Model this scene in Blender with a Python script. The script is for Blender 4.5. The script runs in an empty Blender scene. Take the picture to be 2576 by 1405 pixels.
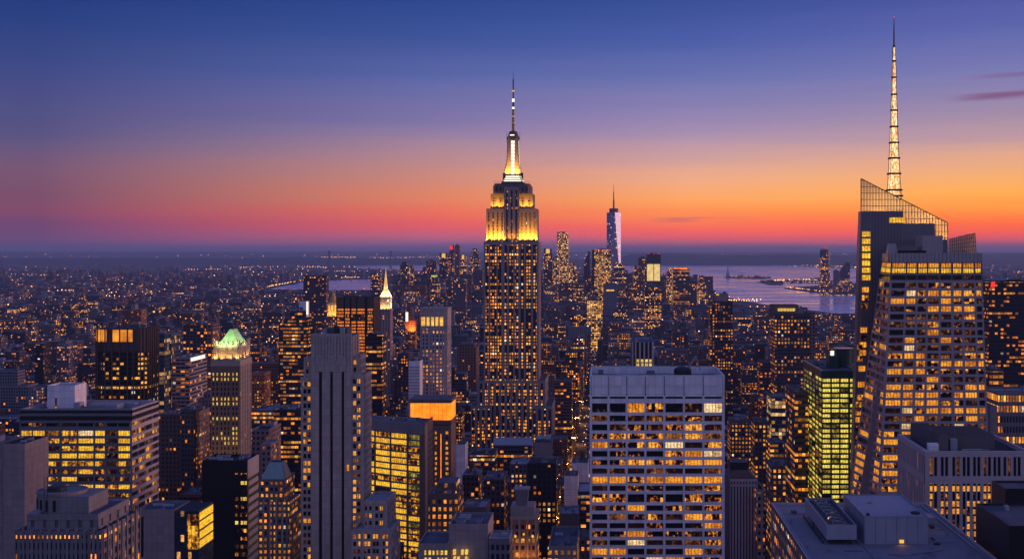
import bpy, math, random
import numpy as np
from mathutils import Vector

scene = bpy.context.scene
COL = scene.collection
R = math.radians
H, F, VX, HY = 250.0, 3070.0, 1530.0, 632.0   # eye height (m), focal length, vanishing point and horizon of the 2576 px wide photograph

# ------------------------------------------------------------------ camera
cam = bpy.data.cameras.new('camera')
cam.sensor_width = 36.0
cam.lens = 36.0 * F / 2576.0
cam.shift_x = -(VX - 1288.0) / 2576.0
cam.shift_y = -(702.5 - HY) / 2576.0
cam.clip_start, cam.clip_end = 1.0, 200000.0
camo = bpy.data.objects.new('camera', cam)
COL.objects.link(camo)
camo.location = (0, 0, H)
camo.rotation_euler = (R(90), 0, 0)
scene.camera = camo
scene.view_settings.view_transform = 'Standard'
scene.view_settings.look = 'None'
scene.view_settings.exposure = 0.0
scene.view_settings.gamma = 1.0
scene.cycles.use_denoising = True
scene.cycles.max_bounces = 5
scene.cycles.diffuse_bounces = 2
scene.cycles.glossy_bounces = 2
scene.cycles.transmission_bounces = 2
scene.cycles.volume_bounces = 0
scene.cycles.transparent_max_bounces = 6
scene.cycles.sample_clamp_indirect = 3.0
scene.cycles.caustics_reflective = False
scene.cycles.caustics_refractive = False

def s2l(c):
    return tuple((v / 255 / 12.92 if v <= 10 else ((v / 255 + .055) / 1.055) ** 2.4) for v in c)

# ------------------------------------------------------------------ node helper
class N:
    def __init__(self, tree):
        self.t = tree; self.n = tree.nodes; self.l = tree.links
    def put(self, sock, v):
        if v is None: return
        if hasattr(v, 'is_output'): self.l.new(v, sock)
        else: sock.default_value = v
    def m(self, op, a=None, b=None, c=None, clamp=False):
        x = self.n.new('ShaderNodeMath'); x.operation = op; x.use_clamp = clamp
        for i, v in enumerate((a, b, c)): self.put(x.inputs[i], v)
        return x.outputs[0]
    def mix(self, f, a, b, mode='MIX'):
        x = self.n.new('ShaderNodeMix'); x.data_type = 'RGBA'; x.blend_type = mode
        self.put(x.inputs[0], f)
        for i, v in ((6, a), (7, b)):
            if isinstance(v, tuple) and len(v) == 3: v = v + (1,)
            self.put(x.inputs[i], v)
        return x.outputs[2]
    def rng(self, v, a, b, c=0., d=1., smooth=False):
        x = self.n.new('ShaderNodeMapRange'); x.clamp = True
        if smooth: x.interpolation_type = 'SMOOTHSTEP'
        for i, q in enumerate((v, a, b, c, d)): self.put(x.inputs[i], q)
        return x.outputs[0]
    def xyz(self, x=None, y=None, z=None):
        q = self.n.new('ShaderNodeCombineXYZ')
        for i, v in enumerate((x, y, z)): self.put(q.inputs[i], v)
        return q.outputs[0]
    def sep(self, v):
        q = self.n.new('ShaderNodeSeparateXYZ'); self.l.new(v, q.inputs[0]); return q.outputs
    def noise(self, vec, scale, detail=2., rough=.5):
        q = self.n.new('ShaderNodeTexNoise'); q.inputs['Scale'].default_value = scale
        q.inputs['Detail'].default_value = detail; q.inputs['Roughness'].default_value = rough
        if vec is not None: self.l.new(vec, q.inputs['Vector'])
        return q.outputs['Fac']
    def white(self, vec):
        q = self.n.new('ShaderNodeTexWhiteNoise'); q.noise_dimensions = '3D'; self.l.new(vec, q.inputs['Vector'])
        return q.outputs['Value'], q.outputs['Color']
    def ramp(self, f, stops):
        q = self.n.new('ShaderNodeValToRGB'); e = q.color_ramp.elements
        while len(e) < len(stops): e.new(.5)
        for el, (p, c) in zip(e, stops): el.position = p; el.color = tuple(c) + (1,)
        self.put(q.inputs[0], f)
        return q.outputs[0]
    def uv(self):
        q = self.n.new('ShaderNodeUVMap'); q.uv_map = 'fuv'; return q.outputs[0]
    def attr(self, name):
        q = self.n.new('ShaderNodeAttribute'); q.attribute_name = name; return q
    def pos(self):
        return self.n.new('ShaderNodeNewGeometry').outputs['Position']

# ------------------------------------------------------------------ sky: the dusk sky itself
world = bpy.data.worlds.new('World'); scene.world = world; world.use_nodes = True
n = N(world.node_tree)
bg = [x for x in n.n if x.type == 'BACKGROUND'][0]
tc = n.n.new('ShaderNodeTexCoord')
dx, dy, dz = n.sep(tc.outputs['Generated'])
hor = n.m('SQRT', n.m('ADD', n.m('MULTIPLY', dx, dx), n.m('MULTIPLY', dy, dy)))
hor = n.m('MAXIMUM', hor, 1e-4)
tan_e = n.m('DIVIDE', dz, hor)
phi = n.m('ARCTAN2', dx, dy)
streak = n.noise(n.xyz(n.m('MULTIPLY', phi, 1.3), n.m('MULTIPLY', tan_e, 34.), 0.), 1.9, 4., .6)
tw = n.m('ADD', tan_e, n.m('MULTIPLY', n.m('SUBTRACT', streak, .5), .016))
fac = n.m('DIVIDE', tw, .6, clamp=True)
SIG, TOPZ, GAIN = 3.1e-5, 456.0, 1.7          # haze extinction, top of the haze layer
AIR = (.046, .052, .150)
def stops(rows, seen=True):
    """sky colours by height; what is seen low down is seen through the haze layer"""
    out = []
    for y, c in rows:
        l = s2l(c); t = (632 - y) / F if y is not None else .6
        if seen and y is not None:
            T_ = max(.5, math.exp(-SIG * min(45000., (TOPZ - H) / max(t, 1e-4)))); l = tuple(max(.003, (v - (1 - T_) * k) / T_) for v, k in zip(l, AIR))
        out.append((min(1., max(0., t / .6)), tuple(v / GAIN for v in l)))
    return out
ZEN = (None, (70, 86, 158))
skyA = n.ramp(fac, stops([(632, (68, 62, 106)), (605, (94, 70, 114)), (572, (108, 70, 110)), (540, (128, 74, 104)), (500, (121, 79, 106)), (450, (120, 86, 114)), (400, (103, 87, 126)), (350, (84, 82, 130)), (300, (78, 80, 132)), (200, (60, 73, 134)), (100, (43, 65, 130)), (0, (31, 54, 121)), ZEN]))
skyB = n.ramp(fac, stops([(632, (80, 66, 108)), (614, (130, 88, 126)), (598, (176, 90, 118)), (570, (218, 90, 98)), (540, (230, 108, 90)), (500, (224, 130, 98)), (450, (206, 136, 120)), (400, (184, 136, 142)), (350, (152, 128, 160)), (300, (126, 116, 166)), (200, (90, 103, 167)), (100, (62, 84, 152)), (0, (44, 72, 142)), ZEN]))
skyC = n.ramp(fac, stops([(632, (86, 66, 106)), (612, (166, 88, 112)), (592, (222, 90, 98)), (568, (248, 108, 84)), (534, (254, 142, 80)), (500, (254, 166, 96)), (450, (240, 172, 134)), (400, (208, 160, 156)), (350, (176, 147, 172)), (300, (150, 134, 178)), (200, (108, 116, 176)), (100, (75, 93, 166)), (0, (57, 79, 150)), ZEN]))
skyD = n.ramp(fac, stops([(632, (92, 68, 106)), (612, (172, 84, 106)), (594, (222, 86, 90)), (575, (246, 100, 70)), (552, (255, 126, 62)), (528, (255, 152, 66)), (490, (255, 174, 84)), (450, (243, 173, 116)), (400, (226, 168, 140)), (350, (188, 152, 162)), (300, (160, 140, 168)), (200, (122, 122, 178)), (100, (95, 103, 172)), (0, (73, 86, 160)), ZEN]))
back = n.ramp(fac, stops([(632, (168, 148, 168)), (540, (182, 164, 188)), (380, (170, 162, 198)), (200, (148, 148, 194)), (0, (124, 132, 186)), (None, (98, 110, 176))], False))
south = n.mix(n.rng(phi, -.438, -.14), skyA, skyB)
south = n.mix(n.rng(phi, -.14, .068), south, skyC)
south = n.mix(n.rng(phi, .068, .302), south, skyD)
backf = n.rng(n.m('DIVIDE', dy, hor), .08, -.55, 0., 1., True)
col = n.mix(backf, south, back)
# thin streak clouds low in the west
cl = n.noise(n.xyz(n.m('MULTIPLY', phi, 9.), n.m('MULTIPLY', tan_e, 190.), 3.1), 1.0, 3., .6)
def lens(e0, slope, th, p0, p1):
    c = n.m('ADD', e0, n.m('MULTIPLY', n.m('SUBTRACT', phi, .31), slope))
    d = n.m('ABSOLUTE', n.m('ADD', n.m('SUBTRACT', tan_e, c), n.m('MULTIPLY', n.m('SUBTRACT', cl, .5), th * 1.5)))
    return n.m('MULTIPLY', n.rng(d, th, 0., 0., 1., True), n.rng(phi, p0, p1, 0., 1., True))
clm = n.m('ADD', n.m('MULTIPLY', lens(.1218, .045, .0048, .262, .305), .8), n.m('MULTIPLY', lens(.1372, .02, .003, .272, .32), .45))
win2 = n.m('MULTIPLY', n.rng(phi, .02, .06, 0., 1., True), n.m('MULTIPLY', n.rng(phi, .14, .09, 0., 1., True), n.m('MULTIPLY', n.rng(tan_e, .0225, .0245, 0., 1., True), n.rng(tan_e, .029, .027, 0., 1., True))))
clm = n.m('ADD', clm, n.m('MULTIPLY', n.rng(cl, .47, .66, 0., .4, True), win2))
col = n.mix(clm, col, tuple(v / GAIN for v in s2l((128, 78, 122))))
below = n.rng(tan_e, -.002, .0)
col = n.mix(below, tuple(v / GAIN for v in s2l((60, 58, 92))), col)
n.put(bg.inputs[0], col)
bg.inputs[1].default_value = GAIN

# the last light of the set sun, low in the west (to the photograph's right)
sun = bpy.data.lights.new('sun', 'SUN'); sun.energy = 2.0; sun.angle = R(20); sun.color = (1.0, .52, .42)
suno = bpy.data.objects.new('sun', sun); COL.objects.link(suno)
suno.rotation_euler = Vector((-1.0, -.22, -.07)).to_track_quat('-Z', 'Y').to_euler()

# ------------------------------------------------------------------ materials
MATS = {}
def mat_new(name):
    m = bpy.data.materials.new(name); m.use_nodes = True
    m.cycles.emission_sampling = 'NONE'
    MATS[name] = m
    q = N(m.node_tree); q.b = [x for x in q.n if x.type == 'BSDF_PRINCIPLED'][0]
    return q

def plain(name, c, rough=.8, var=.18, scale=.12, metal=0., streak=True, spec=.3, joint=None):
    q = mat_new(name); p = q.pos(); x, y, z = q.sep(p)
    a = q.noise(p, scale, 4., .6)
    v = q.m('ADD', 1 - var, q.m('MULTIPLY', a, 2 * var))
    if streak:
        s = q.noise(q.xyz(x, y, q.m('MULTIPLY', z, .06)), .55, 3., .6)
        v = q.m('MULTIPLY', v, q.m('ADD', .86, q.m('MULTIPLY', s, .28)))
    if joint:      # courses and panel joints, and panels of slightly different tone
        u, w, _ = q.sep(q.uv()); U, W_ = q.m('DIVIDE', u, joint[0]), q.m('DIVIDE', w, joint[1])
        ln = q.m('MAXIMUM', q.m('GREATER_THAN', q.m('ABSOLUTE', q.m('SUBTRACT', q.m('FRACT', U), .5)), .5 - .06 / joint[0]), q.m('GREATER_THAN', q.m('ABSOLUTE', q.m('SUBTRACT', q.m('FRACT', W_), .5)), .5 - .08 / joint[1]))
        pv_, _ = q.white(q.xyz(q.m('FLOOR', U), q.m('FLOOR', W_), 3.))
        v = q.m('MULTIPLY', v, q.m('MULTIPLY', q.rng(ln, 0., 1., 1., .66), q.m('ADD', .90, q.m('MULTIPLY', pv_, .2))))
    q.put(q.b.inputs['Base Color'], q.mix(1., c, q.xyz(v, v, v), 'MULTIPLY'))
    q.b.inputs['Roughness'].default_value = rough; q.b.inputs['Metallic'].default_value = metal
    q.b.inputs['Specular IOR Level'].default_value = spec

def glow(name, c, strength, c2=None, scale=.5, lo=.6, base=(.05, .04, .03)):
    q = mat_new(name)
    a = q.noise(q.pos(), scale, 3., .6)
    q.put(q.b.inputs['Base Color'], base + (1,))
    q.put(q.b.inputs['Emission Color'], q.mix(a, c, c2 or c))
    q.put(q.b.inputs['Emission Strength'], q.m('MULTIPLY', q.rng(a, .3, .7, lo, 1.2), strength))

def facade(name, wx, wy, s=1.0, even_lit=False, ca=(1., .23, .012), cb=(1., .46, .06), glass=(.02, .024, .04), grough=.12, wallr=.8, cw=(1., .82, .58)):
    """a wall with a grid of windows: wall colour from the attribute wallc, par = lit share, cell width, seed, cell height"""
    q = mat_new(name)
    u, v, _ = q.sep(q.uv())
    A = q.attr('par'); lit, cell, seed = q.sep(A.outputs['Vector']); ch = A.outputs['Alpha']
    U = q.m('DIVIDE', u, cell); V = q.m('DIVIDE', v, ch)
    cu = q.m('FLOOR', U); cv = q.m('FLOOR', V)
    fu = q.m('ABSOLUTE', q.m('SUBTRACT', q.m('FRACT', U), .5)); fv = q.m('ABSOLUTE', q.m('SUBTRACT', q.m('FRACT', V), .5))
    mask = q.m('MULTIPLY', q.m('LESS_THAN', fu, wx / 2), q.m('LESS_THAN', fv, wy / 2))
    r1, rc = q.white(q.xyz(cu, cv, seed)); r2, r3, r4 = q.sep(rc)
    rf, _ = q.white(q.xyz(7.3, cv, seed))
    rg, _ = q.white(q.xyz(q.m('FLOOR', q.m('DIVIDE', U, 5.)), q.m('FLOOR', q.m('DIVIDE', V, 4.)), q.m('ADD', seed, 11.)))
    pr = q.m('MULTIPLY', lit, q.m('ADD', .1, q.m('ADD', q.m('MULTIPLY', q.m('POWER', rf, 4.), 3.2), q.m('MULTIPLY', q.m('POWER', rg, 3.), 1.6))))
    if even_lit: pr = q.m('MULTIPLY', lit, q.m('ADD', .7, q.m('MULTIPLY', rf, .6)))
    on = q.m('LESS_THAN', r1, pr)
    blot = q.rng(q.noise(q.xyz(q.m('MULTIPLY', U, 2.2), q.m('MULTIPLY', V, 3.1), seed), 1.0, 2.), .35, .62, .35, 1.1)
    st = q.m('MULTIPLY', q.m('MULTIPLY', mask, on), q.m('MULTIPLY', blot, q.m('MULTIPLY', s, q.m('ADD', .22, q.m('MULTIPLY', q.m('POWER', r3, 2.2), 1.5)))))
    lc = q.mix(r2, ca, cb); lc = q.mix(q.m('GREATER_THAN', r4, .955), lc, cw)
    W = q.attr('wallc')
    p = q.pos(); x, y, z = q.sep(p)
    d = q.noise(q.xyz(x, y, q.m('MULTIPLY', z, .15)), .25, 4., .6)
    d = q.m('ADD', .72, q.m('MULTIPLY', d, .56))
    wall = q.mix(1., W.outputs['Color'], q.xyz(d, d, d), 'MULTIPLY')
    q.put(q.b.inputs['Base Color'], q.mix(mask, wall, glass))
    q.put(q.b.inputs['Roughness'], q.rng(mask, 0., 1., wallr, grough))
    q.b.inputs['Specular IOR Level'].default_value = .4
    q.put(q.b.inputs['Emission Color'], lc); q.put(q.b.inputs['Emission Strength'], st)

def pane(name, ca, cb, s, lo, hi, floor=0., mull=1.5, glass=(.012, .013, .018), bays=.5):
    """one office window seen from outside: bays lit or dark behind blinds, ceiling and furniture as patches, faint mullions"""
    q = mat_new(name)
    u, v, _ = q.sep(q.uv())
    rnd = q.n.new('ShaderNodeObjectInfo').outputs['Random']
    off = q.m('MULTIPLY', rnd, 91.)
    ub = q.m('ADD', u, off)
    a = q.noise(q.xyz(ub, q.m('MULTIPLY', v, .75), off), .7, 3.5, .62)
    b = q.noise(q.xyz(ub, q.m('MULTIPLY', v, 2.6), 5.), 1.3, 3., .6)
    w1, _ = q.white(q.xyz(q.m('FLOOR', q.m('DIVIDE', ub, mull)), q.m('FLOOR', q.m('DIVIDE', v, 3.7)), 2.))
    w2, _ = q.white(q.xyz(q.m('FLOOR', q.m('DIVIDE', ub, mull * 3.)), q.m('FLOOR', q.m('DIVIDE', v, 3.7)), 7.))
    wb = q.m('ADD', q.m('MULTIPLY', w1, .45), q.m('MULTIPLY', w2, .55))
    sh = q.m('ADD', q.m('MULTIPLY', a, 1. - bays), q.m('MULTIPLY', q.m('ADD', q.m('MULTIPLY', wb, .5), .25), bays))
    sh = q.m('ADD', sh, q.m('MULTIPLY', q.m('SUBTRACT', rnd, .5), .12))
    k = q.rng(sh, lo, hi, floor, 1.)
    k = q.m('MULTIPLY', k, q.rng(b, .34, .56, .34, 1.12))
    mu = q.m('LESS_THAN', q.m('ABSOLUTE', q.m('SUBTRACT', q.m('FRACT', q.m('DIVIDE', ub, mull)), .5)), .42)
    k = q.m('MULTIPLY', k, q.rng(mu, 0., 1., .22, 1.))
    hue = q.m('ADD', q.m('MULTIPLY', k, .75), q.m('MULTIPLY', w2, .25))
    q.put(q.b.inputs['Base Color'], glass + (1,))
    q.b.inputs['Roughness'].default_value = .1
    q.put(q.b.inputs['Emission Color'], q.mix(hue, ca, cb))
    q.put(q.b.inputs['Emission Strength'], q.m('MULTIPLY', k, s))

AMB, YEL, ORG = (1., .20, .006), (1., .41, .03), (1., .16, .006)
plain('concrete_pale', (.80, .76, .78), .8, .1, joint=(3.1, 4.1))
plain('concrete_grey', (.22, .205, .215), joint=(2., 3.6))
plain('limestone', (.43, .355, .315), .85, .14, joint=(1.6, 3.3))
plain('shoulder_stone', (.24, .20, .185), .85, .1)
plain('tower_stone', (.30, .255, .25), .85, .1)
plain('limestone_warm', (.36, .30, .26))
plain('stone_dark', (.13, .115, .12))
plain('brown_stone', (.17, .12, .10))
plain('brick_brown', (.13, .075, .055))
plain('black_panel', (.012, .013, .017), .4, .2)
plain('bronze', (.085, .062, .055), .45, .2)
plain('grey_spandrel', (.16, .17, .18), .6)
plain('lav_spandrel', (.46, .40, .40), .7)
plain('green_glass', (.03, .075, .06), .2, .2)
plain('boa_spandrel', (.36, .31, .32), .3, .1, spec=.6)
plain('boa_dark', (.15, .14, .165), .3, .15, spec=.6)
plain('mullion', (.05, .045, .05), .5)
plain('metal', (.32, .33, .36), .45, .1, metal=.6, streak=False)
plain('metal_dark', (.03, .03, .035), .5, .2, streak=False)
plain('roof', (.105, .115, .14), .9, .5, .09, streak=False, joint=(4.3, 6.7))
plain('roof_pale', (.27, .285, .33), .8, .3, .12, streak=False, joint=(3.1, 5.3))
plain('roof_dark', (.035, .04, .05), .9, .5, .1, streak=False)
plain('unit', (.30, .32, .37), .6, .2, .3)
plain('tank_wood', (.09, .06, .045))
plain('copper', (.36, .56, .34), .7, .12, .4)
plain('copper_dull', (.28, .40, .35), .7, .15, .4)
plain('gold', (.60, .36, .10), .45, .15, metal=.5)
plain('duct', (.34, .35, .38), .5, .2, .4)
facade('punched', .50, .52)
facade('ribbon', .90, .50)
facade('strip', .62, .60, 1.6)
facade('far', .60, .52, 2.5, ca=(1., .30, .035), cb=(1., .56, .13))
facade('far_bright', .8, .60, 1.8, True, ca=(1., .34, .04), cb=(1., .62, .18))
facade('glassy', .92, .80, .8, glass=(.03, .05, .075), ca=(1., .42, .08), cb=(1., .72, .3))
facade('bronze_glass', .86, .50, 1.2, ca=(1., .33, .03), cb=(1., .55, .12), glass=(.018, .014, .013))
pane('office_full', AMB, YEL, 1.1, .28, .56, .25)
pane('office_part', ORG, (1., .46, .05), 1.2, .48, .60, .0)
pane('office_white', (1., .50, .14), (1., .74, .38), 1.15, .26, .56, .2)
pane('office_dim', (1., .22, .03), (1., .45, .08), .5, .50, .72, .015)
pane('office_dark', (1., .22, .03), (1., .4, .08), .3, .62, .8, .0)
pane('yellow_full', (1., .36, .012), (1., .58, .035), 1.25, .24, .54, .35)
pane('yellow_part', (1., .26, .01), (1., .54, .04), 1.2, .46, .60, .02)
pane('green_full', (.85, .52, .04), (1., .80, .12), 1.1, .22, .55, .4)
pane('green_part', (.6, .40, .04), (.9, .70, .10), .7, .42, .64, .05, glass=(.012, .03, .024))
pane('room_orange', (1., .13, .003), (1., .27, .016), 1.05, .2, .55, .4, 3.)
pane('room_warm', (1., .23, .012), (1., .42, .04), 1., .2, .6, .45, 3.)
pane('room_yellow', (1., .46, .05), (1., .68, .13), 1.05, .2, .6, .5, 3.)
glow('white_glow', (1., .88, .66), 1.5, lo=.85)
glow('gold_glow', (1., .44, .045), 1.2, (1., .60, .12), .3, .5)
glow('orange_glow', (1., .15, .003), 1.8, (1., .27, .01), .16, .6)
glow('amber_glow', (1., .24, .008), 1.05, (1., .42, .03), .09, .35)
glow('red_glow', (1., .03, .02), 1.2)
glow('lamp_orange', (1., .28, .035), 8.5, (1., .46, .13), .002, .35)
glow('lamp_pink', (1., .44, .20), 7., (1., .66, .42), .002, .35)

plain('limestone_blank', (.31, .255, .245), .85, .16, joint=(2.4, 3.6))
glow('spire_gold', (1., .42, .08), .85, (1., .62, .25), .1, .6)
glow('green_glow', (.5, 1., .2), .8); glow('curtain_glow', (1., .62, .16), .95, (1., .74, .3), .06, .7)
facade('wtc_glass', .94, .86, 1.0, glass=(.25, .26, .40), grough=.40, wallr=.40, ca=(1., .6, .4), cb=(1., .85, .75))
MATS['wtc_glass'].node_tree.nodes['Principled BSDF'].inputs['Metallic'].default_value = .8

# ------------------------------------------------------------------ mesh builder
class MB:
    def __init__(self, m=None, wc=(.2, .2, .2), par=(.2, 3., 1., 3.6)):
        self.v = []; self.f = []; self.fm = []; self.fw = []; self.fp = []
        self.m = m; self.wc = wc; self.par = par
    def face(self, pts, m=None):
        i = len(self.v); self.v += [tuple(p) for p in pts]
        self.f.append(tuple(range(i, i + len(pts)))); self.fm.append(m or self.m); self.fw.append(self.wc); self.fp.append(self.par)
        return self
    def prism(self, poly, z0, z1, m=None, top=None, poly2=None, bottom=False):
        """poly counter-clockwise seen from above"""
        b = [(x, y, z0) for x, y in poly]; t = [(x, y, z1) for x, y in (poly2 or poly)]
        k = len(poly)
        for i in range(k):
            j = (i + 1) % k
            self.face([b[i], b[j], t[j], t[i]], m)
        if top is not False: self.face(t, top or m)
        if bottom: self.face(b[::-1], m)
        return self
    def box(self, x0, x1, y0, y1, z0, z1, m=None, top=None, bottom=False):
        return self.prism([(x0, y0), (x1, y0), (x1, y1), (x0, y1)], z0, z1, m, top, None, bottom)
    def tray(self, x0, x1, y0, y1, z0, z1, t, drop, m, top=None):
        """outer walls, parapet top and its inner side; the roof deck itself is another part"""
        o = [(x0, y0), (x1, y0), (x1, y1), (x0, y1)]; i = [(x0 + t, y0 + t), (x1 - t, y0 + t), (x1 - t, y1 - t), (x0 + t, y1 - t)]
        if m in ATTR:      # a blank course below the parapet
            self.prism(o, z0, z1 - 1.5, m, False); k = self.par; self.par = (0., 1e4, k[2], 1e4); self.prism(o, z1 - 1.5, z1, m, False); self.par = k
        else: self.prism(o, z0, z1, m, False)
        for a in range(4):
            b = (a + 1) % 4
            self.face([(*o[a], z1), (*o[b], z1), (*i[b], z1), (*i[a], z1)], top or m)
            self.face([(*i[a], z1), (*i[b], z1), (*i[b], z1 - drop), (*i[a], z1 - drop)], top or m)
        return self
    def lathe(self, cx, cy, prof, k=10, m=None, rot=0., cap=True):
        ring = lambda r, z: [(cx + r * math.cos(rot + 2 * math.pi * i / k), cy + r * math.sin(rot + 2 * math.pi * i / k), z) for i in range(k)]
        for (r0, z0), (r1, z1) in zip(prof, prof[1:]):
            a, b = ring(r0, z0), ring(r1, z1)
            for i in range(k):
                j = (i + 1) % k; self.face([a[i], a[j], b[j], b[i]], m)
        if cap: self.face(ring(*prof[-1]), m)
        return self
    def bar(self, a, b, r, m=None, k=4):
        a, b = Vector(a), Vector(b); d = (b - a).normalized()
        s = d.cross(Vector((0, 0, 1)) if abs(d.z) < .9 else Vector((1, 0, 0))).normalized(); t = d.cross(s)
        c = [(s * math.cos(2 * math.pi * i / k + .785) + t * math.sin(2 * math.pi * i / k + .785)) * r for i in range(k)]
        for i in range(k):
            j = (i + 1) % k; self.face([a + c[j], a + c[i], b + c[i], b + c[j]], m)
        self.face([b + q for q in c], m); self.face([a + q for q in c[::-1]], m)
        return self
    def build(self, name, parent=None, loc=(0, 0, 0), kind=None, label=None):
        me = bpy.data.meshes.new(name)
        v = np.array(self.v, dtype=np.float64).reshape(-1, 3)
        loc = np.array(loc, dtype=np.float64)
        cnt = np.array([len(f) for f in self.f]); start = np.concatenate(([0], np.cumsum(cnt)[:-1])); nl = int(cnt.sum())
        me.vertices.add(len(v)); me.vertices.foreach_set('co', (v - loc).astype(np.float32).ravel())
        me.loops.add(nl); me.loops.foreach_set('vertex_index', np.arange(nl, dtype=np.int32))
        me.polygons.add(len(cnt)); me.polygons.foreach_set('loop_start', start.astype(np.int32))
        try: me.polygons.foreach_set('loop_total', cnt.astype(np.int32))
        except Exception: pass
        keys = list(dict.fromkeys(self.fm)); ix = {k: i for i, k in enumerate(keys)}
        me.polygons.foreach_set('material_index', np.array([ix[k] for k in self.fm], dtype=np.int32))
        for k in keys: me.materials.append(MATS[k])
        me.update(calc_edges=True)
        # facade coordinates in metres
        a = v[start]; b = v[start + 1]; c = v[start + cnt - 1]
        nn = np.cross(b - a, c - a); ln = np.linalg.norm(nn, axis=1); nn /= np.maximum(ln, 1e-9)[:, None]
        flat = np.abs(nn[:, 2]) > .8
        hx, hy = -nn[:, 1], nn[:, 0]; hl = np.maximum(np.hypot(hx, hy), 1e-9); hx, hy = hx / hl, hy / hl
        fi = np.repeat(np.arange(len(cnt)), cnt)
        u = np.where(flat[fi], v[:, 0], v[:, 0] * hx[fi] + v[:, 1] * hy[fi]); w = np.where(flat[fi], v[:, 1], v[:, 2])
        uv = me.uv_layers.new(name='fuv'); uv.data.foreach_set('uv', np.stack([u, w], 1).astype(np.float32).ravel())
        if any(k in ATTR for k in keys):
            at = me.attributes.new('wallc', 'FLOAT_COLOR', 'FACE')
            at.data.foreach_set('color', np.array([tuple(c) + (1.,) for c in self.fw], dtype=np.float32).ravel())
            at = me.attributes.new('par', 'FLOAT_COLOR', 'FACE')
            at.data.foreach_set('color', np.array(self.fp, dtype=np.float32).ravel())
        o = bpy.data.objects.new(name, me); COL.objects.link(o)
        if parent is not None:
            o.parent = parent
            # children are written in world coordinates relative to their thing's base
            d = loc - ABSLOC[parent.name]; o.location = tuple(d)
        else: o.location = tuple(loc)
        ABSLOC[o.name] = loc
        if kind: o['kind'] = kind
        if label: o['label'] = label
        return o
ATTR = {'punched', 'ribbon', 'strip', 'far', 'glassy', 'bronze_glass', 'wtc_glass', 'far_bright'}
ABSLOC = {}

class T:
    """one thing: an Empty at its base that parents its parts"""
    def __init__(self, name, label, cat, loc, group=None):
        self.o = bpy.data.objects.new(name, None); COL.objects.link(self.o)
        self.o.empty_display_size = 5
        self.loc = np.array((loc[0], loc[1], loc[2] if len(loc) > 2 else 0.), dtype=np.float64)
        self.o.location = tuple(self.loc); self.o['label'] = label; self.o['category'] = cat
        if group: self.o['group'] = group
        ABSLOC[self.o.name] = self.loc; self.w = []
    def part(self, name, mb, parent=None, label=None, kind=None):
        return mb.build(name, parent or self.o, self.loc, kind, label)
    def windows(self, limit=100):
        """the panes that show largest as parts, the rest as one"""
        for pts, m, d in self.w[:limit]:
            q = MB(m); add_pane(q, pts, d); self.part('window', q)
        if len(self.w) > limit:
            q = MB()
            for pts, m, d in self.w[limit:]: add_pane(q, pts, d, m)
            self.part('window_panes', q, kind='stuff')

def add_pane(q, pts, d, m=None):
    q.face(pts, m)
    back = [tuple(Vector(p) - d) for p in pts]
    for i in range(4):
        j = (i + 1) % 4; q.face([pts[j], pts[i], back[i], back[j]], m)

class Face:
    """a wall plane, possibly tapering: bottom edge a-b at z0, top edge c-d at z1 (a below c); outside is to the right of a-b"""
    def __init__(self, a, b, z0, z1, c=None, d=None):
        self.a, self.b, self.c, self.d = Vector(a), Vector(b), Vector(c or a), Vector(d or b)
        self.z0, self.z1 = z0, z1
        e = (self.b - self.a).normalized(); self.n = Vector((e.y, -e.x, 0)); self.L = (self.b - self.a).length
    def p(self, s, z, off=0.):
        t = (z - self.z0) / (self.z1 - self.z0)
        q = (self.a.lerp(self.b, s)).lerp(self.c.lerp(self.d, s), t)
        return Vector((q.x, q.y, z)) + self.n * off
    def slab(self, mb, s0, s1, z0, z1, o0, o1, m=None):
        f = [self.p(s0, z0, o1), self.p(s1, z0, o1), self.p(s1, z1, o1), self.p(s0, z1, o1)]
        k = [self.p(s0, z0, o0), self.p(s1, z0, o0), self.p(s1, z1, o0), self.p(s0, z1, o0)]
        mb.face(f, m)
        for i in range(4):
            j = (i + 1) % 4; mb.face([f[j], f[i], k[i], k[j]], m)

def grid(t, mb, fc, spans, rows, dep, pick, pier, spand, sp_out=-.12, gap_top=None, gap_bot=None):
    """piers and spandrels standing proud of the panes; panes go to the thing's window list"""
    z0 = gap_bot if gap_bot is not None else fc.z0; z1 = gap_top if gap_top is not None else fc.z1
    e = [0.] + [x for s in spans for x in s] + [1.]
    for i in range(0, len(e), 2):
        if e[i + 1] - e[i] > 1e-4: fc.slab(mb, e[i], e[i + 1], z0, z1 + .03, -dep, 0., pier)
    rr = sorted(rows)
    ze = [z0] + [x for r in rr for x in r] + [z1 - .025]
    for i in range(0, len(ze), 2):
        if ze[i + 1] - ze[i] > .02: fc.slab(mb, 0.001, .999, ze[i], ze[i + 1], -dep, sp_out, spand)
    for ri, (a, b) in enumerate(sorted(rows, reverse=True)):
        for si, (s0, s1) in enumerate(spans):
            m = pick(ri, si)
            t.w.append(([fc.p(s0, a, -dep + .2), fc.p(s1, a, -dep + .2), fc.p(s1, b, -dep + .2), fc.p(s0, b, -dep + .2)], m, fc.n * .15))

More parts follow.
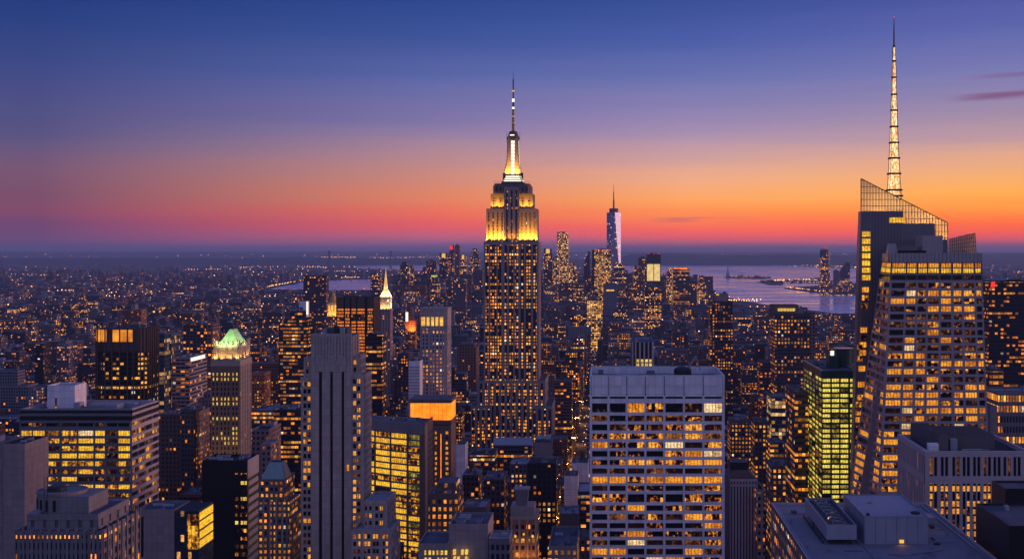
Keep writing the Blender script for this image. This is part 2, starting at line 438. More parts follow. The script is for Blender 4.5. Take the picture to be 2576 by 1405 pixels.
def even(k, frac, e0=.0, e1=1.):
    w = (e1 - e0) / k
    return [(e0 + w * (i + (1 - frac) / 2), e0 + w * (i + (1 + frac) / 2)) for i in range(k)]
def X(px, Y): return (px - VX) / F * Y
def Z(py, Y): return H - (py - HY) / F * Y
rnd = random.Random(11)
def chooser(*pairs):
    """weighted choice with floors that are mostly lit or mostly dark"""
    keys = [p[0] for p in pairs]; wts = [p[1] for p in pairs]; bias = {}
    def pick(r, s):
        if r not in bias: bias[r] = rnd.choice((.5, .8, 1., 1.5, 2.5))
        w = [wts[0] * bias[r]] + [wts[1] * (bias[r] ** .5)] + list(wts[2:])
        return rnd.choices(keys, w)[0]
    return pick

HEROES = []   # (x0, x1, ytop, ybottom visible, depth, footprint, reference phrase)
def reg(px0, px1, yt, yb, Y, foot, ref=None): HEROES.append((px0, px1, yt, yb, Y, foot, ref))

def flood(loc, target, power, color=(1., .40, .022), spread=110, r=.6):
    l = bpy.data.lights.new('floodlight', 'SPOT'); l.energy = power; l.color = color
    l.spot_size = R(spread); l.spot_blend = .7; l.shadow_soft_size = r
    o = bpy.data.objects.new('floodlight', l); COL.objects.link(o); o.location = loc
    o.rotation_euler = (Vector(target) - Vector(loc)).to_track_quat('-Z', 'Y').to_euler()

def clutter(t, x0, x1, y0, y1, z, k, big=4.):
    """plant on a roof: sheds, ducts, vents, a tank"""
    W, D = x1 - x0, y1 - y0
    for i in range(k):
        w, d, h = rnd.uniform(.08, .26) * W, rnd.uniform(.1, .3) * D, rnd.uniform(.3, 1.) * big
        cx, cy = rnd.uniform(x0 + w / 2 + .5, x1 - w / 2 - .5), rnd.uniform(y0 + d / 2 + .5, y1 - d / 2 - .5)
        kind = rnd.choice(('roof_shed', 'roof_vent', 'duct', 'roof_shed'))
        if kind == 'duct':
            q = MB('duct').box(cx - W * .16, cx + W * .16, cy - .5, cy + .5, z + .4, z + 1.5, bottom=True)
            for s in (-.12, .12): q.box(cx + s * W - .15, cx + s * W + .15, cy - .3, cy + .3, z, z + .41)
        else:
            q = MB(rnd.choice(('unit', 'concrete_grey', 'roof_pale', 'stone_dark')))
            q.box(cx - w / 2, cx + w / 2, cy - d / 2, cy + d / 2, z, z + h, top=rnd.choice(('roof', 'roof_pale', 'roof')))
            q.box(cx - w / 2 - .2, cx + w / 2 + .2, cy - d / 2 - .2, cy + d / 2 + .2, z + h + .01, z + h + .25, top='roof', bottom=True)
        t.part(kind, q)
def tank(t, cx, cy, z, s=1.):
    q = MB('metal_dark')
    for a in (-1, 1):
        for b in (-1, 1): q.bar((cx + a * 1.5 * s, cy + b * 1.5 * s, z), (cx + a * 1.4 * s, cy + b * 1.4 * s, z + 3.5 * s), .22 * s)
    p = t.part('water_tank', MB('tank_wood').lathe(cx, cy, [(2.2 * s, z + 3.5 * s), (2.1 * s, z + 7.2 * s), (2.35 * s, z + 7.25 * s), (.1, z + 8.8 * s)], 10))
    t.part('tank_stand', q, parent=p)

# ------------------------------------------------------------------ ground, water, roads, hills
def ground_pt(px, py):
    Y = F * H / (py - HY); return (X(px, Y), Y)
q = mat_new('ground')
p = q.pos()
q.put(q.b.inputs['Base Color'], q.mix(q.rng(q.noise(p, .004, 6., .65), .35, .65), (.03, .032, .04, 1), (.075, .075, .085, 1)))
q.b.inputs['Roughness'].default_value = .95
q = mat_new('water')
p = q.pos(); x, y, z = q.sep(p)
w1 = q.noise(q.xyz(q.m('MULTIPLY', x, .0011), q.m('MULTIPLY', y, .0042), 0.), 1., 4., .55)
bmp = q.n.new('ShaderNodeBump'); bmp.inputs['Strength'].default_value = .32; bmp.inputs['Distance'].default_value = 1.
q.put(bmp.inputs['Height'], q.noise(q.xyz(q.m('MULTIPLY', x, .03), q.m('MULTIPLY', y, .06), 0.), 1., 3., .6))
q.put(q.b.inputs['Normal'], bmp.outputs[0])
q.put(q.b.inputs['Base Color'], (.46, .56, .80, 1))  # pale blue base: silvery sky reflection put into the colour
q.put(q.b.inputs['Roughness'], q.rng(w1, .38, .62, .08, .36))
q.b.inputs['Specular IOR Level'].default_value = .55
q = mat_new('asphalt')
q.put(q.b.inputs['Base Color'], q.mix(q.noise(q.pos(), .2, 4.), (.035, .035, .04, 1), (.06, .06, .065, 1))); q.b.inputs['Roughness'].default_value = .85
q = mat_new('hill_green')
q.put(q.b.inputs['Base Color'], q.mix(q.noise(q.pos(), .002, 5.), (.02, .03, .03, 1), (.06, .065, .06, 1))); q.b.inputs['Roughness'].default_value = 1.
plain('trees', (.035, .05, .035), 1., .4, .05, streak=False)
plain('kerb', (.22, .22, .23), .8)
plain('road_paint', (.7, .7, .68), .6)

MB('ground').face([(-40000, -2000, 0), (40000, -2000, 0), (40000, 60000, 0), (-40000, 60000, 0)]).build('ground', kind='structure')

HUDSON = [(1560, 664), (1700, 664.5), (1905, 665), (1990, 667), (2070, 673), (2200, 678), (2330, 680), (2330, 745), (2420, 752), (2576, 757), (2700, 760), (2700, 812),
          (2576, 800), (2490, 795), (2330, 797), (2160, 792), (2080, 786), (2020, 778), (1940, 768), (1890, 760), (1840, 750), (1790, 738), (1760, 722), (1700, 702), (1640, 694), (1560, 690)]
EASTR = [(671, 729.5), (700, 722), (763, 709.5), (850, 703.5), (933, 702), (1010, 702), (1010, 733), (930, 732), (850, 731), (760, 731)]
BAY = [(875, 669.5), (960, 667), (1060, 666), (1170, 666), (1170, 680), (1060, 681), (980, 679), (915, 676)]
def area(px): return [ground_pt(*p) for p in px]
def flatpoly(mb, poly, z): mb.face([(x, y, z) for x, y in (poly if poly_area(poly) > 0 else poly[::-1])])
def poly_area(p): return sum(a[0] * b[1] - b[0] * a[1] for a, b in zip(p, p[1:] + p[:1])) / 2
def smooth(poly, k=1):
    for _ in range(k):
        o = []
        for a, b in zip(poly, poly[1:] + poly[:1]):
            o.append((a[0] * .75 + b[0] * .25, a[1] * .75 + b[1] * .25)); o.append((a[0] * .25 + b[0] * .75, a[1] * .25 + b[1] * .75))
        poly = o
    return poly
WATERS = []
for nm, pl in (('river_water', HUDSON), ('river_water', EASTR), ('bay_water', BAY)):
    w = area(pl); WATERS.append(w); q = MB('water'); flatpoly(q, w, 1.0); q.build(nm, kind='structure')
def inside(x, y, poly):
    c = False
    for (x0, y0), (x1, y1) in zip(poly, poly[1:] + poly[:1]):
        if (y0 > y) != (y1 > y) and x < (x1 - x0) * (y - y0) / (y1 - y0) + x0: c = not c
    return c
def in_water(x, y): return any(inside(x, y, w) for w in WATERS)
ISLANDS = {'liberty': [(1820, 698.5), (1850, 695.5), (1900, 695), (1939, 699.5), (1925, 701.5), (1862, 701)],
           'ellis': [(1949, 708), (1990, 703.5), (2063, 703), (2075, 706), (2060, 713), (1990, 712)],
           'pier': [(1903, 710), (1935, 707), (1963, 711), (1961, 717), (1935, 717), (1920, 713)],
           'jersey': [(1972, 725.5), (2000, 722), (2080, 718), (2200, 712), (2400, 708), (2400, 747), (2250, 746), (2154, 743), (2084, 740), (2040, 735)]}
for k, pl in ISLANDS.items():
    w = area(pl)
    if poly_area(w) < 0: w = w[::-1]
    MB('ground').prism(w, .2, 4.).build('island_ground', kind='structure')

# hills that close the horizon
def hill(x0, x1, y, h, seed, wob, d=2500):
    g = random.Random(seed); k = 60; q = MB('hill_green'); ph = [g.uniform(0, 6.3) for _ in range(6)]
    def hh(i):
        t = i / k; e = min(1, t * 9, (1 - t) * 9)
        return max(2., (h + wob * sum(math.sin(t * (3 + 5 * j) * 2 + ph[j]) / (1 + j) for j in range(6))) * (e * e * (3 - 2 * e)))
    xs = [x0 + (x1 - x0) * i / k for i in range(k + 1)]
    for i in range(k):
        a, b = hh(i), hh(i + 1)
        q.face([(xs[i], y, -1), (xs[i + 1], y, -1), (xs[i + 1], y + d * .4, b * .7), (xs[i], y + d * .4, a * .7)])
        q.face([(xs[i], y + d * .4, a * .7), (xs[i + 1], y + d * .4, b * .7), (xs[i + 1], y + d, b), (xs[i], y + d, a)])
        q.face([(xs[i], y + d, a), (xs[i + 1], y + d, b), (xs[i + 1], y + 2 * d, -1), (xs[i], y + 2 * d, -1)])
    q.build('hills', kind='structure')
hill(-33000, 30000, 38000, 232, 1, 9)
hill(-16000, 4200, 22000, 120, 2, 14, 1500)
hill(-400, 9000, 21500, 196, 4, 14, 2200)
hill(5200, 14000, 20000, 140, 5, 12, 1800)

AVES = [-30 + 262 * k for k in range(-14, 14)]
q = MB('asphalt'); kq = MB('kerb'); pq = MB('road_paint')
for ax in AVES:
    if abs(ax) < 2700:
        q.box(ax - 9, ax + 9, 420, 6000, .0, .05)
        for s in (-1, 1): kq.box(ax + s * 9.15 - .15, ax + s * 9.15 + .15, 420, 4000, 0, .16)
        for s in (-3, 0, 3):
            for j in range(60): pq.box(ax + s - .1, ax + s + .1, 420 + j * 22, 429 + j * 22, .05, .056)
q.build('avenue_roads', kind='structure'); kq.build('kerbs', kind='structure'); pq.build('road_markings', kind='structure')

# ------------------------------------------------------------------ the tall stepped tower with the gold floodlit crown
def esb():
    Y = 1310; c = X(1287, Y); D = 48
    t = T('stepped_skyscraper', 'tallest stepped limestone skyscraper with gold floodlit crown and slender lit antenna', 'skyscraper', (c, Y))
    cd = lambda x: (1250 + x / 2.3425) * .9148
    reg(1184, 1390, 325, 1102, Y, (X(1184, 1296), X(1390, 1296), 1290, 1362), 'the gold crowned stepped skyscraper')
    WC, DK = (.20, .17, .16), (.05, .04, .042)
    def tier(x0, x1, y0, y1, z0, z1, strips, seed, lit=.85, name='tower_shaft', ins=.8, right=True, cell=2.6):
        """core with window strips, stone standing proud between them"""
        core = MB('strip', DK, (lit, cell, seed, 3.55)); st = MB('tower_stone', WC)
        core.box(x0 + ins, x1 - ins, y0 + ins, y1 - ins, z0, z1 - 1.2, top='roof')
        fc = Face((x0, y0), (x1, y0), z0, z1)
        L = x1 - x0; e = [x0] + [a for s in strips for a in s] + [x1]
        for i in range(0, len(e), 2): fc.slab(st, (e[i] - x0) / L, (e[i + 1] - x0) / L, z0, z1, -ins - .1, 0.)
        fc.slab(st, 0.001, .999, z1 - 3.2, z1 - .01, -ins - .1, -.06)
        for a, b in (((x1, y0 + .02), (x1, y1)), ((x0, y1), (x0, y0 + .02)), ((x1, y1), (x0, y1))):
            f2 = Face(a, b, z0, z1); k = max(3, int(f2.L / 7)); sp = even(k, .42)
            ee = [0.] + [v for s in sp for v in s] + [1.]
            for i in range(0, len(ee), 2): f2.slab(st, ee[i], ee[i + 1], z0, z1, -ins - .1, -.03)
            f2.slab(st, 0.001, .999, z1 - 3.2, z1 - .02, -ins - .1, -.08)
        p = t.part(name, core); t.part('stone_cladding', st, parent=p)
        return p
    zt = Z(608, Y)
    sx = lambda a: X(cd(a), Y)
    strips = [(sx(a), sx(b)) for a, b in ((199, 218), (231, 270), (279, 301), (322, 339), (351, 377), (389, 411), (425, 447), (457, 494), (505, 528))]
    tier(X(1217, Y), X(1355, Y), Y, Y + D, 0, zt, strips, 3.)
    def pitch(a, b, k, f=.5): return [(a + (b - a) * s, a + (b - a) * e) for s, e in even(k, f)]
    x0, x1 = X(1201, 1304), X(1372, 1304)
    tier(x0, x1, 1302, 1362, 0, Z(956, 1304), pitch(x0 + 1, x1 - 1, 12), 5., .55, 'lower_tier', cell=2.4)
    for a, b in ((1184.5, 1236), (1338, 1390)):
        x0, x1 = X(a, 1296), X(b, 1296)
        tier(x0, x1, 1294, 1363, 0, Z(1020, 1296), pitch(x0, x1, 4), 6. + a, .55, 'wing', cell=2.2)
    # floodlit shoulders
    LIT = (.46, .40, .34)
    def wing(x0, x1, y0, y1, z0, z1, k, name):
        core = MB('strip', (.16, .13, .10), (.16, 2.4, x0, 3.4)); st = MB('shoulder_stone')
        core.box(x0 + .5, x1 - .5, y0 + .5, y1 - .5, z0, z1 - .6, top='roof')
        fc = Face((x0, y0), (x1, y0), z0, z1); sp = even(k, .38)
        e = [0.] + [a for s in sp for a in s] + [1.]
        for i in range(0, len(e), 2): fc.slab(st, e[i], e[i + 1], z0, z1, -.6, 0.)
        fc.slab(st, 0.001, .999, z1 - 4, z1 - .01, -.6, -.05)
        for a, b in (((x1, y0 + .02), (x1, y1)), ((x0, y1), (x0, y0 + .02))):
            f2 = Face(a, b, z0, z1); sp = even(4, .4); e = [0.] + [v for s in sp for v in s] + [1.]
            for i in range(0, len(e), 2): f2.slab(st, e[i], e[i + 1], z0, z1, -.6, -.02)
        p = t.part(name, core); t.part('stone_cladding', st, parent=p)
    zA = Z(524, Y); zB = Z(486.6, Y)
    for a, b in ((1222.6, 1268), (1306, 1349.8)):
        wing(X(a, Y), X(b, Y), Y + 3, Y + 43, zt, zA, 4, 'shoulder')
    for a, b in ((1233, 1268), (1306, 1340)):
        wing(X(a, Y), X(b, Y), Y + 6, Y + 40, zA, zB, 2, 'upper_shoulder')
    x0, x1 = X(1268, Y), X(1306, Y)
    tier(x0, x1, Y - .4, Y + 46, zt, Z(470, Y), pitch(x0 + .6, x1 - .6, 3, .40), 9., .5, 'central_bay')
    # drum with dark arches, gallery bands
    zc = Z(461, Y); q = MB('stone_dark')
    d0, d1 = X(1239.5, Y), X(1334, Y); ch = 3.
    oct_ = lambda a, b, y0, y1, k: [(a + k, y0), (b - k, y0), (b, y0 + k), (b, y1 - k), (b - k, y1), (a + k, y1), (a, y1 - k), (a, y0 + k)]
    q.prism(oct_(d0, d1, Y + 2, Y + 44, ch), zB, zc - 2, top='roof', bottom=True)
    q.prism(oct_(d0 + 1.2, d1 - 1.2, Y + 3, Y + 43, ch), zc - 2, zc, top='roof')
    for i in range(9):
        cx = d0 + 4 + (d1 - d0 - 8) * i / 8
        q.face([(cx - 1.1, Y + 1.9, zB + 2.5), (cx + 1.1, Y + 1.9, zB + 2.5), (cx + 1.1, Y + 1.9, zc - 5), (cx + .6, Y + 1.9, zc - 4), (cx - .6, Y + 1.9, zc - 4), (cx - 1.1, Y + 1.9, zc - 5)], 'black_panel')
    t.part('observation_deck', q)
    rail = MB('metal_dark')
    for i in range(25):
        cx = d0 + 1 + (d1 - d0 - 2) * i / 24; rail.bar((cx, Y + 3.2, zc), (cx, Y + 3.2, zc + 2.2), .12)
    rail.box(d0 + 1, d1 - 1, Y + 3.1, Y + 3.3, zc + 2.2, zc + 2.35)
    t.part('railing', rail)
    zm = Z(439, Y); cy = Y + 23
    for i in range(4):
        w = (X(1315, Y) - X(1259, Y)) / 2 - i * 1.15; za = zc + (zm - zc) * i / 4; zb = zc + (zm - zc) * (i + 1) / 4
        q = MB('stone_dark').box(c - w, c + w, cy - w, cy + w, za, zb)
        p = t.part('gallery', q)
        g = MB('white_glow')
        Face((c - w, cy - w), (c + w, cy - w), za, zb).slab(g, .06, .94, za + .5, zb - .45, -.1, .15)
        Face((c + w, cy - w), (c + w, cy + w), za, zb).slab(g, .06, .94, za + .5, zb - .45, -.1, .15)
        if i: t.part('light_band', g, parent=p)
    # mooring mast: flared buttresses, lit glass strip, dome
    prof = [(zm, 9.6), (zm + 3, 8.8), (zm + 7, 7.7), (zm + 12, 6.8), (zm + 18, 6.2), (zm + 26, 5.9), (zm + 34, 5.7), (zm + 42, 5.6)]
    q = MB('limestone_warm'); sq = lambda w: [(c - w, cy - w), (c + w, cy - w), (c + w, cy + w), (c - w, cy + w)]
    for (za, wa), (zb, wb) in zip(prof, prof[1:]): q.prism(sq(wa), za, zb, None, False, sq(wb))
    p = t.part('mooring_mast', q)
    g = MB('white_glow')
    for j in range(10):
        za = zm + 1 + j * 3.75
        def hw(z):
            for (a, wa), (b, wb) in zip(prof, prof[1:]):
                if z <= b: return wa + (wb - wa) * (z - a) / (b - a)
            return 5.6
        a, b = hw(za) + .25, hw(za + 3.2) + .25
        g.face([(c - 1.9, cy - a, za), (c + 1.9, cy - a, za), (c + 1.9, cy - b, za + 3.2), (c - 1.9, cy - b, za + 3.2)])
        g.face([(c + a, cy - 1.9, za), (c + a, cy + 1.9, za), (c + b, cy + 1.9, za + 3.2), (c + b, cy - 1.9, za + 3.2)])
    t.part('glass_strip', g, parent=p)
    for s in (-1, 1):
        e = MB('metal_dark')
        for (za, wa), (zb, wb) in zip(prof, prof[1:]): e.bar((c + s * (wa + .1), cy - wa, za - .2), (c + s * (wb + .1), cy - wb, zb + .2), .45)
        t.part('wing_edge', e, parent=p)
        for k in range(3): t.part('aerial', MB('metal_dark').bar((c + s * (6.6 + k * 1.3), cy - 5, zm), (c + s * (6.6 + k * 1.3), cy - 5, zm + 8 + 4 * k % 7), .2), parent=p)
        t.part('aerial', MB('metal_dark').bar((c + s * 7.2, cy, zm + 36), (c + s * 7.2, cy, zm + 48), .2), parent=p)
        t.part('equipment_box', MB('metal_dark').box(c + s * 10 - 1, c + s * 10 + 1, cy - 4, cy - 2, zm - 4, zm + 3))
    zd = zm + 42; ze = Z(325, Y)
    t.part('dome', MB('stone_dark').lathe(c, cy, [(6.9, zd - 2), (6.9, zd + .6), (5.6, zd + .8), (5.6, zd + 3), (5.0, zd + 3.1), (4.6, ze - 1), (3.4, ze), (1.8, ze + .5)], 16))
    t.part('dome_light', MB('white_glow').box(c - 3.2, c + 1.6, cy - 5.9, cy - 5.62, zd + 1.4, zd + 2.6, bottom=True))
    an = MB('gold'); z = ze
    for r, h in ((1.75, 6), (1.75, 6), (1.6, 6), (1.6, 6)):
        an.lathe(c, cy, [(r * .55, z), (r * .55, z + h)], 8)
        for i in range(6):
            an.lathe(c, cy, [(r * rnd.uniform(.8, 1.1), z + i + .1), (r * rnd.uniform(.8, 1.1), z + i + .62)], 8)
        z += h
    ant = t.part('antenna', an)
    up = MB('metal_dark'); top = Z(173, Y)
    up.lathe(c, cy, [(1.2, z), (.95, z + 6), (.95, z + 11), (.7, z + 11.2), (.65, top - 10), (.95, top - 9.8), (.6, top - 8.6), (.3, top - 8), (.12, top)], 8)
    t.part('antenna_tip', up, parent=ant)
    for zz, hh, m in ((z + .3, 2.2, 'white_glow'), (z + 8, 3.4, 'white_glow'), (z + 19, 1.8, 'gold_glow'), (z - 8, .7, 'white_glow'), (z - 15, .6, 'gold_glow')):
        t.part('antenna_lamp', MB(m).lathe(c, cy, [(1.32, zz), (1.32, zz + hh)], 8), parent=ant)
    # lamps on the ledges
    for a, b in ((1222.6, 1268), (1306, 1349.8)):
        for k in (.03, .36, .66, .97):
            x = X(a + (b - a) * k, Y); flood((x, Y + .2, zt + .8), (x, Y + 4.2, zt + 17), 62000)
    for x, sx_ in ((X(1349.8, Y) + 3, -1), (X(1222.6, Y) - 3, 1)):
        flood((x, Y + 14, zt + 1.2), (x + sx_ * 5, Y + 14, zt + 20), 40000)
    for k in (1272, 1287, 1302): flood((X(k, Y), Y - 3.4, zt + .8), (X(k, Y), Y, zt + 22), 9000)
    for a, b in ((1233, 1266), (1307, 1340)):
        for k in (.25, .75):
            x = X(a + (b - a) * k, Y); flood((x, Y + 2.2, zA + 1), (x, Y + 8.5, zA + 12), 17000)
    for s in (-1, 1):
        flood((c + s * 5.5, cy - 13, zm + 1.), (c + s * 4.6, cy - 6, zm + 13), 40000)
esb()

# ------------------------------------------------------------------ the flat white office slab with dark recessed windows
def slab_white():
    Y0, Y1 = 560., 604.; x0, x1 = X(1483.5, Y0), X(1823, Y0); zr = Z(944, Y0)
    t = T('office_tower', 'flat topped white office slab with seven bays of orange lit ribbon windows', 'skyscraper', ((x0 + x1) / 2, Y0))
    reg(1483, 1823, 921, 1405, Y0, (x0, x1, Y0 - 3, Y1), 'the white ribbon windowed slab')
    cy = lambda y: (1080 + y / 3.081) * .9148
    q = MB('concrete_pale'); q.box(x0 + 1.5, x1 - .05, Y0 + 1.7, Y1, 0, zr - 5, top='roof')
    t.part('wall', q)
    fr = MB('concrete_pale')
    fc = Face((x0, Y0), (x1, Y0), 0, zr)
    cx = lambda a: (1400 + a / 3.081) * .9148
    sp = [((cx(a) - 1483.5) / 339.5, (cx(b) - 1483.5) / 339.5) for a, b in ((703, 832), (852, 987), (1006, 1146), (1164, 1306), (1325, 1473), (1490, 1638), (1655, 1804))]
    rows = []
    starts = [(88, 165), (190, 240), (265, 318), (343, 390), (416, 466), (490, 540), (566, 610), (637, 684), (708, 764), (783, 830), (855, 925), (950, 998), (1024, 1076), (1100, 1147), (1170, 1219), (1244, 1290), (1317, 1370), (1390, 1438)]
    for a, b in starts: rows.append((Z(cy(b), Y0), Z(cy(a), Y0)))
    zl = rows[-1][0]
    while zl > 8: zl -= 4.1; rows.append((zl - 2.7, zl))
    slot = (Z(cy(49), Y0), Z(cy(30), Y0))
    wt = [.35, .18, .16, .45, .62, .62, .8, .16, 1., .3, .75, .25, .4, .3, .55, .2, .5, .6]
    def pick(r, s):
        if r == 0: return 'office_dark'
        r -= 1
        w = wt[r] if r < len(wt) else .4
        if w == 1.: return 'office_full' if s != 2 else 'office_part'
        v = rnd.random()
        if v > .965: return 'office_white'
        return 'office_full' if v < w * .22 else 'office_part' if v < w * 1.25 else 'office_dim' if v < .82 else 'office_dark'
    grid(t, fr, fc, sp, rows + [slot], 1.6, pick, 'concrete_pale', 'concrete_pale', -.25, zr)
    # thin joints between the tall blank panels
    for s0, s1 in sp:
        for s in (s0 - .006, s1 + .006): fc.slab(fr, s - .0016, s + .0016, slot[1] + .3, zr - .3, -.01, .04, 'grey_spandrel')
    par = MB('concrete_pale')
    for a, b, c_, d in ((x0, x1, Y0 + .02, Y0 + .9), (x0, x1, Y1 - .8, Y1), (x0, x0 + .8, Y0 + .9, Y1 - .8), (x1 - .8, x1, Y0 + .9, Y1 - .8)):
        par.box(a, b, c_, d, zr - 5.01, zr + .15)
    t.part('facade_frame', fr); t.part('parapet', par)
    t.part('roof', MB('roof').box(x0 + .8, x1 - .8, Y0 + .9, Y1 - .8, zr - 5.2, zr - 3.6))
    z = zr - 3.6
    for a, b, c_, d, h, m in ((.06, .10, .2, .6, 3.8, 'stone_dark'), (.20, .36, .35, .6, 1.6, 'roof_pale'), (.30, .42, .12, .3, 2.2, 'unit'), (.44, .5, .3, .8, 2.6, 'stone_dark'), (.55, .62, .5, .75, 1.4, 'roof_pale'), (.86, .93, .2, .45, 2.6, 'stone_dark')):
        W, D = x1 - x0, Y1 - Y0
        t.part('roof_unit', MB(m).box(x0 + a * W, x0 + b * W, Y0 + c_ * D, Y0 + d * D, z, z + h))
    k = x0 + .71 * (x1 - x0)
    t.part('cooling_drum', MB('metal_dark').lathe(k, Y0 + 22, [(4.2, z), (4.2, z + 4.2), (3.6, z + 5.), (2., z + 5.6)], 14))
    arm = MB('metal'); arm.bar((k + 3, Y0 + 24, z + 5), (k + 7, Y0 + 30, z + 10), .5); arm.bar((k + 7, Y0 + 30, z + 10), (k + 9, Y0 + 30, z + 3), .4)
    t.part('window_washing_arm', arm)
    t.windows()
slab_white()

# ------------------------------------------------------------------ big banded block with a blank louvred crown
def banded():
    Y0 = 700.; x0, x1 = X(49, Y0), X(331, Y0); zr = Z(1028.5, Y0); Y1 = Y0 * 396.5 / 373.8
    t = T('office_block', 'wide dark banded office block with yellow lit floors and white rooftop house', 'office block', ((x0 + x1) / 2, Y0))
    reg(49, 398, 1005, 1405, Y0, (x0, x1, Y0 - 2, Y1), 'the wide banded office block')
    cy = lambda y: (1080 + y / 3.081) * .9148
    t.part('wall', MB('grey_spandrel').tray(x0 + .4, x1 - 1.2, Y0 + 1.2, Y1, 0, zr + .1, 1., 2.4, 'grey_spandrel', 'lav_spandrel'))
    t.part('roof', MB('roof').box(x0 + 1, x1 - 2, Y0 + 2, Y1 - 1, zr - 4, zr - 2.3))
    fr = MB(); fc = Face((x0, Y0), (x1, Y0), 0, zr)
    cxd = lambda a: (a / 3.081 * .9148 - 49) / 282
    sp = [(cxd(a), cxd(b)) for a, b in ((176, 270), (276, 378), (388, 503), (519, 650), (661, 790), (803, 886), (905, 993), (1000, 1108))]
    rows = [(Z(cy(b), Y0), Z(cy(a), Y0)) for a, b in ((252, 283), (318, 362), (384, 424), (449, 490), (511, 552), (576, 618), (645, 685), (709, 746), (775, 813), (845, 880), (908, 948), (968, 1012), (1034, 1076), (1103, 1140), (1168, 1208), (1236, 1276), (1302, 1338), (1365, 1405))]
    zl = rows[-1][0]
    while zl > 8: zl -= 4.3; rows.append((zl - 2.6, zl))
    louv = [(Z(cy(172), Y0), Z(cy(148), Y0)), (Z(cy(232), Y0), Z(cy(194), Y0))]
    d = {0: (0, .6), 1: (.9, .0), 2: (2.2, 0), 3: (1.6, 0), 4: (1.2, 0), 5: (1.9, 0), 6: (.8, 0), 7: (.7, 0)}
    def pick(r, s):
        k = d.get(r, (1., 0))[0]; v = rnd.random()
        if r == 0: return 'office_part' if s < 2 else rnd.choice(('office_dark', 'office_dark', 'office_dim'))
        if s == 6 and v < .55: return 'office_dim'
        if v > .965: return 'office_white'
        return 'yellow_full' if v < .25 * k else 'yellow_part' if v < .25 * k + .42 else 'office_part' if v < .9 else 'office_dim'
    grid(t, fr, fc, sp, rows, 1.1, pick, 'grey_spandrel', 'grey_spandrel', .06, louv[1][0] - .3)
    for a, b in louv: fc.slab(fr, 0, 1, a, b, -1.1, -.7, 'black_panel')
    for a, b in ((louv[1][0] - .3, louv[1][0]), (louv[1][1], louv[0][0]), (louv[0][1], zr)): fc.slab(fr, 0, 1, a, b, -1.1, 0., 'grey_spandrel')
    f2 = Face((x1, Y0 + .03), (x1, Y1), 0, zr); s2 = MB()
    def pick2(r, s): return rnd.choices(('yellow_part', 'office_part', 'office_dim', 'office_dark'), (.22, .3, .35, .3))[0]
    side = [(Z(cy(b), Y0), Z(cy(a), Y0)) for a, b in ((260, 300), (322, 360))]
    grid(t, s2, f2, even(4, .97), rows, 1.1, pick2, 'lav_spandrel', 'lav_spandrel', .08, louv[1][0] - .3)  # side bands paler and pinker than the front: west glow put into their colour
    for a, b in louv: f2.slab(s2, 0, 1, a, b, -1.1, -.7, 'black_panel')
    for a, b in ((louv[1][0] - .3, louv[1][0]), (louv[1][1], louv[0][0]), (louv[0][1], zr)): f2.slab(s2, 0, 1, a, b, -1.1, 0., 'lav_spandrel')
    t.part('front_band', fr); t.part('side_band', s2)
    z = zr - 2.3
    hx0, hx1 = X(121, Y0 + 18), X(190, Y0 + 18)
    h = t.part('roof_house', MB('concrete_pale').tray(hx0, hx1, Y0 + 17, Y0 + 33, z, Z(968, Y0 + 18), .5, 1., 'concrete_pale'))
    t.part('house_roof', MB('roof_pale').box(hx0 + .5, hx1 - .5, Y0 + 17.5, Y0 + 32.5, Z(968, Y0 + 18) - 1.2, Z(968, Y0 + 18) - .9), parent=h)
    t.part('door', MB('office_part').box(hx0 + 4.6, hx0 + 5.6, Y0 + 16.8, Y0 + 17.05, z, z + 7, bottom=True), parent=h)
    t.part('stair_house', MB('unit').box(hx1 + 1.5, hx1 + 5, Y0 + 12, Y0 + 18, z, z + 4.5))
    t.part('roof_duct', MB('roof_pale').box(hx1 + 9, hx1 + 26, Y0 + 14, Y0 + 24, z, z + 3.2)); t.part('roof_unit', MB('unit').box(hx1 + 12, hx1 + 32, Y0 + 26, Y0 + 31, z, z + 2.6))
    t.part('mast', MB('metal_dark').bar((hx0 + 3, Y0 + 24, Z(968, Y0 + 18) - 1), (hx0 + 3, Y0 + 24, Z(968, Y0 + 18) + 6), .15))
    clutter(t, x0 + 3, x1 - 3, Y0 + 3, Y0 + 14, z, 5, 2.2)
    t.windows()
banded()

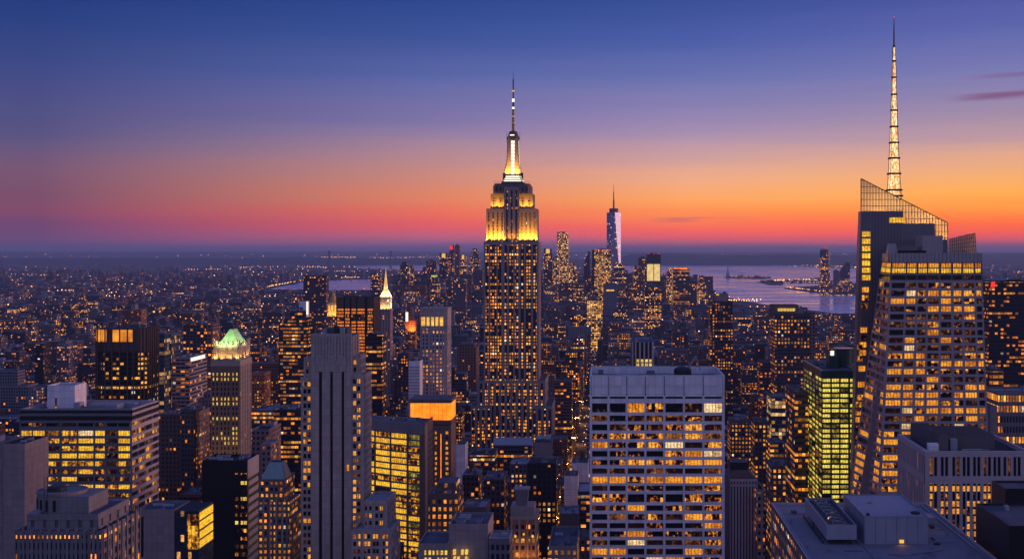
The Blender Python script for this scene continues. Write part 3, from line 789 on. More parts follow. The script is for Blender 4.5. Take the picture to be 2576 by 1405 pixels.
# ------------------------------------------------------------------ tall grey limestone tower with three dark vertical grooves
def grooved():
    Y0 = 560.; zr = Z(841, Y0); x0, x1 = X(782, Y0), X(884, Y0); Y1 = 578.
    t = T('limestone_tower', 'slim grey stone tower with three long dark vertical grooves and stepped wings', 'skyscraper', (X(835, Y0), Y0))
    reg(757, 936, 836, 1405, Y0, (X(757, Y0), X(1000, Y0), Y0 - 20, Y1 + 3), 'the grooved grey stone tower')
    cx4 = lambda a: (700 + a / 3.081) * .9148
    cy4 = lambda a: (1080 + a / 3.081) * .9148
    cx3 = lambda a: (700 + a / 3.2827) * .9148
    cy3 = lambda a: (680 + a / 3.2827) * .9148
    fc = Face((x0, Y0), (x1, Y0), 0, zr); L = X(884, Y0) - x0
    G = [((X(cx4(a), Y0) - x0) / L, (X(cx4(b), Y0) - x0) / L) for a, b in ((545, 571), (640, 663), (737, 759))]
    q = MB('limestone'); zg = Z(cy3(952), Y0)
    e = [0.] + [v for g in G for v in g] + [1.]
    for i in range(0, 8, 2): fc.slab(q, e[i], e[i + 1], 0, zg, -1.4, 0.)
    fc.slab(q, 0, 1, zg, zr - 5, -1.4, 0.)
    for s0, s1 in G:   # rounded heads
        m = (s0 + s1) / 2; w = (s1 - s0) / 2
        for k in range(4):
            f = math.sqrt(1 - ((k + .5) / 4) ** 2)
            for sg in (-1, 1):
                a, b = sorted((m + sg * w, m + sg * w * f)); fc.slab(q, a, b, zg - 2.4 + k * .6, zg - 1.8 + k * .6, -1.4, -.02)
    for k in range(12): fc.slab(q, .05 + k * .077, .05 + k * .077 + .045, zr - 12, zr - 1, -.5, .35)   # fluted crown
    fc.slab(q, 0, 1, zr - 5, zr + .4, -1.4, -.05)
    for s0, s1 in G: fc.slab(q, s0 - .05, s1 + .05, zr - 17, zr - 9.5, -.5, .28)
    q.box(x0, x1, Y0 + 1.4, Y1, 0, zr - .6, top='roof')
    p = t.part('wall', q)
    gm = MB('black_panel')
    for s0, s1 in G: fc.slab(gm, s0, s1, 0, zg, -1.39, -1.1)
    t.part('groove', gm, parent=p)
    sb = MB('limestone'); f = Face((x1, Y0 + .1), (x1, Y1), zr - 25, zr)
    for k in range(3): f.slab(sb, .1 + .3 * k, .24 + .3 * k, zr - 20, zr - .5, -.2, .4)
    t.part('buttress', sb)
    PER, rowh = 3.3, None
    def wing(pa, pb, yt, Ya, D, cols, sidecols, name, zmin=0., first=2.2):
        z1 = Z(yt, Ya); a, b = X(pa, Ya), X(pb, Ya)
        t.part(name, MB('limestone').tray(a + .5, b - .5, Ya + .5, Ya + D, zmin, z1, .5, 1., 'limestone'))
        t.part('wing_roof', MB('roof_pale').box(a + 1, b - 1, Ya + 1, Ya + D - .5, z1 - 1.3, z1 - .95))
        f1 = Face((a, Ya), (b, Ya), zmin, z1); fr = MB('limestone')
        rows = []; z = z1 - first
        while z > max(zmin, 25): rows.append((z - 2.0, z)); z -= PER
        L = pb - pa; sp = [((u - pa) / L, (v - pa) / L) for u, v in cols]
        ch = chooser(('room_warm', .36), ('office_part', .16), ('office_dim', .12), ('office_dark', .46))
        grid(t, fr, f1, sp, rows, .55, ch, 'limestone', 'limestone', -.03)
        if sidecols:
            f2 = Face((b, Ya + .02), (b, Ya + D), zmin, z1)
            grid(t, fr, f2, even(sidecols, .5), rows, .55, chooser(('office_dim', .1), ('office_dark', .6), ('room_warm', .04)), 'limestone', 'limestone', -.03)
        t.part('wing_frame', fr)
    wing(757, 781.5, 948, Y0 + 1, 17, [(cx4(413), cx4(440)), (cx4(449), cx4(474))], 0, 'wing')
    wing(764, 781.5, 898, Y0 + 3, 12, [(770, 776)], 0, 'upper_wing', Z(948, Y0 + 3) - 1)
    wing(884.5, 917, 941, Y0 + 1, 17, [(cx4(834), cx4(860)), (cx4(869), cx4(896))], 6, 'wing')
    wing(884.5, 906, 893, Y0 + 3, 13, [(887, 896)], 4, 'upper_wing', Z(941, Y0 + 3) - 1)
    wing(915, 975, 1258, Y0 - 6, 22, [(cx4(a), cx4(b)) for a, b in ((934, 953), (971, 992), (1022, 1047), (1062, 1086))], 4, 'lower_wing', first=2.5)
    wing(884, 986, 1331, Y0 - 14, 22, [(cx4(a), cx4(b)) for a, b in ((836, 860), (872, 896), (926, 948), (957, 980), (1002, 1024), (1030, 1052), (1085, 1105), (1112, 1130))], 5, 'lower_wing', first=2.)
    t.part('window', MB('room_warm').box(X(cx4(774), Y0), X(cx4(800), Y0), Y0 - .12, Y0 + .1, Z(cy4(657), Y0), Z(cy4(606), Y0), bottom=True), label='single lit window in the blank shaft')
    t.part('lift_house', MB('stone_dark').box(x0 + 5, x1 - 3, Y0 + 5, Y1 - 3, zr - .6, zr + 2.6))
    for a, h, m in ((.25, 3.2, 'unit'), (.55, 4.6, 'metal_dark'), (.7, 3.6, 'copper_dull')): t.part('roof_unit', MB(m).box(x0 + a * 18, x0 + a * 18 + 2, Y0 + 3.2, Y0 + 4.8, zr - .6, zr + h - .8))
    t.windows()
grooved()

# ------------------------------------------------------------------ curved yellow-lit office building
def yellow():
    t = T('office_building', 'broad bowed office building with bright yellow floors beside the grooved tower', 'office building', (X(1000, 710), 710))
    reg(931, 1087, 1048, 1390, 712, (-162, -104, 696, 740), 'the bright yellow bowed building')
    Yr, Yl = 700., 726.; A = (X(905, Yl), Yl); B = (X(1068, Yr), Yr); zr = Z(1066, Yr)
    pts = []
    for i in range(5):
        s = i / 4; b = 1.6 * math.sin(math.pi * s); pts.append((A[0] + (B[0] - A[0]) * s - b * .3, A[1] + (B[1] - A[1]) * s - b))
    C = (B[0] + .3, 731.)
    poly = pts + [C, (A[0], 748.)]
    ins = [(x + .3, y + 1.2) for x, y in pts] + [(C[0] - .9, C[1]), (A[0], 747.)]
    t.part('wall', MB('limestone_warm').prism(ins, 0, zr - 1, top='roof'))
    fr = MB()
    rows = []; z = zr - (369 - 262) * .297 * .228 / 1 + 1.5
    z = Z(1080 * .9148 + 313 * .2969 + 14, Yr)
    while z > 10: rows.append((z - 2.7, z)); z -= 3.62
    ch = chooser(('yellow_full', 1.6), ('yellow_part', .2), ('office_dark', .02))
    special = {2: 'p'}
    for i in range(4):
        f = Face(pts[i], pts[i + 1], 0, zr)
        def pick(r, s, i=i):
            if r in (2, 7, 11): return 'yellow_part'
            if i == 3: return rnd.choice(('yellow_part', 'yellow_part', 'yellow_full', 'green_part'))
            return ch(r, s)
        grid(t, fr, f, even(1, .93) if i < 3 else [(.06, .72)], rows, .9, pick, 'brown_stone', 'grey_spandrel', -.04)
        f.slab(fr, 0, 1, rows[0][1] + .6, zr, -.9, .25, 'concrete_grey')
    f2 = Face(B, C, 0, zr); sd = MB()
    grid(t, sd, f2, even(9, .5), rows, .9, lambda r, s: rnd.choices(('office_dark', 'office_dim', 'room_warm'), (.8, .15, .05))[0], 'brown_stone', 'brown_stone', -.05)
    t.part('front_frame', fr); t.part('side_frame', sd)
    clutter(t, A[0] + 14, B[0] - 4, 716, 729, zr - 1, 7, 2.2)
    t.windows()
yellow()

def orange_top():
    Y0 = 800.; xa, xb = X(1029, Y0), X(1136, Y0); z1 = Z(1013, Y0); z0 = Z(1057, Y0)
    t = T('louvre_tower', 'slim brown tower topped by a glowing orange louvred box', 'skyscraper', ((xa + xb) / 2, Y0))
    reg(1029, 1140, 1013, 1208, Y0, (xa, xb, Y0 - 1, Y0 + 26), 'the orange louvre topped tower')
    t.part('wall', MB('brown_stone').box(xa + 3, xb - .4, Y0 + .8, Y0 + 25, 0, z0 - 1))
    fr = MB('brown_stone'); fc = Face((X(1086, Y0), Y0), (xb - .4, Y0), 0, z0 - 3)
    rows = []; z = Z(1084, Y0)
    while z > 20: rows.append((z - 1.9, z)); z -= 3.35
    grid(t, fr, fc, [(.16, .27), (.72, .86)], rows, .7, lambda r, s: 'room_warm' if rnd.random() < .93 else 'office_dim', 'brown_stone', 'brown_stone', -.02)
    t.part('front_frame', fr)
    g = MB('orange_glow'); fc.slab(g, .46, .50, 20, Z(1090, Y0), .0, .12); t.part('light_line', g)
    fl = MB('stone_dark').box(xa, xb, Y0 - .6, Y0 + 26, z0 - 2.4, z0); fl.box(xa, xb, Y0 - .6, Y0 + 26, z1 + .2, z1 + 2.4, top='roof', bottom=True)
    fl.box(xa + 1, xb - 1, Y0 + 1, Y0 + 25, z0, z1 + .2)
    b = t.part('louvre_box', fl)
    for i in range(10):
        a = xa + .8 + (xb - xa - 1.6) * i / 10
        t.part('louvre_panel', MB('orange_glow').box(a + .12, a + (xb - xa - 1.6) / 10 - .06, Y0 + .3 + .2 * (i % 2), Y0 + .9, z0 + .3, z1 - .2, bottom=True), parent=b)
    t.part('louvre_panel', MB('orange_glow').box(xb - .95, xb - .4, Y0 + 2, Y0 + 24, z0 + .3, z1 - .2), parent=b)
    t.windows()
orange_top()

# ------------------------------------------------------------------ dark bronze tower, chamfered, with lit amber crown panels
def bronze():
    Y0 = 1000.; s = Y0 / F; zr = Z(825, Y0); x0, x1 = X(231, Y0), X(366, Y0); ch = 6.
    t = T('bronze_tower', 'dark bronze ribbed tower with amber glowing panels around its flat top', 'skyscraper', ((x0 + x1) / 2, Y0))
    reg(231, 358, 822, 1005, Y0, (x0, x1, Y0 - 2, Y0 + 38), 'the amber topped bronze tower')
    cxd = lambda a: X(a / 3.2827 * .9148, Y0)
    poly = [(x0 + ch * 1.6, Y0), (x1 - ch, Y0), (x1, Y0 + ch), (x1, Y0 + 30), (x1 - ch, Y0 + 36), (x0 + ch, Y0 + 36), (x0, Y0 + 30), (x0, Y0 + ch * 1.2)]
    zc = Z(858, Y0)
    t.part('wall', MB('bronze_glass', (.035, .025, .022), (.55, 3.1, 4., 3.9)).prism(poly, 0, zc - 8).prism(poly, zc - 8, zr - 1, 'bronze', 'roof_dark'))
    rb = MB('bronze')
    for a in (880, 950, 1012, 1082, 1152, 1205):
        x = cxd(a); rb.box(x - .5, x + .5, Y0 - .7, Y0 + .2, 0, zr + .4)
    f = Face(poly[1], poly[2], 0, zr)
    for k in (.2, .55, .9): f.slab(rb, k - .05, k + .05, 0, zr + .4, -.2, .7)
    f = Face(poly[2], poly[3], 0, zr)
    for k in range(6): f.slab(rb, .03 + k * .17, .08 + k * .17, 0, zr + .4, -.2, .7)
    f = Face(poly[7], poly[0], 0, zr)
    for k in (.1, .4, .7, .98): f.slab(rb, k - .04, k, 0, zr + .4, -.2, .6)
    t.part('rib', rb)
    for a, b in ((886, 906), (926, 960), (1016, 1080), (1088, 1150), (1158, 1203)):
        t.part('crown_panel', MB('amber_glow').box(cxd(a), cxd(b), Y0 - .25, Y0 + .1, Z(859, Y0), Z(829, Y0), bottom=True))
    g = MB('amber_glow'); f = Face(poly[7], poly[0], 0, zr)
    for a, b in ((.12, .34), (.44, .64), (.72, .92)): f.slab(g, a, b, Z(858, Y0), Z(829, Y0), -.1, .25)
    t.part('crown_panel', g)
    clutter(t, x0 + 8, x1 - 8, Y0 + 8, Y0 + 30, zr - 1, 8, 5)
bronze()

# ------------------------------------------------------------------ brick tower with lit green pyramid roof
def green_roof():
    Y0 = 880.; x0, x1 = X(531, Y0), X(603, Y0); Y1 = Y0 + 29; zb = Z(906, Y0)
    t = T('ornate_tower', 'brown stone tower with floodlit pale green pyramid roof above golden arches', 'skyscraper', ((x0 + x1) / 2, Y0))
    reg(531, 633, 820, 1157, Y0, (x0, x1, Y0 - 1, Y1), 'the green pyramid roofed tower')
    t.part('wall', MB('brown_stone').box(x0 + .5, x1 - .5, Y0 + .5, Y1 - .5, 0, zb - 3))
    fr = MB('brown_stone'); fc = Face((x0, Y0), (x1, Y0), 0, zb); cxd = lambda a: (X(a / 3.2827 * .9148, Y0) - x0) / (x1 - x0)
    sp = [(cxd(a - 7), cxd(a + 7)) for a in (1925, 1960, 2000, 2030, 2062, 2105, 2136)]
    rows = []; z = Z(937, Y0)
    for k in range(40):
        if z < 20: break
        rows.append((z - 2.1, z)); z -= 3.55
    litrow = {0, 1, 5, 6, 9, 13, 19, 20}; halfrow = {11, 12, 14}
    def pick(r, s):
        r %= 22
        if r in litrow: return 'room_yellow' if rnd.random() < .9 else 'room_warm'
        if r in halfrow: return 'room_yellow' if s > 4 or rnd.random() < .3 else 'office_dark'
        return 'office_dim' if rnd.random() < .08 else 'office_dark'
    grid(t, fr, fc, sp, rows, .55, pick, 'brown_stone', 'brown_stone', -.02)
    f2 = Face((x1, Y0 + .02), (x1, Y1), 0, zb)
    grid(t, fr, f2, even(7, .4), rows, .55, lambda r, s: rnd.choices(('office_dark', 'office_dim', 'room_warm'), (.9, .06, .03))[0], 'limestone_warm', 'brown_stone', -.25)
    t.part('facade_frame', fr)
    co = MB('limestone_warm').box(x0 - .5, x1 + .5, Y0 - .5, Y1 + .5, zb - 4, zb - 2.6, bottom=True); co.box(x0 - .2, x1 + .2, Y0 - .2, Y1 + .2, zb - 2.6, zb)
    t.part('cornice', co)
    a, b, c, d = x0 + 1.8, x1 - 1.2, Y0 + 1.5, Y1 - 1.5; z1 = Z(866, Y0)
    cr = MB('limestone'); cr.box(a + 1, b - 1, c + 1, d - 1, zb, z1, top='roof')
    for f, k in ((Face((a, c), (b, c), zb, z1), 5), (Face((b, c), (b, d), zb, z1), 6)):
        for i in range(k):
            s = (i + .5) / k; w = .22 / k
            f.slab(cr, s - w, s + w, zb, z1 + (2.4 if i in (0, k - 1) else .6), -1.2, 0.)
        f.slab(cr, .02, .98, z1 - 2.6, z1 - .6, -1.1, -.1)
    p = t.part('crown', cr)
    pin = MB('limestone')
    for x, y in ((a, c), (b, c), (b, d), (a, d), ((a + b) / 2, c), (b, (c + d) / 2)):
        pin.lathe(x, y, [(.75, zb), (.7, z1 + 1), (.45, z1 + 2), (.05, z1 + 4.2)], 6)
    t.part('pinnacle', pin, parent=p)
    z2 = Z(830, Y0); m, nn = (a + b) / 2 + 1, (c + d) / 2
    base = [(a + 1.3, c + 1.5), (b - .8, c + 1.5), (b - .8, d - 1.5), (a + 1.3, d - 1.5)]
    mid = [(m + (x - m) * .62, nn + (y - nn) * .7) for x, y in base]; top = [(m + (x - m) * .16, nn + (y - nn) * .4) for x, y in base]
    rf = MB('copper').prism(base, z1 - .5, z1 + (z2 - z1) * .34, None, False, mid); rf.prism(mid, z1 + (z2 - z1) * .34, z2, None, None, top)
    rr = t.part('roof', rf)
    dm = MB('copper')
    for k in (.28, .5, .72):
        x = base[0][0] + (base[1][0] - base[0][0]) * k
        dm.prism([(x - .8, base[0][1] - .3), (x + .8, base[0][1] - .3), (x + .8, base[0][1] + 3), (x - .8, base[0][1] + 3)], z1 - .4, z1 + 1.8, None, None, [(x - .1, base[0][1] - .1), (x + .1, base[0][1] - .1), (x + .1, base[0][1] + 3), (x - .1, base[0][1] + 3)])
    t.part('dormer', dm, parent=rr)
    t.part('finial', MB('metal_dark').lathe(m, nn, [(.8, z2), (.5, z2 + 2), (.9, z2 + 2.4), (.2, z2 + 4), (.06, z2 + 13)], 6), parent=rr)
    for s in (.15, .38, .62, .88): flood((x0 + (x1 - x0) * s, Y0 - .6, zb + .7), (x0 + (x1 - x0) * s, Y0 + 4, zb + 8), 2600, (1., .55, .12))
    for s in (.2, .5, .8): flood((x1 + .6, Y0 + 29 * s, zb + .7), (x1 - 3, Y0 + 29 * s, zb + 8), 2200, (1., .55, .12))
    for s in (.2, .5, .8): flood((x0 + (x1 - x0) * s, Y0 - 6, z1 + 1.), (m, nn, z1 + 8), 6500, (.8, 1., .36))
    for s in (.2, .8): flood((x0 + (x1 - x0) * s, Y0 - 16, 70), (x0 + (x1 - x0) * s, Y0, 125), 26000, (1., .62, .22), 90)
    flood((x1 + 6, nn, z1 + 1.), (m, nn, z1 + 8), 6500, (.8, 1., .36))
    t.windows()
green_roof()

# ------------------------------------------------------------------ faceted glass tower with a lit spire
def glass_tower():
    YF = 590.
    t = T('glass_skyscraper', 'faceted glass skyscraper with sloping lattice crown and tall golden lit spire', 'skyscraper', (X(2330, YF), YF))
    reg(2137, 2492, 45, 1245, YF, (X(2137, 590), X(2495, 590) + 2, 588, 668), 'the faceted spire skyscraper')
    # front mass, tapering
    zt = Z(660, YF)
    flb, frb = X(2174, YF), X(2516, YF); flt, frt = X(2241.8, YF), X(2470, YF)
    YB = 628.; blb, blt = X(2051, YB), X(2218, YB)
    rows = []; z = Z(711, YF); pit = 3.78
    while z > 14: rows.append((z - 2.55, z)); z -= pit
    c7 = lambda a: (2112 + a / 3.2827) * .9148
    s0 = 2241 + (711 - 800) * 0.02; L = 2473 - 2235.
    sp = [((c7(a) - 2237.) / 236., (c7(b) - 2237.) / 236.) for a, b in ((1110, 1232), (1250, 1332), (1352, 1428), (1446, 1542), (1563, 1652), (1676, 1748), (1768, 1862), (1880, 1934))]
    sp = [(max(.012, a), min(.985, b)) for a, b in sp]
    fF = Face((flb, YF), (frb, YF), 0, zt, (flt, YF), (frt, YF))
    fL = Face((blb, YB), (flb, YF), 0, zt, (blt, YB), (flt, YF))
    core = MB('boa_dark'); i = 1.3
    core.prism([(flb + 3.4, YF + i), (frb - .15, YF + i), (frb - .15, YB), (blb + 4.2, YB)], 0, zt, 'boa_dark', 'roof', [(flt + 3.4, YF + i), (frt - .15, YF + i), (frt - .15, YB), (blt + 3.4, YB)])
    t.part('core', core)
    # right flank
    fR = Face((frb, YF + .05), (frb, YB), 0, zt, (frt, YF + .05), (frt, YB)); rk = MB('boa_spandrel')
    for k in range(40): fR.slab(rk, 0, 1, 3 + k * pit, 4.2 + k * pit, -.2, .12)
    t.part('flank', rk)
    bias = [.35, .8, .9, .9, .35, .3, .5, .6, .25, .55, .8, .7, .5, .75, .85, .95, .6, .5, .4, .6, .7, .6, .7, .8, .8, .7, .6]
    full = {1: (3, 4), 2: (0, 1), 3: (3, 4, 5, 6), 6: (3,), 7: (1,), 9: (1, 2), 10: (4, 5, 6, 7), 11: (1, 2), 13: (0, 1, 6, 7), 14: (0, 1, 2, 5, 6), 15: (0, 1, 2, 3), 16: (4, 5, 6, 7), 17: (2,), 20: (0, 1), 22: (0,), 24: (0,)}
    def pf(r, s):
        if s in full.get(r, ()): return 'office_full'
        v = rnd.random(); b = bias[r] if r < len(bias) else .5
        if v > .975: return 'office_white'
        return 'office_full' if v < .08 * b else 'office_part' if v < .85 * b else 'office_dim' if v < .92 else 'office_dark'
    fr = MB()
    grid(t, fr, fF, sp, rows, 1.1, pf, 'boa_spandrel', 'boa_spandrel', .05, rows[0][1] + 1.1)
    t.part('front_spandrel', fr)
    def pl(r, s):
        if r in (15, 20, 23, 24, 25): return 'office_full'
        return rnd.choices(('office_full', 'office_part', 'office_dim', 'office_dark'), (.05, .35, .35, .25))[0]
    nf = len(t.w)
    lf = MB()
    grid(t, lf, fL, [(.04, .48), (.52, .96)], rows, .9, pl, 'boa_spandrel', 'boa_spandrel', .08, rows[0][1] + 1.1)
    t.part('facet_spandrel', lf)
    # glazed top storeys: lit strips behind mullions
    z = rows[0][1] + 1.1
    bands = [(z + .3, z + 2.9, 'office_dark'), (Z(686, YF), Z(675, YF), 'yellow_full'), (Z(672, YF), Z(662, YF), 'office_full')]
    gl = MB('boa_dark')
    for f, spn in ((fF, sp), (fL, [(.05, .5), (.54, .97)])):
        f.slab(gl, 0, 1, z, zt, -1.0, -.3, 'boa_dark')
        for a, b, m in bands:
            for s0_, s1_ in spn:
                q = MB(m); f.slab(q, s0_, s1_, a, b, -.3, -.05); t.part('glazed_storey', q)
    for f, k in ((fF, 40), (fL, 8)):
        for j in range(k + 1): f.slab(gl, max(0, j / k - .0015), min(1, j / k + .0015), z, zt + .2, -.3, .12, 'mullion')
        for zz in (z, Z(690, YF), Z(673.5, YF)): f.slab(gl, 0, 1, zz - .25, zz + .25, -.3, .1, 'boa_spandrel')
    t.part('glazed_crown', gl)
    # blank glazed parapet above
    zp = Z(636, YF); a0, a1 = X(2243, YF), X(2470, YF)
    t.part('parapet', MB('boa_spandrel').box(a0, a1, YF, YF + .5, zt, zp).box(a1 - .5, a1, YF + .5, YB, zt, zp - .2).prism([(flt, YF + .5), (flt + .5, YF + .5), (blt + .5, YB), (blt, YB)], zt, zp - .2))
    pm = MB('mullion')
    for j in range(24): x = a0 + (a1 - a0) * j / 23; pm.box(x - .06, x + .06, YF - .1, YF - .003, zt, zp + .2)
    t.part('parapet_mullion', pm)
    def lattice(pts, y, nx, nz, name, glow_to=None, depth=.4, gm='office_dim'):
        """open screen: quad with bottom-left, bottom-right, top-right, top-left in (x, z)"""
        bl, br, tr, tl = [Vector((a, 0, b)) for a, b in pts]
        q = MB('mullion'); P = lambda s, v: bl.lerp(br, s).lerp(tl.lerp(tr, s), v) + Vector((0, y, 0))
        for i in range(nx + 1): q.bar(P(i / nx, 0), P(i / nx, 1), .13)
        for j in range(nz + 1): q.bar(P(0, j / nz), P(1, j / nz), .13)
        return q, P
    # right crystal screen
    q, P = lattice([(X(2387, 600), Z(640, 600)), (X(2456, 600), Z(640, 600)), (X(2453, 600), Z(586, 600)), (X(2387, 600), Z(601, 600))], 600., 14, 5, 'screen')
    p = t.part('crystal_screen', q)
    g = MB('crown_glass')
    P2 = lambda s, v: P(s, v) + Vector((0, .3, 0))
    g.face([P2(0, 0), P2(1, 0), P2(1, 1), P2(0, 1)]); t.part('screen_glass', g, parent=p)
    q = MB('mullion')
    for k in range(8): q.bar((X(2456, 600), 600 + k * 4, Z(640, 600)), (X(2453, 600), 600 + k * 4, Z(590, 600)), .13)
    for v in (0, .33, .66, 1): q.bar((X(2456 - 3 * v, 600), 600, Z(640 - 52 * v, 600)), (X(2456 - 3 * v, 600), 628, Z(640 - 52 * v, 600)), .13)
    t.part('crystal_screen', q)
    # left crystal
    q = MB('boa_spandrel'); za, zb = zp - .1, Z(602, 600)
    q.prism([(X(2232, 598), 597), (X(2262, 598), 597), (X(2262, 598), 612), (X(2224, 612), 612)], zt, zb - 2, None, 'roof', [(X(2236, 598), 599), (X(2255, 598), 599), (X(2250, 598), 611), (X(2232, 612), 611)])
    t.part('left_crystal', q)
    # plant on the front roof
    t.part('plant_room', MB('boa_spandrel').prism([(X(2319, 598), 598), (X(2372, 598), 598), (X(2372, 598), 612), (X(2319, 598), 612)], zp - 3, Z(592, 598), None, 'roof', [(X(2322, 598), 598), (X(2372, 598), 598), (X(2372, 598), 612), (X(2322, 598), 612)]))
    t.part('plant_room', MB('concrete_grey').box(X(2254, 600), X(2306, 600), 600, 610, zp - 4, Z(618, 600))); t.part('plant_slot', MB('black_panel').box(X(2262, 596), X(2330, 596), 596, 599, zp - 3, Z(630, 596)))
    # tall rear slab with a sloping lattice top
    YS, YE = 640., 647.
    xl, xr = X(2166, YS), X(2384, YS); xlb = X(2126, YS)
    ztop = Z(531, YS)
    q = MB('boa_dark')
    q.prism([(xlb, YS), (xr + 1, YS), (xr + 1, YE), (xlb, YE)], 0, Z(602, YS), None, False, [(X(2163, YS), YS), (xr, YS), (xr, YE), (X(2163, YS), YE)])
    q.prism([(X(2163, YS), YS), (X(2352, YS), YS), (X(2352, YS), YE), (X(2163, YS), YE)], Z(602, YS), Z(562, YS), None, 'roof', [(X(2165, YS), YS), (X(2352, YS), YS), (X(2352, YS), YE), (X(2165, YS), YE)])
    q.prism([(X(2165, YS), YS), (X(2271, YS), YS), (X(2271, YS), YE), (X(2165, YS), YE)], Z(562, YS), ztop, None, 'roof', [(xl, YS), (X(2271, YS), YS), (X(2271, YS), YE), (xl, YE)])
    p = t.part('rear_slab', q)
    ml = MB('mullion')
    for j in range(26):
        x = X(2170 + j * 8, YS); ml.box(x - .06, x + .06, YS - .12, YS - .004, Z(900, YS), Z(602, YS) if j > 12 else ztop)
    t.part('slab_mullion', ml, parent=p)
    zc = [582 + 18.2 * k for k in range(7)]
    for y in zc: t.part('slab_window', MB('yellow_full').box(X(2169, YS), X(2189, YS), YS - .3, YS - .02, Z(y + 13, YS), Z(y, YS), bottom=True), parent=p)
    for y in (722, 742, 763, 823, 842, 860, 880, 920, 960, 992): t.part('slab_window', MB(rnd.choice(('office_part', 'office_full', 'office_part'))).box(X(2170 - (y - 700) * .045, YS), X(2186 - (y - 700) * .045, YS), YS - .5, YS - .2, Z(y + 13, YS), Z(y, YS), bottom=True), parent=p)
    for y in (866, 895, 1010, 1030, 1048, 1070, 1095, 1120, 1150, 1180): t.part('slab_window', MB(rnd.choice(('office_full', 'yellow_part', 'office_part'))).box(X(2152.5 - (y - 860) * .022, YS) + .8, X(2170 - (y - 860) * .022, YS), YS - .6, YS - .25, Z(y + 13, YS), Z(y, YS), bottom=True), parent=p)
    t.part('slab_window', MB('yellow_full').box(X(2237, YS), X(2276, YS), YS - .3, YS - .02, Z(560, YS), Z(547, YS), bottom=True), parent=p)
    # lattice crown: sloped top edge, front and back screens
    for yy, nm in ((YS, 'front'),):
        q = MB('mullion'); zl, zr_ = Z(449, YS), Z(560, YS); zb0 = ztop if nm == 'front' else Z(600, YS)
        top = lambda x: zl + (zr_ - zl) * (x - xl) / (xr - xl)
        nx = 29
        for i in range(nx + 1):
            x = xl + (xr - xl) * i / nx; lo = (ztop if x < X(2271, YS) else Z(562, YS) if x < X(2352, YS) else Z(602, YS)) if nm == 'front' else ztop - 12
            q.bar((x, yy, lo), (x, yy, top(x)), .2)
        zz = ztop - 14
        while zz < zl:
            xe = min(xr, xl + (xr - xl) * (zl - zz) / (zl - zr_)); xs = xl
            if nm == 'front':
                if zz < Z(562, YS): xs = X(2352, YS)
                elif zz < ztop: xs = X(2271, YS)
            if xe > xs + .5: q.bar((xs, yy, zz), (xe, yy, zz), .2)
            zz += 3.35
        q.bar((xl, yy, zl), (xr, yy, zr_), .3); q.bar((xl, yy, ztop), (xl, yy, zl), .3); q.bar((xr, yy, Z(602, YS)), (xr, yy, zr_), .25)
        t.part('crown_lattice', q)
        g = MB('crown_glass'); y2 = yy + (.4 if nm == 'front' else -.4)
        zi = top(X(2352, YS)); zj = top(X(2271, YS))
        g.face([(xl, y2, ztop), (X(2271, YS), y2, ztop), (X(2271, YS), y2, zj), (xl, y2, zl)])
        g.face([(X(2271, YS), y2, Z(562, YS)), (X(2352, YS), y2, Z(562, YS)), (X(2352, YS), y2, zi), (X(2271, YS), y2, zj)])
        g.face([(X(2352, YS), y2, Z(602, YS)), (xr, y2, Z(602, YS)), (xr, y2, zr_), (X(2352, YS), y2, zi)])
        t.part('crown_glazing', g)
    for k in range(3): flood((X(2185 + k * 40, 652), 653, ztop + .6), (X(2185 + k * 40, 641), 642, ztop + 6), 9000, (1., .55, .15))
    for k in range(2): flood((X(2300 + k * 30, 652), 653, Z(562, YS) + .6), (X(2300 + k * 30, 641), 642, Z(562, YS) + 6), 9000, (1., .55, .15))
    flood((X(2370, 652), 654, Z(602, YS) + .6), (X(2368, 641), 642, Z(575, YS)), 20000, (1., .5, .1))
    # spire
    xs, ys = X(2249, 655), 655.; zb, zt2 = Z(520, 655), Z(45, 655); k = .2134
    seg = [(600, 36.), (493, 30.), (478, 28.), (437, 24.), (398, 20.5), (359, 17.3), (319, 14.8), (278, 12.8), (238, 10.6), (195, 8.8), (154, 7.), (117, 4.6)]
    def w(y):
        for (y0, a), (y1, b) in zip(seg, seg[1:]):
            if y0 >= y >= y1: return (a + (b - a) * (y0 - y) / (y0 - y1)) * k
        return .3
    S = MB('mullion'); G = MB('spire_glow'); Bn = MB('metal_dark')
    ys_ = [y for y, _ in seg]
    for a, b in zip(seg, seg[1:]):
        wa, wb = a[1] * k, b[1] * k; za, zb_ = Z(a[0], 655), Z(b[0], 655)
        for sx in (-1, 1):
            for sy in (-1, 1): S.bar((xs + sx * wa / 2, ys + sy * wa / 2, za), (xs + sx * wb / 2, ys + sy * wb / 2, zb_), .16)
        for j in range(5):
            v0, v1 = j / 5, (j + 1) / 5; w0, w1 = wa + (wb - wa) * v0, wa + (wb - wa) * v1; z0_, z1_ = za + (zb_ - za) * v0, za + (zb_ - za) * v1
            sg = 1 if j % 2 else -1
            S.bar((xs - sg * w0 / 2, ys - w0 / 2, z0_), (xs + sg * w1 / 2, ys - w1 / 2, z1_), .05)
            S.bar((xs - w0 / 2, ys - w0 / 2, z0_), (xs + w0 / 2, ys - w0 / 2, z0_), .05)
            S.bar((xs + w0 / 2, ys - sg * w0 / 2, z0_), (xs + w1 / 2, ys + sg * w1 / 2, z1_), .05)
        h0, h1 = wa * .42, wb * .42
        G.prism([(xs - h0, ys - h0), (xs + h0, ys - h0), (xs + h0, ys + h0), (xs - h0, ys + h0)], za, zb_ - .5, None, None, [(xs - h1, ys - h1), (xs + h1, ys - h1), (xs + h1, ys + h1), (xs - h1, ys + h1)])
        Bn.box(xs - wb * .62, xs + wb * .62, ys - wb * .62, ys + wb * .62, zb_ - .45, zb_ + .45, bottom=True)
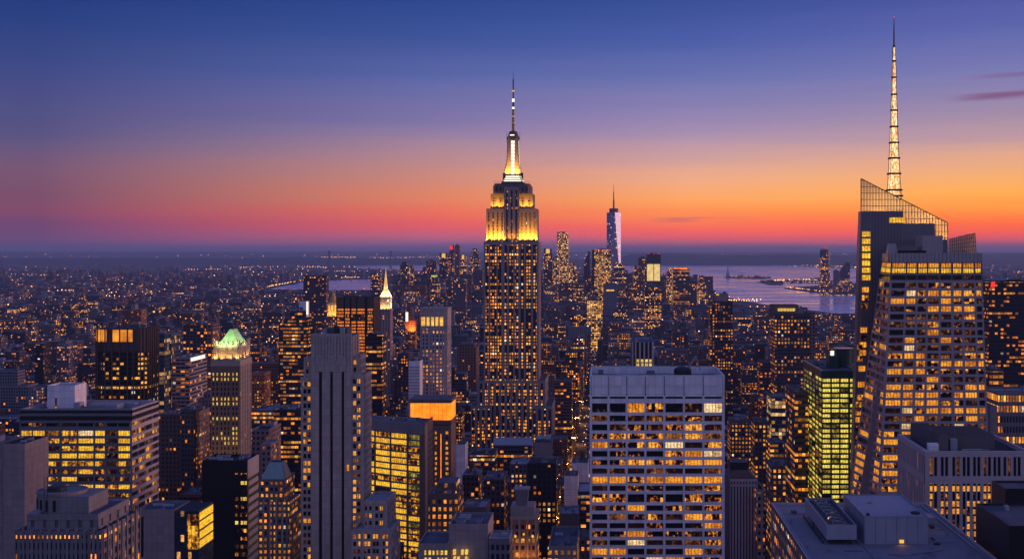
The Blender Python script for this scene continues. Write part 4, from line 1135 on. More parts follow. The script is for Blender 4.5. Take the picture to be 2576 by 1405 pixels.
    p = t.part('spire', S); t.part('spire_lighting', G, parent=p); t.part('spire_collar', Bn, parent=p)
    t.part('spire_tip', MB('metal_dark').lathe(xs, ys, [(.42, Z(117, 655)), (.35, Z(80, 655)), (.12, zt2)], 6), parent=p)
    t.part('beacon', MB('red_glow').lathe(xs, ys, [(.25, zt2), (.25, zt2 + .6)], 6), parent=p)
    # front windows show largest: keep the lit ones of the front first
    t.w.sort(key=lambda w_: {'office_full': 0, 'yellow_full': 0, 'office_part': 1}.get(w_[1], 2))
    t.windows()
q = mat_new('spire_glow'); p = q.pos(); x, y, z = q.sep(p)
a = q.noise(q.xyz(q.m('MULTIPLY', x, 1.4), y, q.m('MULTIPLY', z, .5)), 1., 3., .6)
q.put(q.b.inputs['Emission Color'], q.mix(q.rng(a, .4, .65), (1., .36, .06, 1), (1., .80, .45, 1)))
q.put(q.b.inputs['Emission Strength'], q.rng(a, .3, .62, .5, 1.9)); q.b.inputs['Base Color'].default_value = (.2, .15, .1, 1)
q = mat_new('crown_glass'); q.b.inputs['Base Color'].default_value = (.9, .75, .6, 1); q.b.inputs['Roughness'].default_value = .15
tr = q.n.new('ShaderNodeBsdfTransparent'); tr.inputs[0].default_value = (.40, .33, .27, 1)
tl = q.n.new('ShaderNodeBsdfTranslucent'); tl.inputs[0].default_value = (.8, .7, .55, 1)
df = q.n.new('ShaderNodeAddShader'); mx = q.n.new('ShaderNodeMixShader'); mx.inputs[0].default_value = .62
out = [v for v in q.n if v.type == 'OUTPUT_MATERIAL'][0]
gd = q.n.new('ShaderNodeMixShader'); gd.inputs[0].default_value = .3
q.l.new(tl.outputs[0], gd.inputs[1]); q.l.new(q.b.outputs[0], gd.inputs[2])
q.l.new(tr.outputs[0], mx.inputs[1]); q.l.new(gd.outputs[0], mx.inputs[2]); q.l.new(mx.outputs[0], out.inputs[0])
glass_tower()

# ------------------------------------------------------------------ green glass block beside it
def green_block():
    Y0 = 690.; zr = Z(931.5, Y0); x0, x1 = X(2067, Y0), X(2160, Y0); Y1 = 757.
    t = T('glass_office_block', 'green glass office block with rows of bright yellow lit floors', 'office block', ((x0 + x1) / 2, Y0))
    reg(2027, 2143, 880, 1255, Y0, (x0 - 1, x1 + 1, Y0 - 1, Y1), 'the green glass block')
    t.part('wall', MB('green_glass').tray(x0 + .9, x1, Y0 + .9, Y1, 0, zr, .5, 1.5, 'green_glass', 'metal'))
    t.part('roof', MB('roof').box(x0 + 1.5, x1 - .5, Y0 + 1.5, Y1 - .5, zr - 1.8, zr - 1.4))
    rows = []; z = Z(952, Y0)
    while z > 8: rows.append((z - 1.75, z)); z -= 2.86
    c7 = lambda a: (2112 + a / 3.2827) * .9148
    sp = [((c7(a) - 2067) / 93, (c7(b) - 2067) / 93) for a, b in ((490, 562), (577, 642), (655, 724), (742, 790))]
    f1 = Face((x0, Y0), (x1, Y0), 0, zr); fr = MB()
    grid(t, fr, f1, sp, rows, .6, chooser(('green_full', .75), ('green_part', .32), ('office_dark', .04)), 'green_glass', 'green_glass', -.03)
    for s in [0] + [(a + b) / 2 for (_, a), (b, _) in zip(sp, sp[1:])]: f1.slab(fr, s, s + .012, 0, zr, 0., .25, 'green_glass')
    f2 = Face((x0, Y1), (x0, Y0 + .02), 0, zr); sd = MB()
    grid(t, sd, f2, even(6, .93), rows, .6, lambda r, s: rnd.choices(('green_part', 'green_full', 'office_dark'), (.5, .38, .12))[0], 'green_glass', 'green_glass', -.02)
    t.part('front_frame', fr); t.part('side_frame', sd)
    z = zr - 1.4; Ya = 716.
    p = t.part('plant_room', MB('green_glass').box(X(2086, Ya), X(2110, Ya), Ya, Ya + 10, z, Z(897, Ya), top='roof_dark'))
    t.part('plant_drum', MB('green_glass').lathe(X(2121, 730), 730, [(5.5, z), (5.5, z + 10), (6.2, z + 10.2), (6.2, z + 11)], 18))
    t.part('lit_sign_box', MB('concrete_pale').box(X(2088, 735), X(2110, 735), 733, 739, z, Z(884, 735), bottom=True))
    t.part('roof_lamp', MB('white_glow').box(X(2090, 732), X(2106, 732), 732.2, 732.9, Z(890, 732) - 3, Z(882, 732), bottom=True))
    flood((X(2098, 731), 730, Z(880, 731)), (X(2098, 735), 735, Z(890, 735)), 3000, (1., .85, .5))
    clutter(t, x0 + 2, x0 + 11, Y0 + 30, Y1 - 3, z, 6, 2.)
    t.windows()
green_block()

# ------------------------------------------------------------------ pale pier-fronted block at the right
def pier_block():
    Y0 = 430.; zr = Z(1135, Y0); x0, x1 = X(2327, Y0), X(2572, Y0) + 3; Y1 = 471.
    t = T('pier_office_block', 'mauve stone office block with tall paired window slots and cluttered sunken roof', 'office block', ((x0 + x1) / 2, Y0))
    reg(2249, 2576, 1075, 1350, Y0, (x0, x1, Y0 - 1, Y1), 'the paired slot stone block')
    cy = lambda y: (1080 + y / 3.081) * .9148
    c8 = lambda a: ((2112 + a / 3.081) * .9148 - 2327) * Y0 / F / (x1 - x0)
    t.part('wall', MB('stone_dark').tray(x0 + 1, x1, Y0 + 1, Y1, 0, zr - .05, .8, 1.6, 'stone_dark', 'lav_spandrel'))
    t.part('roof', MB('roof_dark').box(x0 + 1.8, x1 - .8, Y0 + 1.8, Y1 - .8, zr - 2.2, zr - 1.6))
    fr = MB(); f1 = Face((x0, Y0), (x1, Y0), 0, zr)
    sp = []
    for a in (1372, 1465, 1562, 1650, 1738, 1828, 1910, 1995, 2080):
        sp += [(c8(a), c8(a + 25)), (c8(a + 36), c8(a + 62))]
    rows = [(Z(cy(688), Y0), Z(cy(540), Y0))]
    y = 724
    while Z(cy(y + 46), Y0) > 12: rows.append((Z(cy(y + 46), Y0), Z(cy(y), Y0))); y += 64
    ch = chooser(('room_warm', .36), ('office_part', .3), ('office_dim', .15), ('office_dark', .35))
    def pick(r, s):
        if r == 0: return 'office_dark' if s % 5 else 'office_dim'
        if r in (2, 4): return 'room_warm' if s < 14 and rnd.random() < .9 else 'office_dark'
        return ch(r, s)
    grid(t, fr, f1, sp, rows, .9, pick, 'lav_spandrel', 'black_panel', -.55)
    f1.slab(fr, 0, 1, rows[0][0] - 3.2, rows[0][0] - .6, -.9, -.06, 'lav_spandrel'); f1.slab(fr, 0, 1, rows[0][1], zr + .06, -.9, .08, 'lav_spandrel')
    f2 = Face((x0, Y1), (x0, Y0 + .04), 0, zr); sd = MB()
    grid(t, sd, f2, even(18, .52), rows, .9, lambda r, s: rnd.choices(('office_dark', 'room_warm', 'office_dim'), (.72, .2 if r == 1 else .07, .12))[0], 'lav_spandrel', 'black_panel', -.55)
    f2.slab(sd, 0, 1, rows[0][0] - 3.2, rows[0][0] - .6, -.9, -.06, 'lav_spandrel'); f2.slab(sd, 0, 1, rows[0][1], zr + .09, -.9, .06, 'lav_spandrel')
    t.part('front_frame', fr); t.part('side_frame', sd)
    z = zr - 1.6
    t.part('plant_house', MB('stone_dark').prism([(x0 + 7, Y0 + 8), (x0 + 10.5, Y0 + 8), (x0 + 10.5, Y1 - 4), (x0 + 4, Y1 - 4)], z, z + 6.5, None, 'roof_dark'))
    t.part('plant_house', MB('stone_dark').box(x0 + 11, x1 - 9, Y0 + 12, Y1 - 5, z, z + 5.6, top='roof_dark'))
    t.part('white_vent_box', MB('concrete_pale').box(x0 + 2.6, x0 + 6.2, Y0 + 5, Y0 + 7.5, z, z + 3.6))
    t.part('vent_box', MB('unit').box(x0 + 11.5, x0 + 14, Y0 + 9, Y0 + 11.5, z, z + 4.6))
    clutter(t, x0 + 13, x1 - 2, Y0 + 2, Y0 + 11, z, 9, 1.2)
    t.windows()
pier_block()

# ------------------------------------------------------------------ near roof with two plant boxes, and the dark block beside it
def near_roof():
    zr = 170.; x0, x1, Y0, Y1 = 51.4, 100.4, 290., 385.6
    t = T('flat_roofed_building', 'broad pale flat roof with a large plant box and a raised cooling tower', 'building', ((x0 + x1) / 2, Y0))
    reg(1940, 2505, 1243, 1405, Y0, (x0, x1 + 12, Y0, Y1), None)
    t.part('wall', MB('punched', (.17, .13, .11), (.25, 3.4, 3., 3.8)).tray(x0, x1, Y0, Y1, 0, zr + .8, .5, .9, 'punched', 'lav_spandrel'))
    t.part('roof', MB('deck').box(x0 + .5, x1 - .5, Y0 + .5, Y1 - .5, zr - .5, zr))
    cp = MB('metal')
    for a, b, c, d in ((x0 + .9, x0 + 1.3, Y0 + 2, Y1 - 2), (x1 - 2.2, x1 - 1.7, Y0 + 2, Y1 - 2)): cp.box(a, b, c, d, zr + .01, zr + .5)
    t.part('kerb_rail', cp)
    q = MB('box_panel').box(70.2, 87.5, 334, 364, zr, 177.4, top='box_top')
    p = t.part('plant_box', q)
    j = MB('metal_dark')
    for k in range(1, 6): j.box(70.2 + k * 2.9 - .03, 70.2 + k * 2.9 + .03, 333.96, 334.02, zr, 177.3)
    for k in range(1, 9): j.box(70.16, 70.22, 334 + k * 3.3 - .03, 334 + k * 3.3 + .03, zr, 177.3)
    t.part('panel_joint', j, parent=p)
    t.part('roof_edge', MB('metal').box(70.1, 87.6, 333.9, 334.15, 177.4, 177.65, bottom=True).box(70.1, 70.35, 334.15, 364, 177.4, 177.65).box(87.35, 87.6, 334.15, 364, 177.4, 177.65).box(70.35, 87.35, 363.8, 364, 177.4, 177.65), parent=p)
    t.part('hatch', MB('metal').box(75, 76.2, 352, 353, 177.4, 177.9), parent=p); t.part('vent_cap', MB('metal_dark').lathe(85.2, 338.5, [(1.3, 177.4), (1.3, 177.8), (.9, 178.)], 12), parent=p)
    t.part('vent_pipe', MB('metal_dark').lathe(71.5, 336, [(.5, 177.4), (.5, 178.1)], 8), parent=p)
    t.part('doorway_lamp', MB('gold_glow').box(79.7, 80.9, 333.85, 333.97, zr + .3, zr + 1.2, bottom=True), parent=p)
    flood((80.2, 333.2, zr + 1.4), (80.2, 331, zr), 60, (1., .5, .15), 140, .2)
    c = MB('box_panel').tray(59.6, 67.8, 333, 369.6, zr + 1.5, 175.5, .35, .9, 'box_panel', 'metal')
    c.face([(59.6, 333, zr + 1.5), (59.6, 369.6, zr + 1.5), (67.8, 369.6, zr + 1.5), (67.8, 333, zr + 1.5)])
    p = t.part('cooling_tower', c)
    t.part('fan_deck', MB('metal_dark').box(60, 67.4, 333.4, 369.2, 174.3, 174.65), parent=p)
    for k in range(7):
        y = 337 + k * 4.8
        f = MB('metal').lathe(63.7, y, [(2.0, 174.65), (1.95, 175.3), (1.75, 175.3), (1.75, 174.8)], 20, cap=False)
        for b in range(6):
            a = b * math.pi / 3 + k; f.prism([(63.7 + .25 * math.cos(a - .5), y + .25 * math.sin(a - .5)), (63.7 + 1.7 * math.cos(a - .14), y + 1.7 * math.sin(a - .14)), (63.7 + 1.7 * math.cos(a + .14), y + 1.7 * math.sin(a + .14)), (63.7 + .25 * math.cos(a + .5), y + .25 * math.sin(a + .5))], 174.9, 174.98, 'bronze')
        t.part('fan', f, parent=p)
    for k in range(2): t.part('lamp', MB('gold_glow').box(62 + k * 2.6, 62.6 + k * 2.6, 344 + k * 9, 344.6 + k * 9, 174.66, 175, bottom=True), parent=p)
    for x in (61, 66.4):
        for y in (334.5, 345, 357, 368): t.part('leg', MB('metal_dark').box(x - .2, x + .2, y - .2, y + .2, zr, zr + 1.49), parent=p)
    pi = MB('metal_dark').bar((58.8, 334, zr + .5), (58.8, 368, zr + .5), .25); pi.bar((58.8, 350, zr + .5), (58.8, 350, zr + 2.6), .2)
    t.part('pipe', pi); t.part('pipe', MB('metal').bar((68.6, 332, zr + .3), (68.6, 362, zr + .3), .2))
    for x, y in ((54, 300), (54, 330), (54, 360), (96, 345), (92, 372), (80, 372)):
        t.part('roof_vent', MB('metal').lathe(x, y, [(.28, zr), (.28, zr + .9), (.45, zr + .95), (.45, zr + 1.15), (.1, zr + 1.3)], 10))
    for a, b in (((88.4, 336, zr + .35), (97, 336, zr + .35)), ((88.4, 349, zr + .35), (98, 352, zr + .35)), ((55, 372, zr + .3), (84, 372, zr + .3)), ((69.3, 318, zr + .2), (69.3, 334, zr + .2)), ((76, 320, zr + .2), (90, 327, zr + .2))):
        t.part('conduit', MB('metal').bar(a, b, .13, k=6))
    t.part('air_handler', MB('unit').box(91, 95.5, 356, 362, zr + .4, zr + 2.4, bottom=True)); t.part('duct_elbow', MB('duct').box(88.2, 91, 358, 360, zr + .8, zr + 2., bottom=True))
    t.part('ladder', MB('metal_dark').box(87.62, 87.7, 345, 345.1, zr, zr + 8).box(87.62, 87.7, 345.7, 345.8, zr, zr + 8))
    for x, y, w, d, h in ((89, 333, 1.6, .8, .5), (90, 338, .5, 2.6, .4), (63, 326, 5, .4, .12), (74, 322, 7, .3, .1), (93, 352, 1.2, 1.2, .7), (56, 372, 1.5, 2, .8)):
        t.part('roof_fitting', MB('metal_dark').box(x, x + w, y, y + d, zr + .01, zr + h))
def panel_mat(name, c, pitch):
    q = mat_new(name); x, y, z = q.sep(q.pos())
    a = q.noise(q.pos(), .35, 4., .6); b = q.noise(q.xyz(q.m('MULTIPLY', x, 1.2), q.m('MULTIPLY', y, 1.2), q.m('MULTIPLY', z, .12)), .8, 3.)
    v = q.m('ADD', .74, q.m('ADD', q.m('MULTIPLY', a, .28), q.m('MULTIPLY', b, .24)))
    q.put(q.b.inputs['Base Color'], q.mix(1., c, q.xyz(v, v, v), 'MULTIPLY')); q.b.inputs['Roughness'].default_value = .55
panel_mat('box_panel', (.30, .31, .36), 2.); panel_mat('box_top', (.27, .29, .35), 2.)
q = mat_new('deck'); p = q.pos(); x, y, z = q.sep(p)
a = q.noise(p, .07, 5., .65); b = q.noise(p, .9, 4., .7); st = q.rng(q.noise(q.xyz(x, q.m('MULTIPLY', y, .35), 4.), .16, 3., .6), .55, .68)
v = q.m('ADD', .55, q.m('ADD', q.m('MULTIPLY', a, .6), q.m('MULTIPLY', b, .25)))
gr = q.m('MULTIPLY', q.m('GREATER_THAN', q.m('ABSOLUTE', q.m('SUBTRACT', q.m('FRACT', q.m('DIVIDE', y, 6.)), .5)), .485), .35)
v = q.m('MULTIPLY', v, q.m('SUBTRACT', 1., gr)); v = q.m('MULTIPLY', v, q.rng(st, 0., 1., 1., .62))
q.put(q.b.inputs['Base Color'], q.mix(1., (.23, .21, .23), q.xyz(v, v, v), 'MULTIPLY')); q.b.inputs['Roughness'].default_value = .75
near_roof()
def dark_near():
    t = T('dark_block', 'dark near black block whose blank side rises beside the broad pale roof', 'building', (107, 309))
    reg(2447, 2576, 1231, 1405, 309, (101.6, 125, 290, 345), None)
    t.part('wall', MB('ribbon', (.03, .03, .04), (.06, 3., 8., 3.6)).tray(101.6, 124, 309, 337, 0, 180.6, .5, .6, 'black_panel', 'metal_dark'))
    t.part('roof', MB('roof').box(102.1, 123.5, 309.5, 336.5, 179.6, 180.))
    t.part('upper_block', MB('black_panel').tray(109.7, 124, 337.05, 349, 0, 184.6, .4, .6, 'black_panel', 'metal_dark')); t.part('upper_roof', MB('roof').box(110.1, 123.6, 337.5, 348.6, 183.6, 184.))
    t.part('roof_unit', MB('unit').box(107.5, 108.5, 330, 332, 180, 181.2)); t.part('roof_vent', MB('metal').lathe(108.2, 311.5, [(.8, 180.), (.8, 180.5)], 10))
dark_near()

# ------------------------------------------------------------------ general city buildings
SEED = [20.]
def tower(label, px0, px1, yt, Y, D, fac, wc, lit, cell=3., ch=3.7, name='office_building', cat='building', yb=None, junk=3, tnk=False, steps=(), ref=None, group=None, trim=None, big=3.5):
    x0, x1, z = X(px0, Y), X(px1, Y), Z(yt, Y)
    SEED[0] += 1.37
    t = T(name, label, cat, ((x0 + x1) / 2, Y), group)
    reg(px0, px1, yt, yb or yt + 70, Y, (x0, x1, Y - 1, Y + D), ref)
    mb = MB(fac, wc, (lit, cell, SEED[0], ch))
    drop = min(1.2, D * .06)
    mb.tray(x0, x1, Y, Y + D, 0, z, .45, drop, fac, trim or 'concrete_grey')
    t.part('wall', mb)
    t.part('roof', MB(rnd.choice(('roof', 'roof', 'roof_dark', 'roof_pale'))).box(x0 + .45, x1 - .45, Y + .45, Y + D - .45, z - drop - .5, z - drop))
    zz = z - drop; a0, a1, b0, b1 = x0 + .6, x1 - .6, Y + .6, Y + D - .6
    for f, h in steps:   # narrower upper stages
        w, d = (a1 - a0) * (1 - f) / 2, (b1 - b0) * (1 - f) / 2
        a0, a1, b0, b1 = a0 + w, a1 - w, b0 + d, b1 - d
        q = MB(fac, wc, (lit * .7, cell, SEED[0] + .5, ch)); q.box(a0, a1, b0, b1, zz, zz + h, top='roof'); t.part('upper_stage', q); zz += h
    if junk: clutter(t, a0, a1, b0, b1, zz, junk, big)
    if tnk: tank(t, a0 + (a1 - a0) * rnd.uniform(.3, .7), b0 + (b1 - b0) * rnd.uniform(.4, .7), zz, rnd.uniform(.8, 1.2))
    return t, x0, x1, z

LIME, BRWN, RED, GREY, SLATE, DARK, BLUE, PALE, BLK = (.26, .22, .21), (.13, .085, .07), (.19, .09, .065), (.19, .19, .21), (.09, .095, .115), (.035, .036, .045), (.045, .075, .11), (.42, .41, .44), (.014, .015, .02)

# bottom-left group
tower('blank mauve stone slab rising from the lower edge beside the banded block', 8, 62, 1115, 560, 24, 'limestone_blank', LIME, 0, name='stone_slab', yb=1405, ref='the blank mauve slab', trim='metal_dark', junk=4, big=1.2)
tower('darker blank wall at the frame edge adjoining the mauve slab', -60, 7.4, 1112, 566, 20, 'limestone_blank', LIME, 0, name='stone_slab', yb=1405, junk=2)
def deco():
    Y = 430.
    t, x0, x1, z = tower('stepped grey stone building with a rounded penthouse in front of the banded block', 37, 258, 1334, Y, 34, 'strip', (.19, .17, .175), .40, 3.1, 3.9, 'stepped_building', yb=1405, junk=3, big=1.6, ref='the rounded penthouse building')
    def stage(a, b, yt, y0, d, z0, sp, nm):
        f = MB('concrete_grey'); xa, xb, zt = X(a, y0), X(b, y0), Z(yt, y0)
        t.part(nm, MB('stone_dark').tray(xa + .4, xb - .4, y0 + .4, y0 + d, z0, zt, .4, .7, 'stone_dark', 'lav_spandrel'))
        for fc, k in ((Face((xa, y0), (xb, y0), z0, zt), sp), (Face((xb, y0 + .02), (xb, y0 + d), z0, zt), max(3, int(sp * .7)))):
            pl = even(k, .3); e = [0.] + [v for s in pl for v in s] + [1.]
            for i in range(0, len(e), 2): fc.slab(f, e[i], e[i + 1], z0, zt, -.45, 0.)
            fc.slab(f, .001, .999, zt - 1.8, zt + .25, -.45, .12); fc.slab(f, .001, .999, z0, z0 + .9, -.45, -.04)
        t.part('stone_frame', f); t.part('stage_roof', MB('roof').box(xa + .8, xb - .8, y0 + .8, y0 + d - .4, zt - 1., zt - .6))
    pr = MB('concrete_grey')
    for fc, k in ((Face((x0, Y), (x1, Y), 0, z), 10), (Face((x1, Y + .02), (x1, Y + 34), 0, z), 8)):
        for i in range(k + 1): fc.slab(pr, max(0., i / k - .014), min(1., i / k + .014), 0, z + (1.2 if i % 2 else .5), 0., .45)
    t.part('stone_pier', pr)
    stage(68, 246, 1294, Y + 2.5, 28, z - .3, 6, 'stage')
    cx, cy = X(160, Y + 16), Y + 15; zb = Z(1290, Y + 4)
    q = MB('concrete_grey').lathe(cx, cy, [(8.4, zb - 2), (8.4, zb + 5.6), (8.7, zb + 5.7), (8.7, zb + 6.4), (8.1, zb + 6.5), (8.0, zb + 5.9)], 26)
    q.box(cx, X(226, Y + 8), Y + 7, Y + 24, zb - 2, zb + 5.2)
    t.part('penthouse', q)
    k = MB('black_panel')
    for a in range(8):
        w = math.pi + .35 + a * .33; k.prism([(cx + 8.55 * math.cos(w - .06), cy + 8.55 * math.sin(w - .06)), (cx + 8.55 * math.cos(w + .06), cy + 8.55 * math.sin(w + .06)), (cx + 8.3 * math.cos(w + .06), cy + 8.3 * math.sin(w + .06)), (cx + 8.3 * math.cos(w - .06), cy + 8.3 * math.sin(w - .06))], zb, zb + 4)
    t.part('slit_window', k)
    t.part('roof_drum', MB('metal_dark').lathe(cx - 2, cy, [(3.4, zb + 5.9), (3.4, zb + 7.4), (2.6, zb + 7.8)], 16)); t.part('white_tarp', MB('roof_pale').box(X(70, Y + 3), X(92, Y + 3), Y + 4, Y + 12, zb - 2.2, zb + .3))
    for x in (X(98, Y), X(106, Y)): t.part('mast', MB('metal_dark').bar((x, Y + 4, zb - 2), (x, Y + 4, zb + 13), .12))
deco()
t, x0, x1, z = tower('plain grey concrete block with a glass corner lit yellow on its top floors', 344, 438, 1281, 520, 20, 'limestone_blank', GREY, 0, name='concrete_block', yb=1405, junk=6, big=1.2, ref='the glass cornered grey block')
q = MB('glassy', (.03, .04, .05), (.04, 1.6, 5., 3.6)).box(x1, X(500, 520), 520.5, 539, 0, z - .6, top='roof_dark'); t.part('glass_corner', q)
f = Face((X(500, 520), 520.6), (X(500, 520), 539), 0, z - .6)
for k in range(4):
    q = MB('yellow_full'); f.slab(q, .02, .98, z - 4.6 - 4 * k, z - 1.5 - 4 * k, 0, .1); t.part('lit_floor', q)
q = MB('yellow_part'); Face((x1, 520.5), (X(500, 520), 520.5), 0, z).slab(q, .52, 1., z - 17, z - 2, 0, .08); t.part('lit_floor', q)
for k in range(7): t.part('window', MB('office_dim').box(x0 + .8, x0 + 2.6, 519.9, 520.05, z - 25 - 3.6 * k, z - 23.6 - 3.6 * k, bottom=True))
t.part('dark_panel', MB('black_panel').box(x0 + .4, x0 + 2.9, 519.92, 520.05, z - 20, z - 3, bottom=True))

t, x0, x1, z = tower('black slab with one column of small lit windows and a pink slotted side', 508, 622, 1157, 600, 19, 'black_panel', BLK, 0, name='black_slab', yb=1405, junk=6, big=1.4, ref='the black slab', trim='metal_dark')
for k in range(14):
    for a, b in ((.735, .80), (.86, .99)):
        if rnd.random() < .72: t.part('window', MB(rnd.choice(('room_yellow', 'office_part', 'office_dim', 'office_part'))).box(x0 + a * (x1 - x0), x0 + b * (x1 - x0), 599.85, 600.05, z - 8 - k * 3.9, z - 6.3 - k * 3.9, bottom=True))
s = MB('lav_spandrel'); f = Face((x1 + .01, 600.1), (x1 + .01, 619), 0, z)
f.slab(s, 0, 1, z - 9, z, 0, .3)
for k in range(28): f.slab(s, .06, .94, z - 13 - k * 4.2, z - 10.6 - k * 4.2, 0, .3)
t.part('side_panel', s)
t, x0, x1, z = tower('small stepped tower with a dull green mansard roof and warm lit windows', 646, 716, 1204, 700, 22, 'punched', (.20, .165, .15), .5, 2.7, 3.5, 'mansard_tower', yb=1405, junk=0, ref='the green mansard tower')
y0 = 700; a, b = X(656, y0), X(714, y0); zt = Z(1162, 704); ta, tb = X(671, y0), X(703, y0)
p = t.part('mansard_roof', MB('copper_dull').prism([(a, y0 + .2), (b, y0 + .2), (b, y0 + 17), (a, y0 + 17)], z - .2, zt, None, 'roof_dark', [(ta, y0 + 5), (tb, y0 + 5), (tb, y0 + 12), (ta, y0 + 12)]))
t.part('chimney', MB('limestone').prism([(b - 1, y0 + 3), (b + .6, y0 + 3), (b + .6, y0 + 14), (b - 1, y0 + 14)], z, zt - 1, None, None, [(tb - .5, y0 + 5), (tb + .8, y0 + 5), (tb + .8, y0 + 12), (tb - .5, y0 + 12)]))
t.part('lower_stage', MB('punched', (.20, .165, .15), (.55, 2.7, 77., 3.5)).box(X(646, 697), X(728, 697), 697, 722, 0, Z(1262, 697), top='roof'))
t.part('lower_stage', MB('punched', (.22, .17, .15), (.3, 2.7, 78., 3.5)).box(X(700, 699), X(738, 699), 699.5, 723, 0, Z(1300, 699), top='roof'))
for k in range(5): t.part('pier', MB('limestone').box(X(647 + k * 16, 697) - .5, X(647 + k * 16, 697) + .5, 696.4, 697.1, 0, Z(1262, 697) + (1.5 if k % 2 else .2)))

# ------------------------------------------------------------------ left middle
tower('blue glass tower with thin amber floor lines behind the amber topped tower', 357, 414, 838, 1150, 30, 'glassy', BLUE, .30, 4.5, 3.9, 'glass_tower', 'skyscraper', 1000, 4, ref='the blue glass tower', big=5)
tower('narrow glass annex with a lattice grid beside the blue glass tower', 413, 431, 841, 1165, 24, 'glassy', (.10, .12, .15), .12, 2.4, 3.6, 'glass_tower', 'skyscraper', 1000, 1)
t, x0, x1, z = tower('white banded office block with one bright strip along its roofline', 435, 476, 899, 1050, 46, 'ribbon', (.30, .28, .31), .20, 4., 3.3, yb=1000, junk=3, ref='the white banded block')
t.part('roof_light', MB('white_glow').box(x1 + .01, x1 + .4, 1054, 1090, z - 3.5, z - .7, bottom=True))
t, x0, x1, z = tower('tall brown ribbed block with a pink side beyond the white banded block', 461, 516, 812, 1400, 30, 'strip', (.085, .07, .08), .16, 4., 3.6, yb=890, junk=3, ref='the brown ribbed block', trim='brown_stone')
t.part('side_wing', MB('strip', (.22, .14, .12), (.3, 4., 3.3, 3.6)).box(x1, x1 + 8, 1402, 1428, 0, z - 1, top='roof'))  # side face built as a redder box: west glow put into its colour
tower('narrower of a pair of reddish brick slabs catching the sunset glow', 306, 329, 779, 1900, 20, 'punched', RED, .14, 3., 3.2, 'brick_slab', yb=820, junk=1, group='pair of reddish brick slabs')
tower('wider of a pair of reddish brick slabs catching the sunset glow', 331, 355, 778, 1904, 22, 'punched', (.25, .12, .085), .25, 3., 3.2, 'brick_slab', yb=820, junk=1, ref='the reddish brick slabs', group='pair of reddish brick slabs')
tower('brown brick block with few lights below the banded block side', 398, 454, 1041, 950, 26, 'punched', BRWN, .12, 3., 3.5, yb=1240, junk=3, tnk=True)
tower('pinstriped dark block with pale ribs and a pink windowed side', 454, 488, 1030, 900, 28, 'strip', (.05, .055, .075), .05, 2.2, 3.5, yb=1110, junk=3)
tower('sunset pink side of the pinstriped block with a few orange windows', 489, 501, 1034, 905, 24, 'punched', (.25, .18, .17), .25, 2.6, 3.4, yb=1150, junk=1)  # side face built as its own block, sunset glow put into the wall colour
tower('mauve stepped block tucked behind the green pyramid roofed tower', 497, 530, 1003, 1000, 30, 'punched', (.20, .15, .15), .18, 2.8, 3.4, yb=1100, junk=2, steps=((.6, 5),))
tower('small brick building lit orange beside the green pyramid roofed tower', 632, 665, 937, 1300, 24, 'punched', (.34, .15, .08), .55, 2.6, 3.2, 'brick_building', yb=975, junk=1)  # orange light put into the brick colour, no lamp shines on it
tower('low wide block with one bright row of windows below its roof', 633, 690, 1031, 1000, 34, 'ribbon', SLATE, .62, 2.4, 3.4, yb=1065, junk=4, ref='the bright rowed low block')
tower('dark block with scattered amber floors beside the grooved grey stone tower', 688, 757, 1030, 850, 30, 'ribbon', (.025, .026, .035), .62, 2.6, 3.3, yb=1300, junk=4, ref='the amber floored dark block')
tower('low pink walled building with sloping roof in front of the bright rowed block', 634, 676, 1079, 800, 30, 'punched', (.24, .16, .15), .05, 3., 3.5, yb=1110, junk=3)
tower('narrow pinkish slab with a column of orange windows', 657, 681, 1115, 760, 18, 'punched', (.24, .18, .18), .3, 3., 3.5, yb=1250, junk=1)
tower('dark stepped office block crowned by two receding roofs and yellow rows', 701, 775, 818, 1250, 40, 'ribbon', (.04, .05, .055), .55, 3., 3.6, yb=960, junk=3, steps=((.72, 8), (.6, 7)), ref='the receding roofed dark block')
t, x0, x1, z = tower('blank white slab with a glaring lit edge', 752, 771, 757, 2200, 20, 'concrete_pale', PALE, 0, name='white_slab', yb=790, junk=1)
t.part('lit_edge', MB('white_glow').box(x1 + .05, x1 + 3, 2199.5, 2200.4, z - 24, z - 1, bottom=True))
tower('broad dark slab standing against the pale river', 763, 820, 692, 2900, 30, 'strip', (.05, .052, .075), .14, 5., 3.8, 'residential_slab', yb=760, junk=3, ref='the dark river slab')
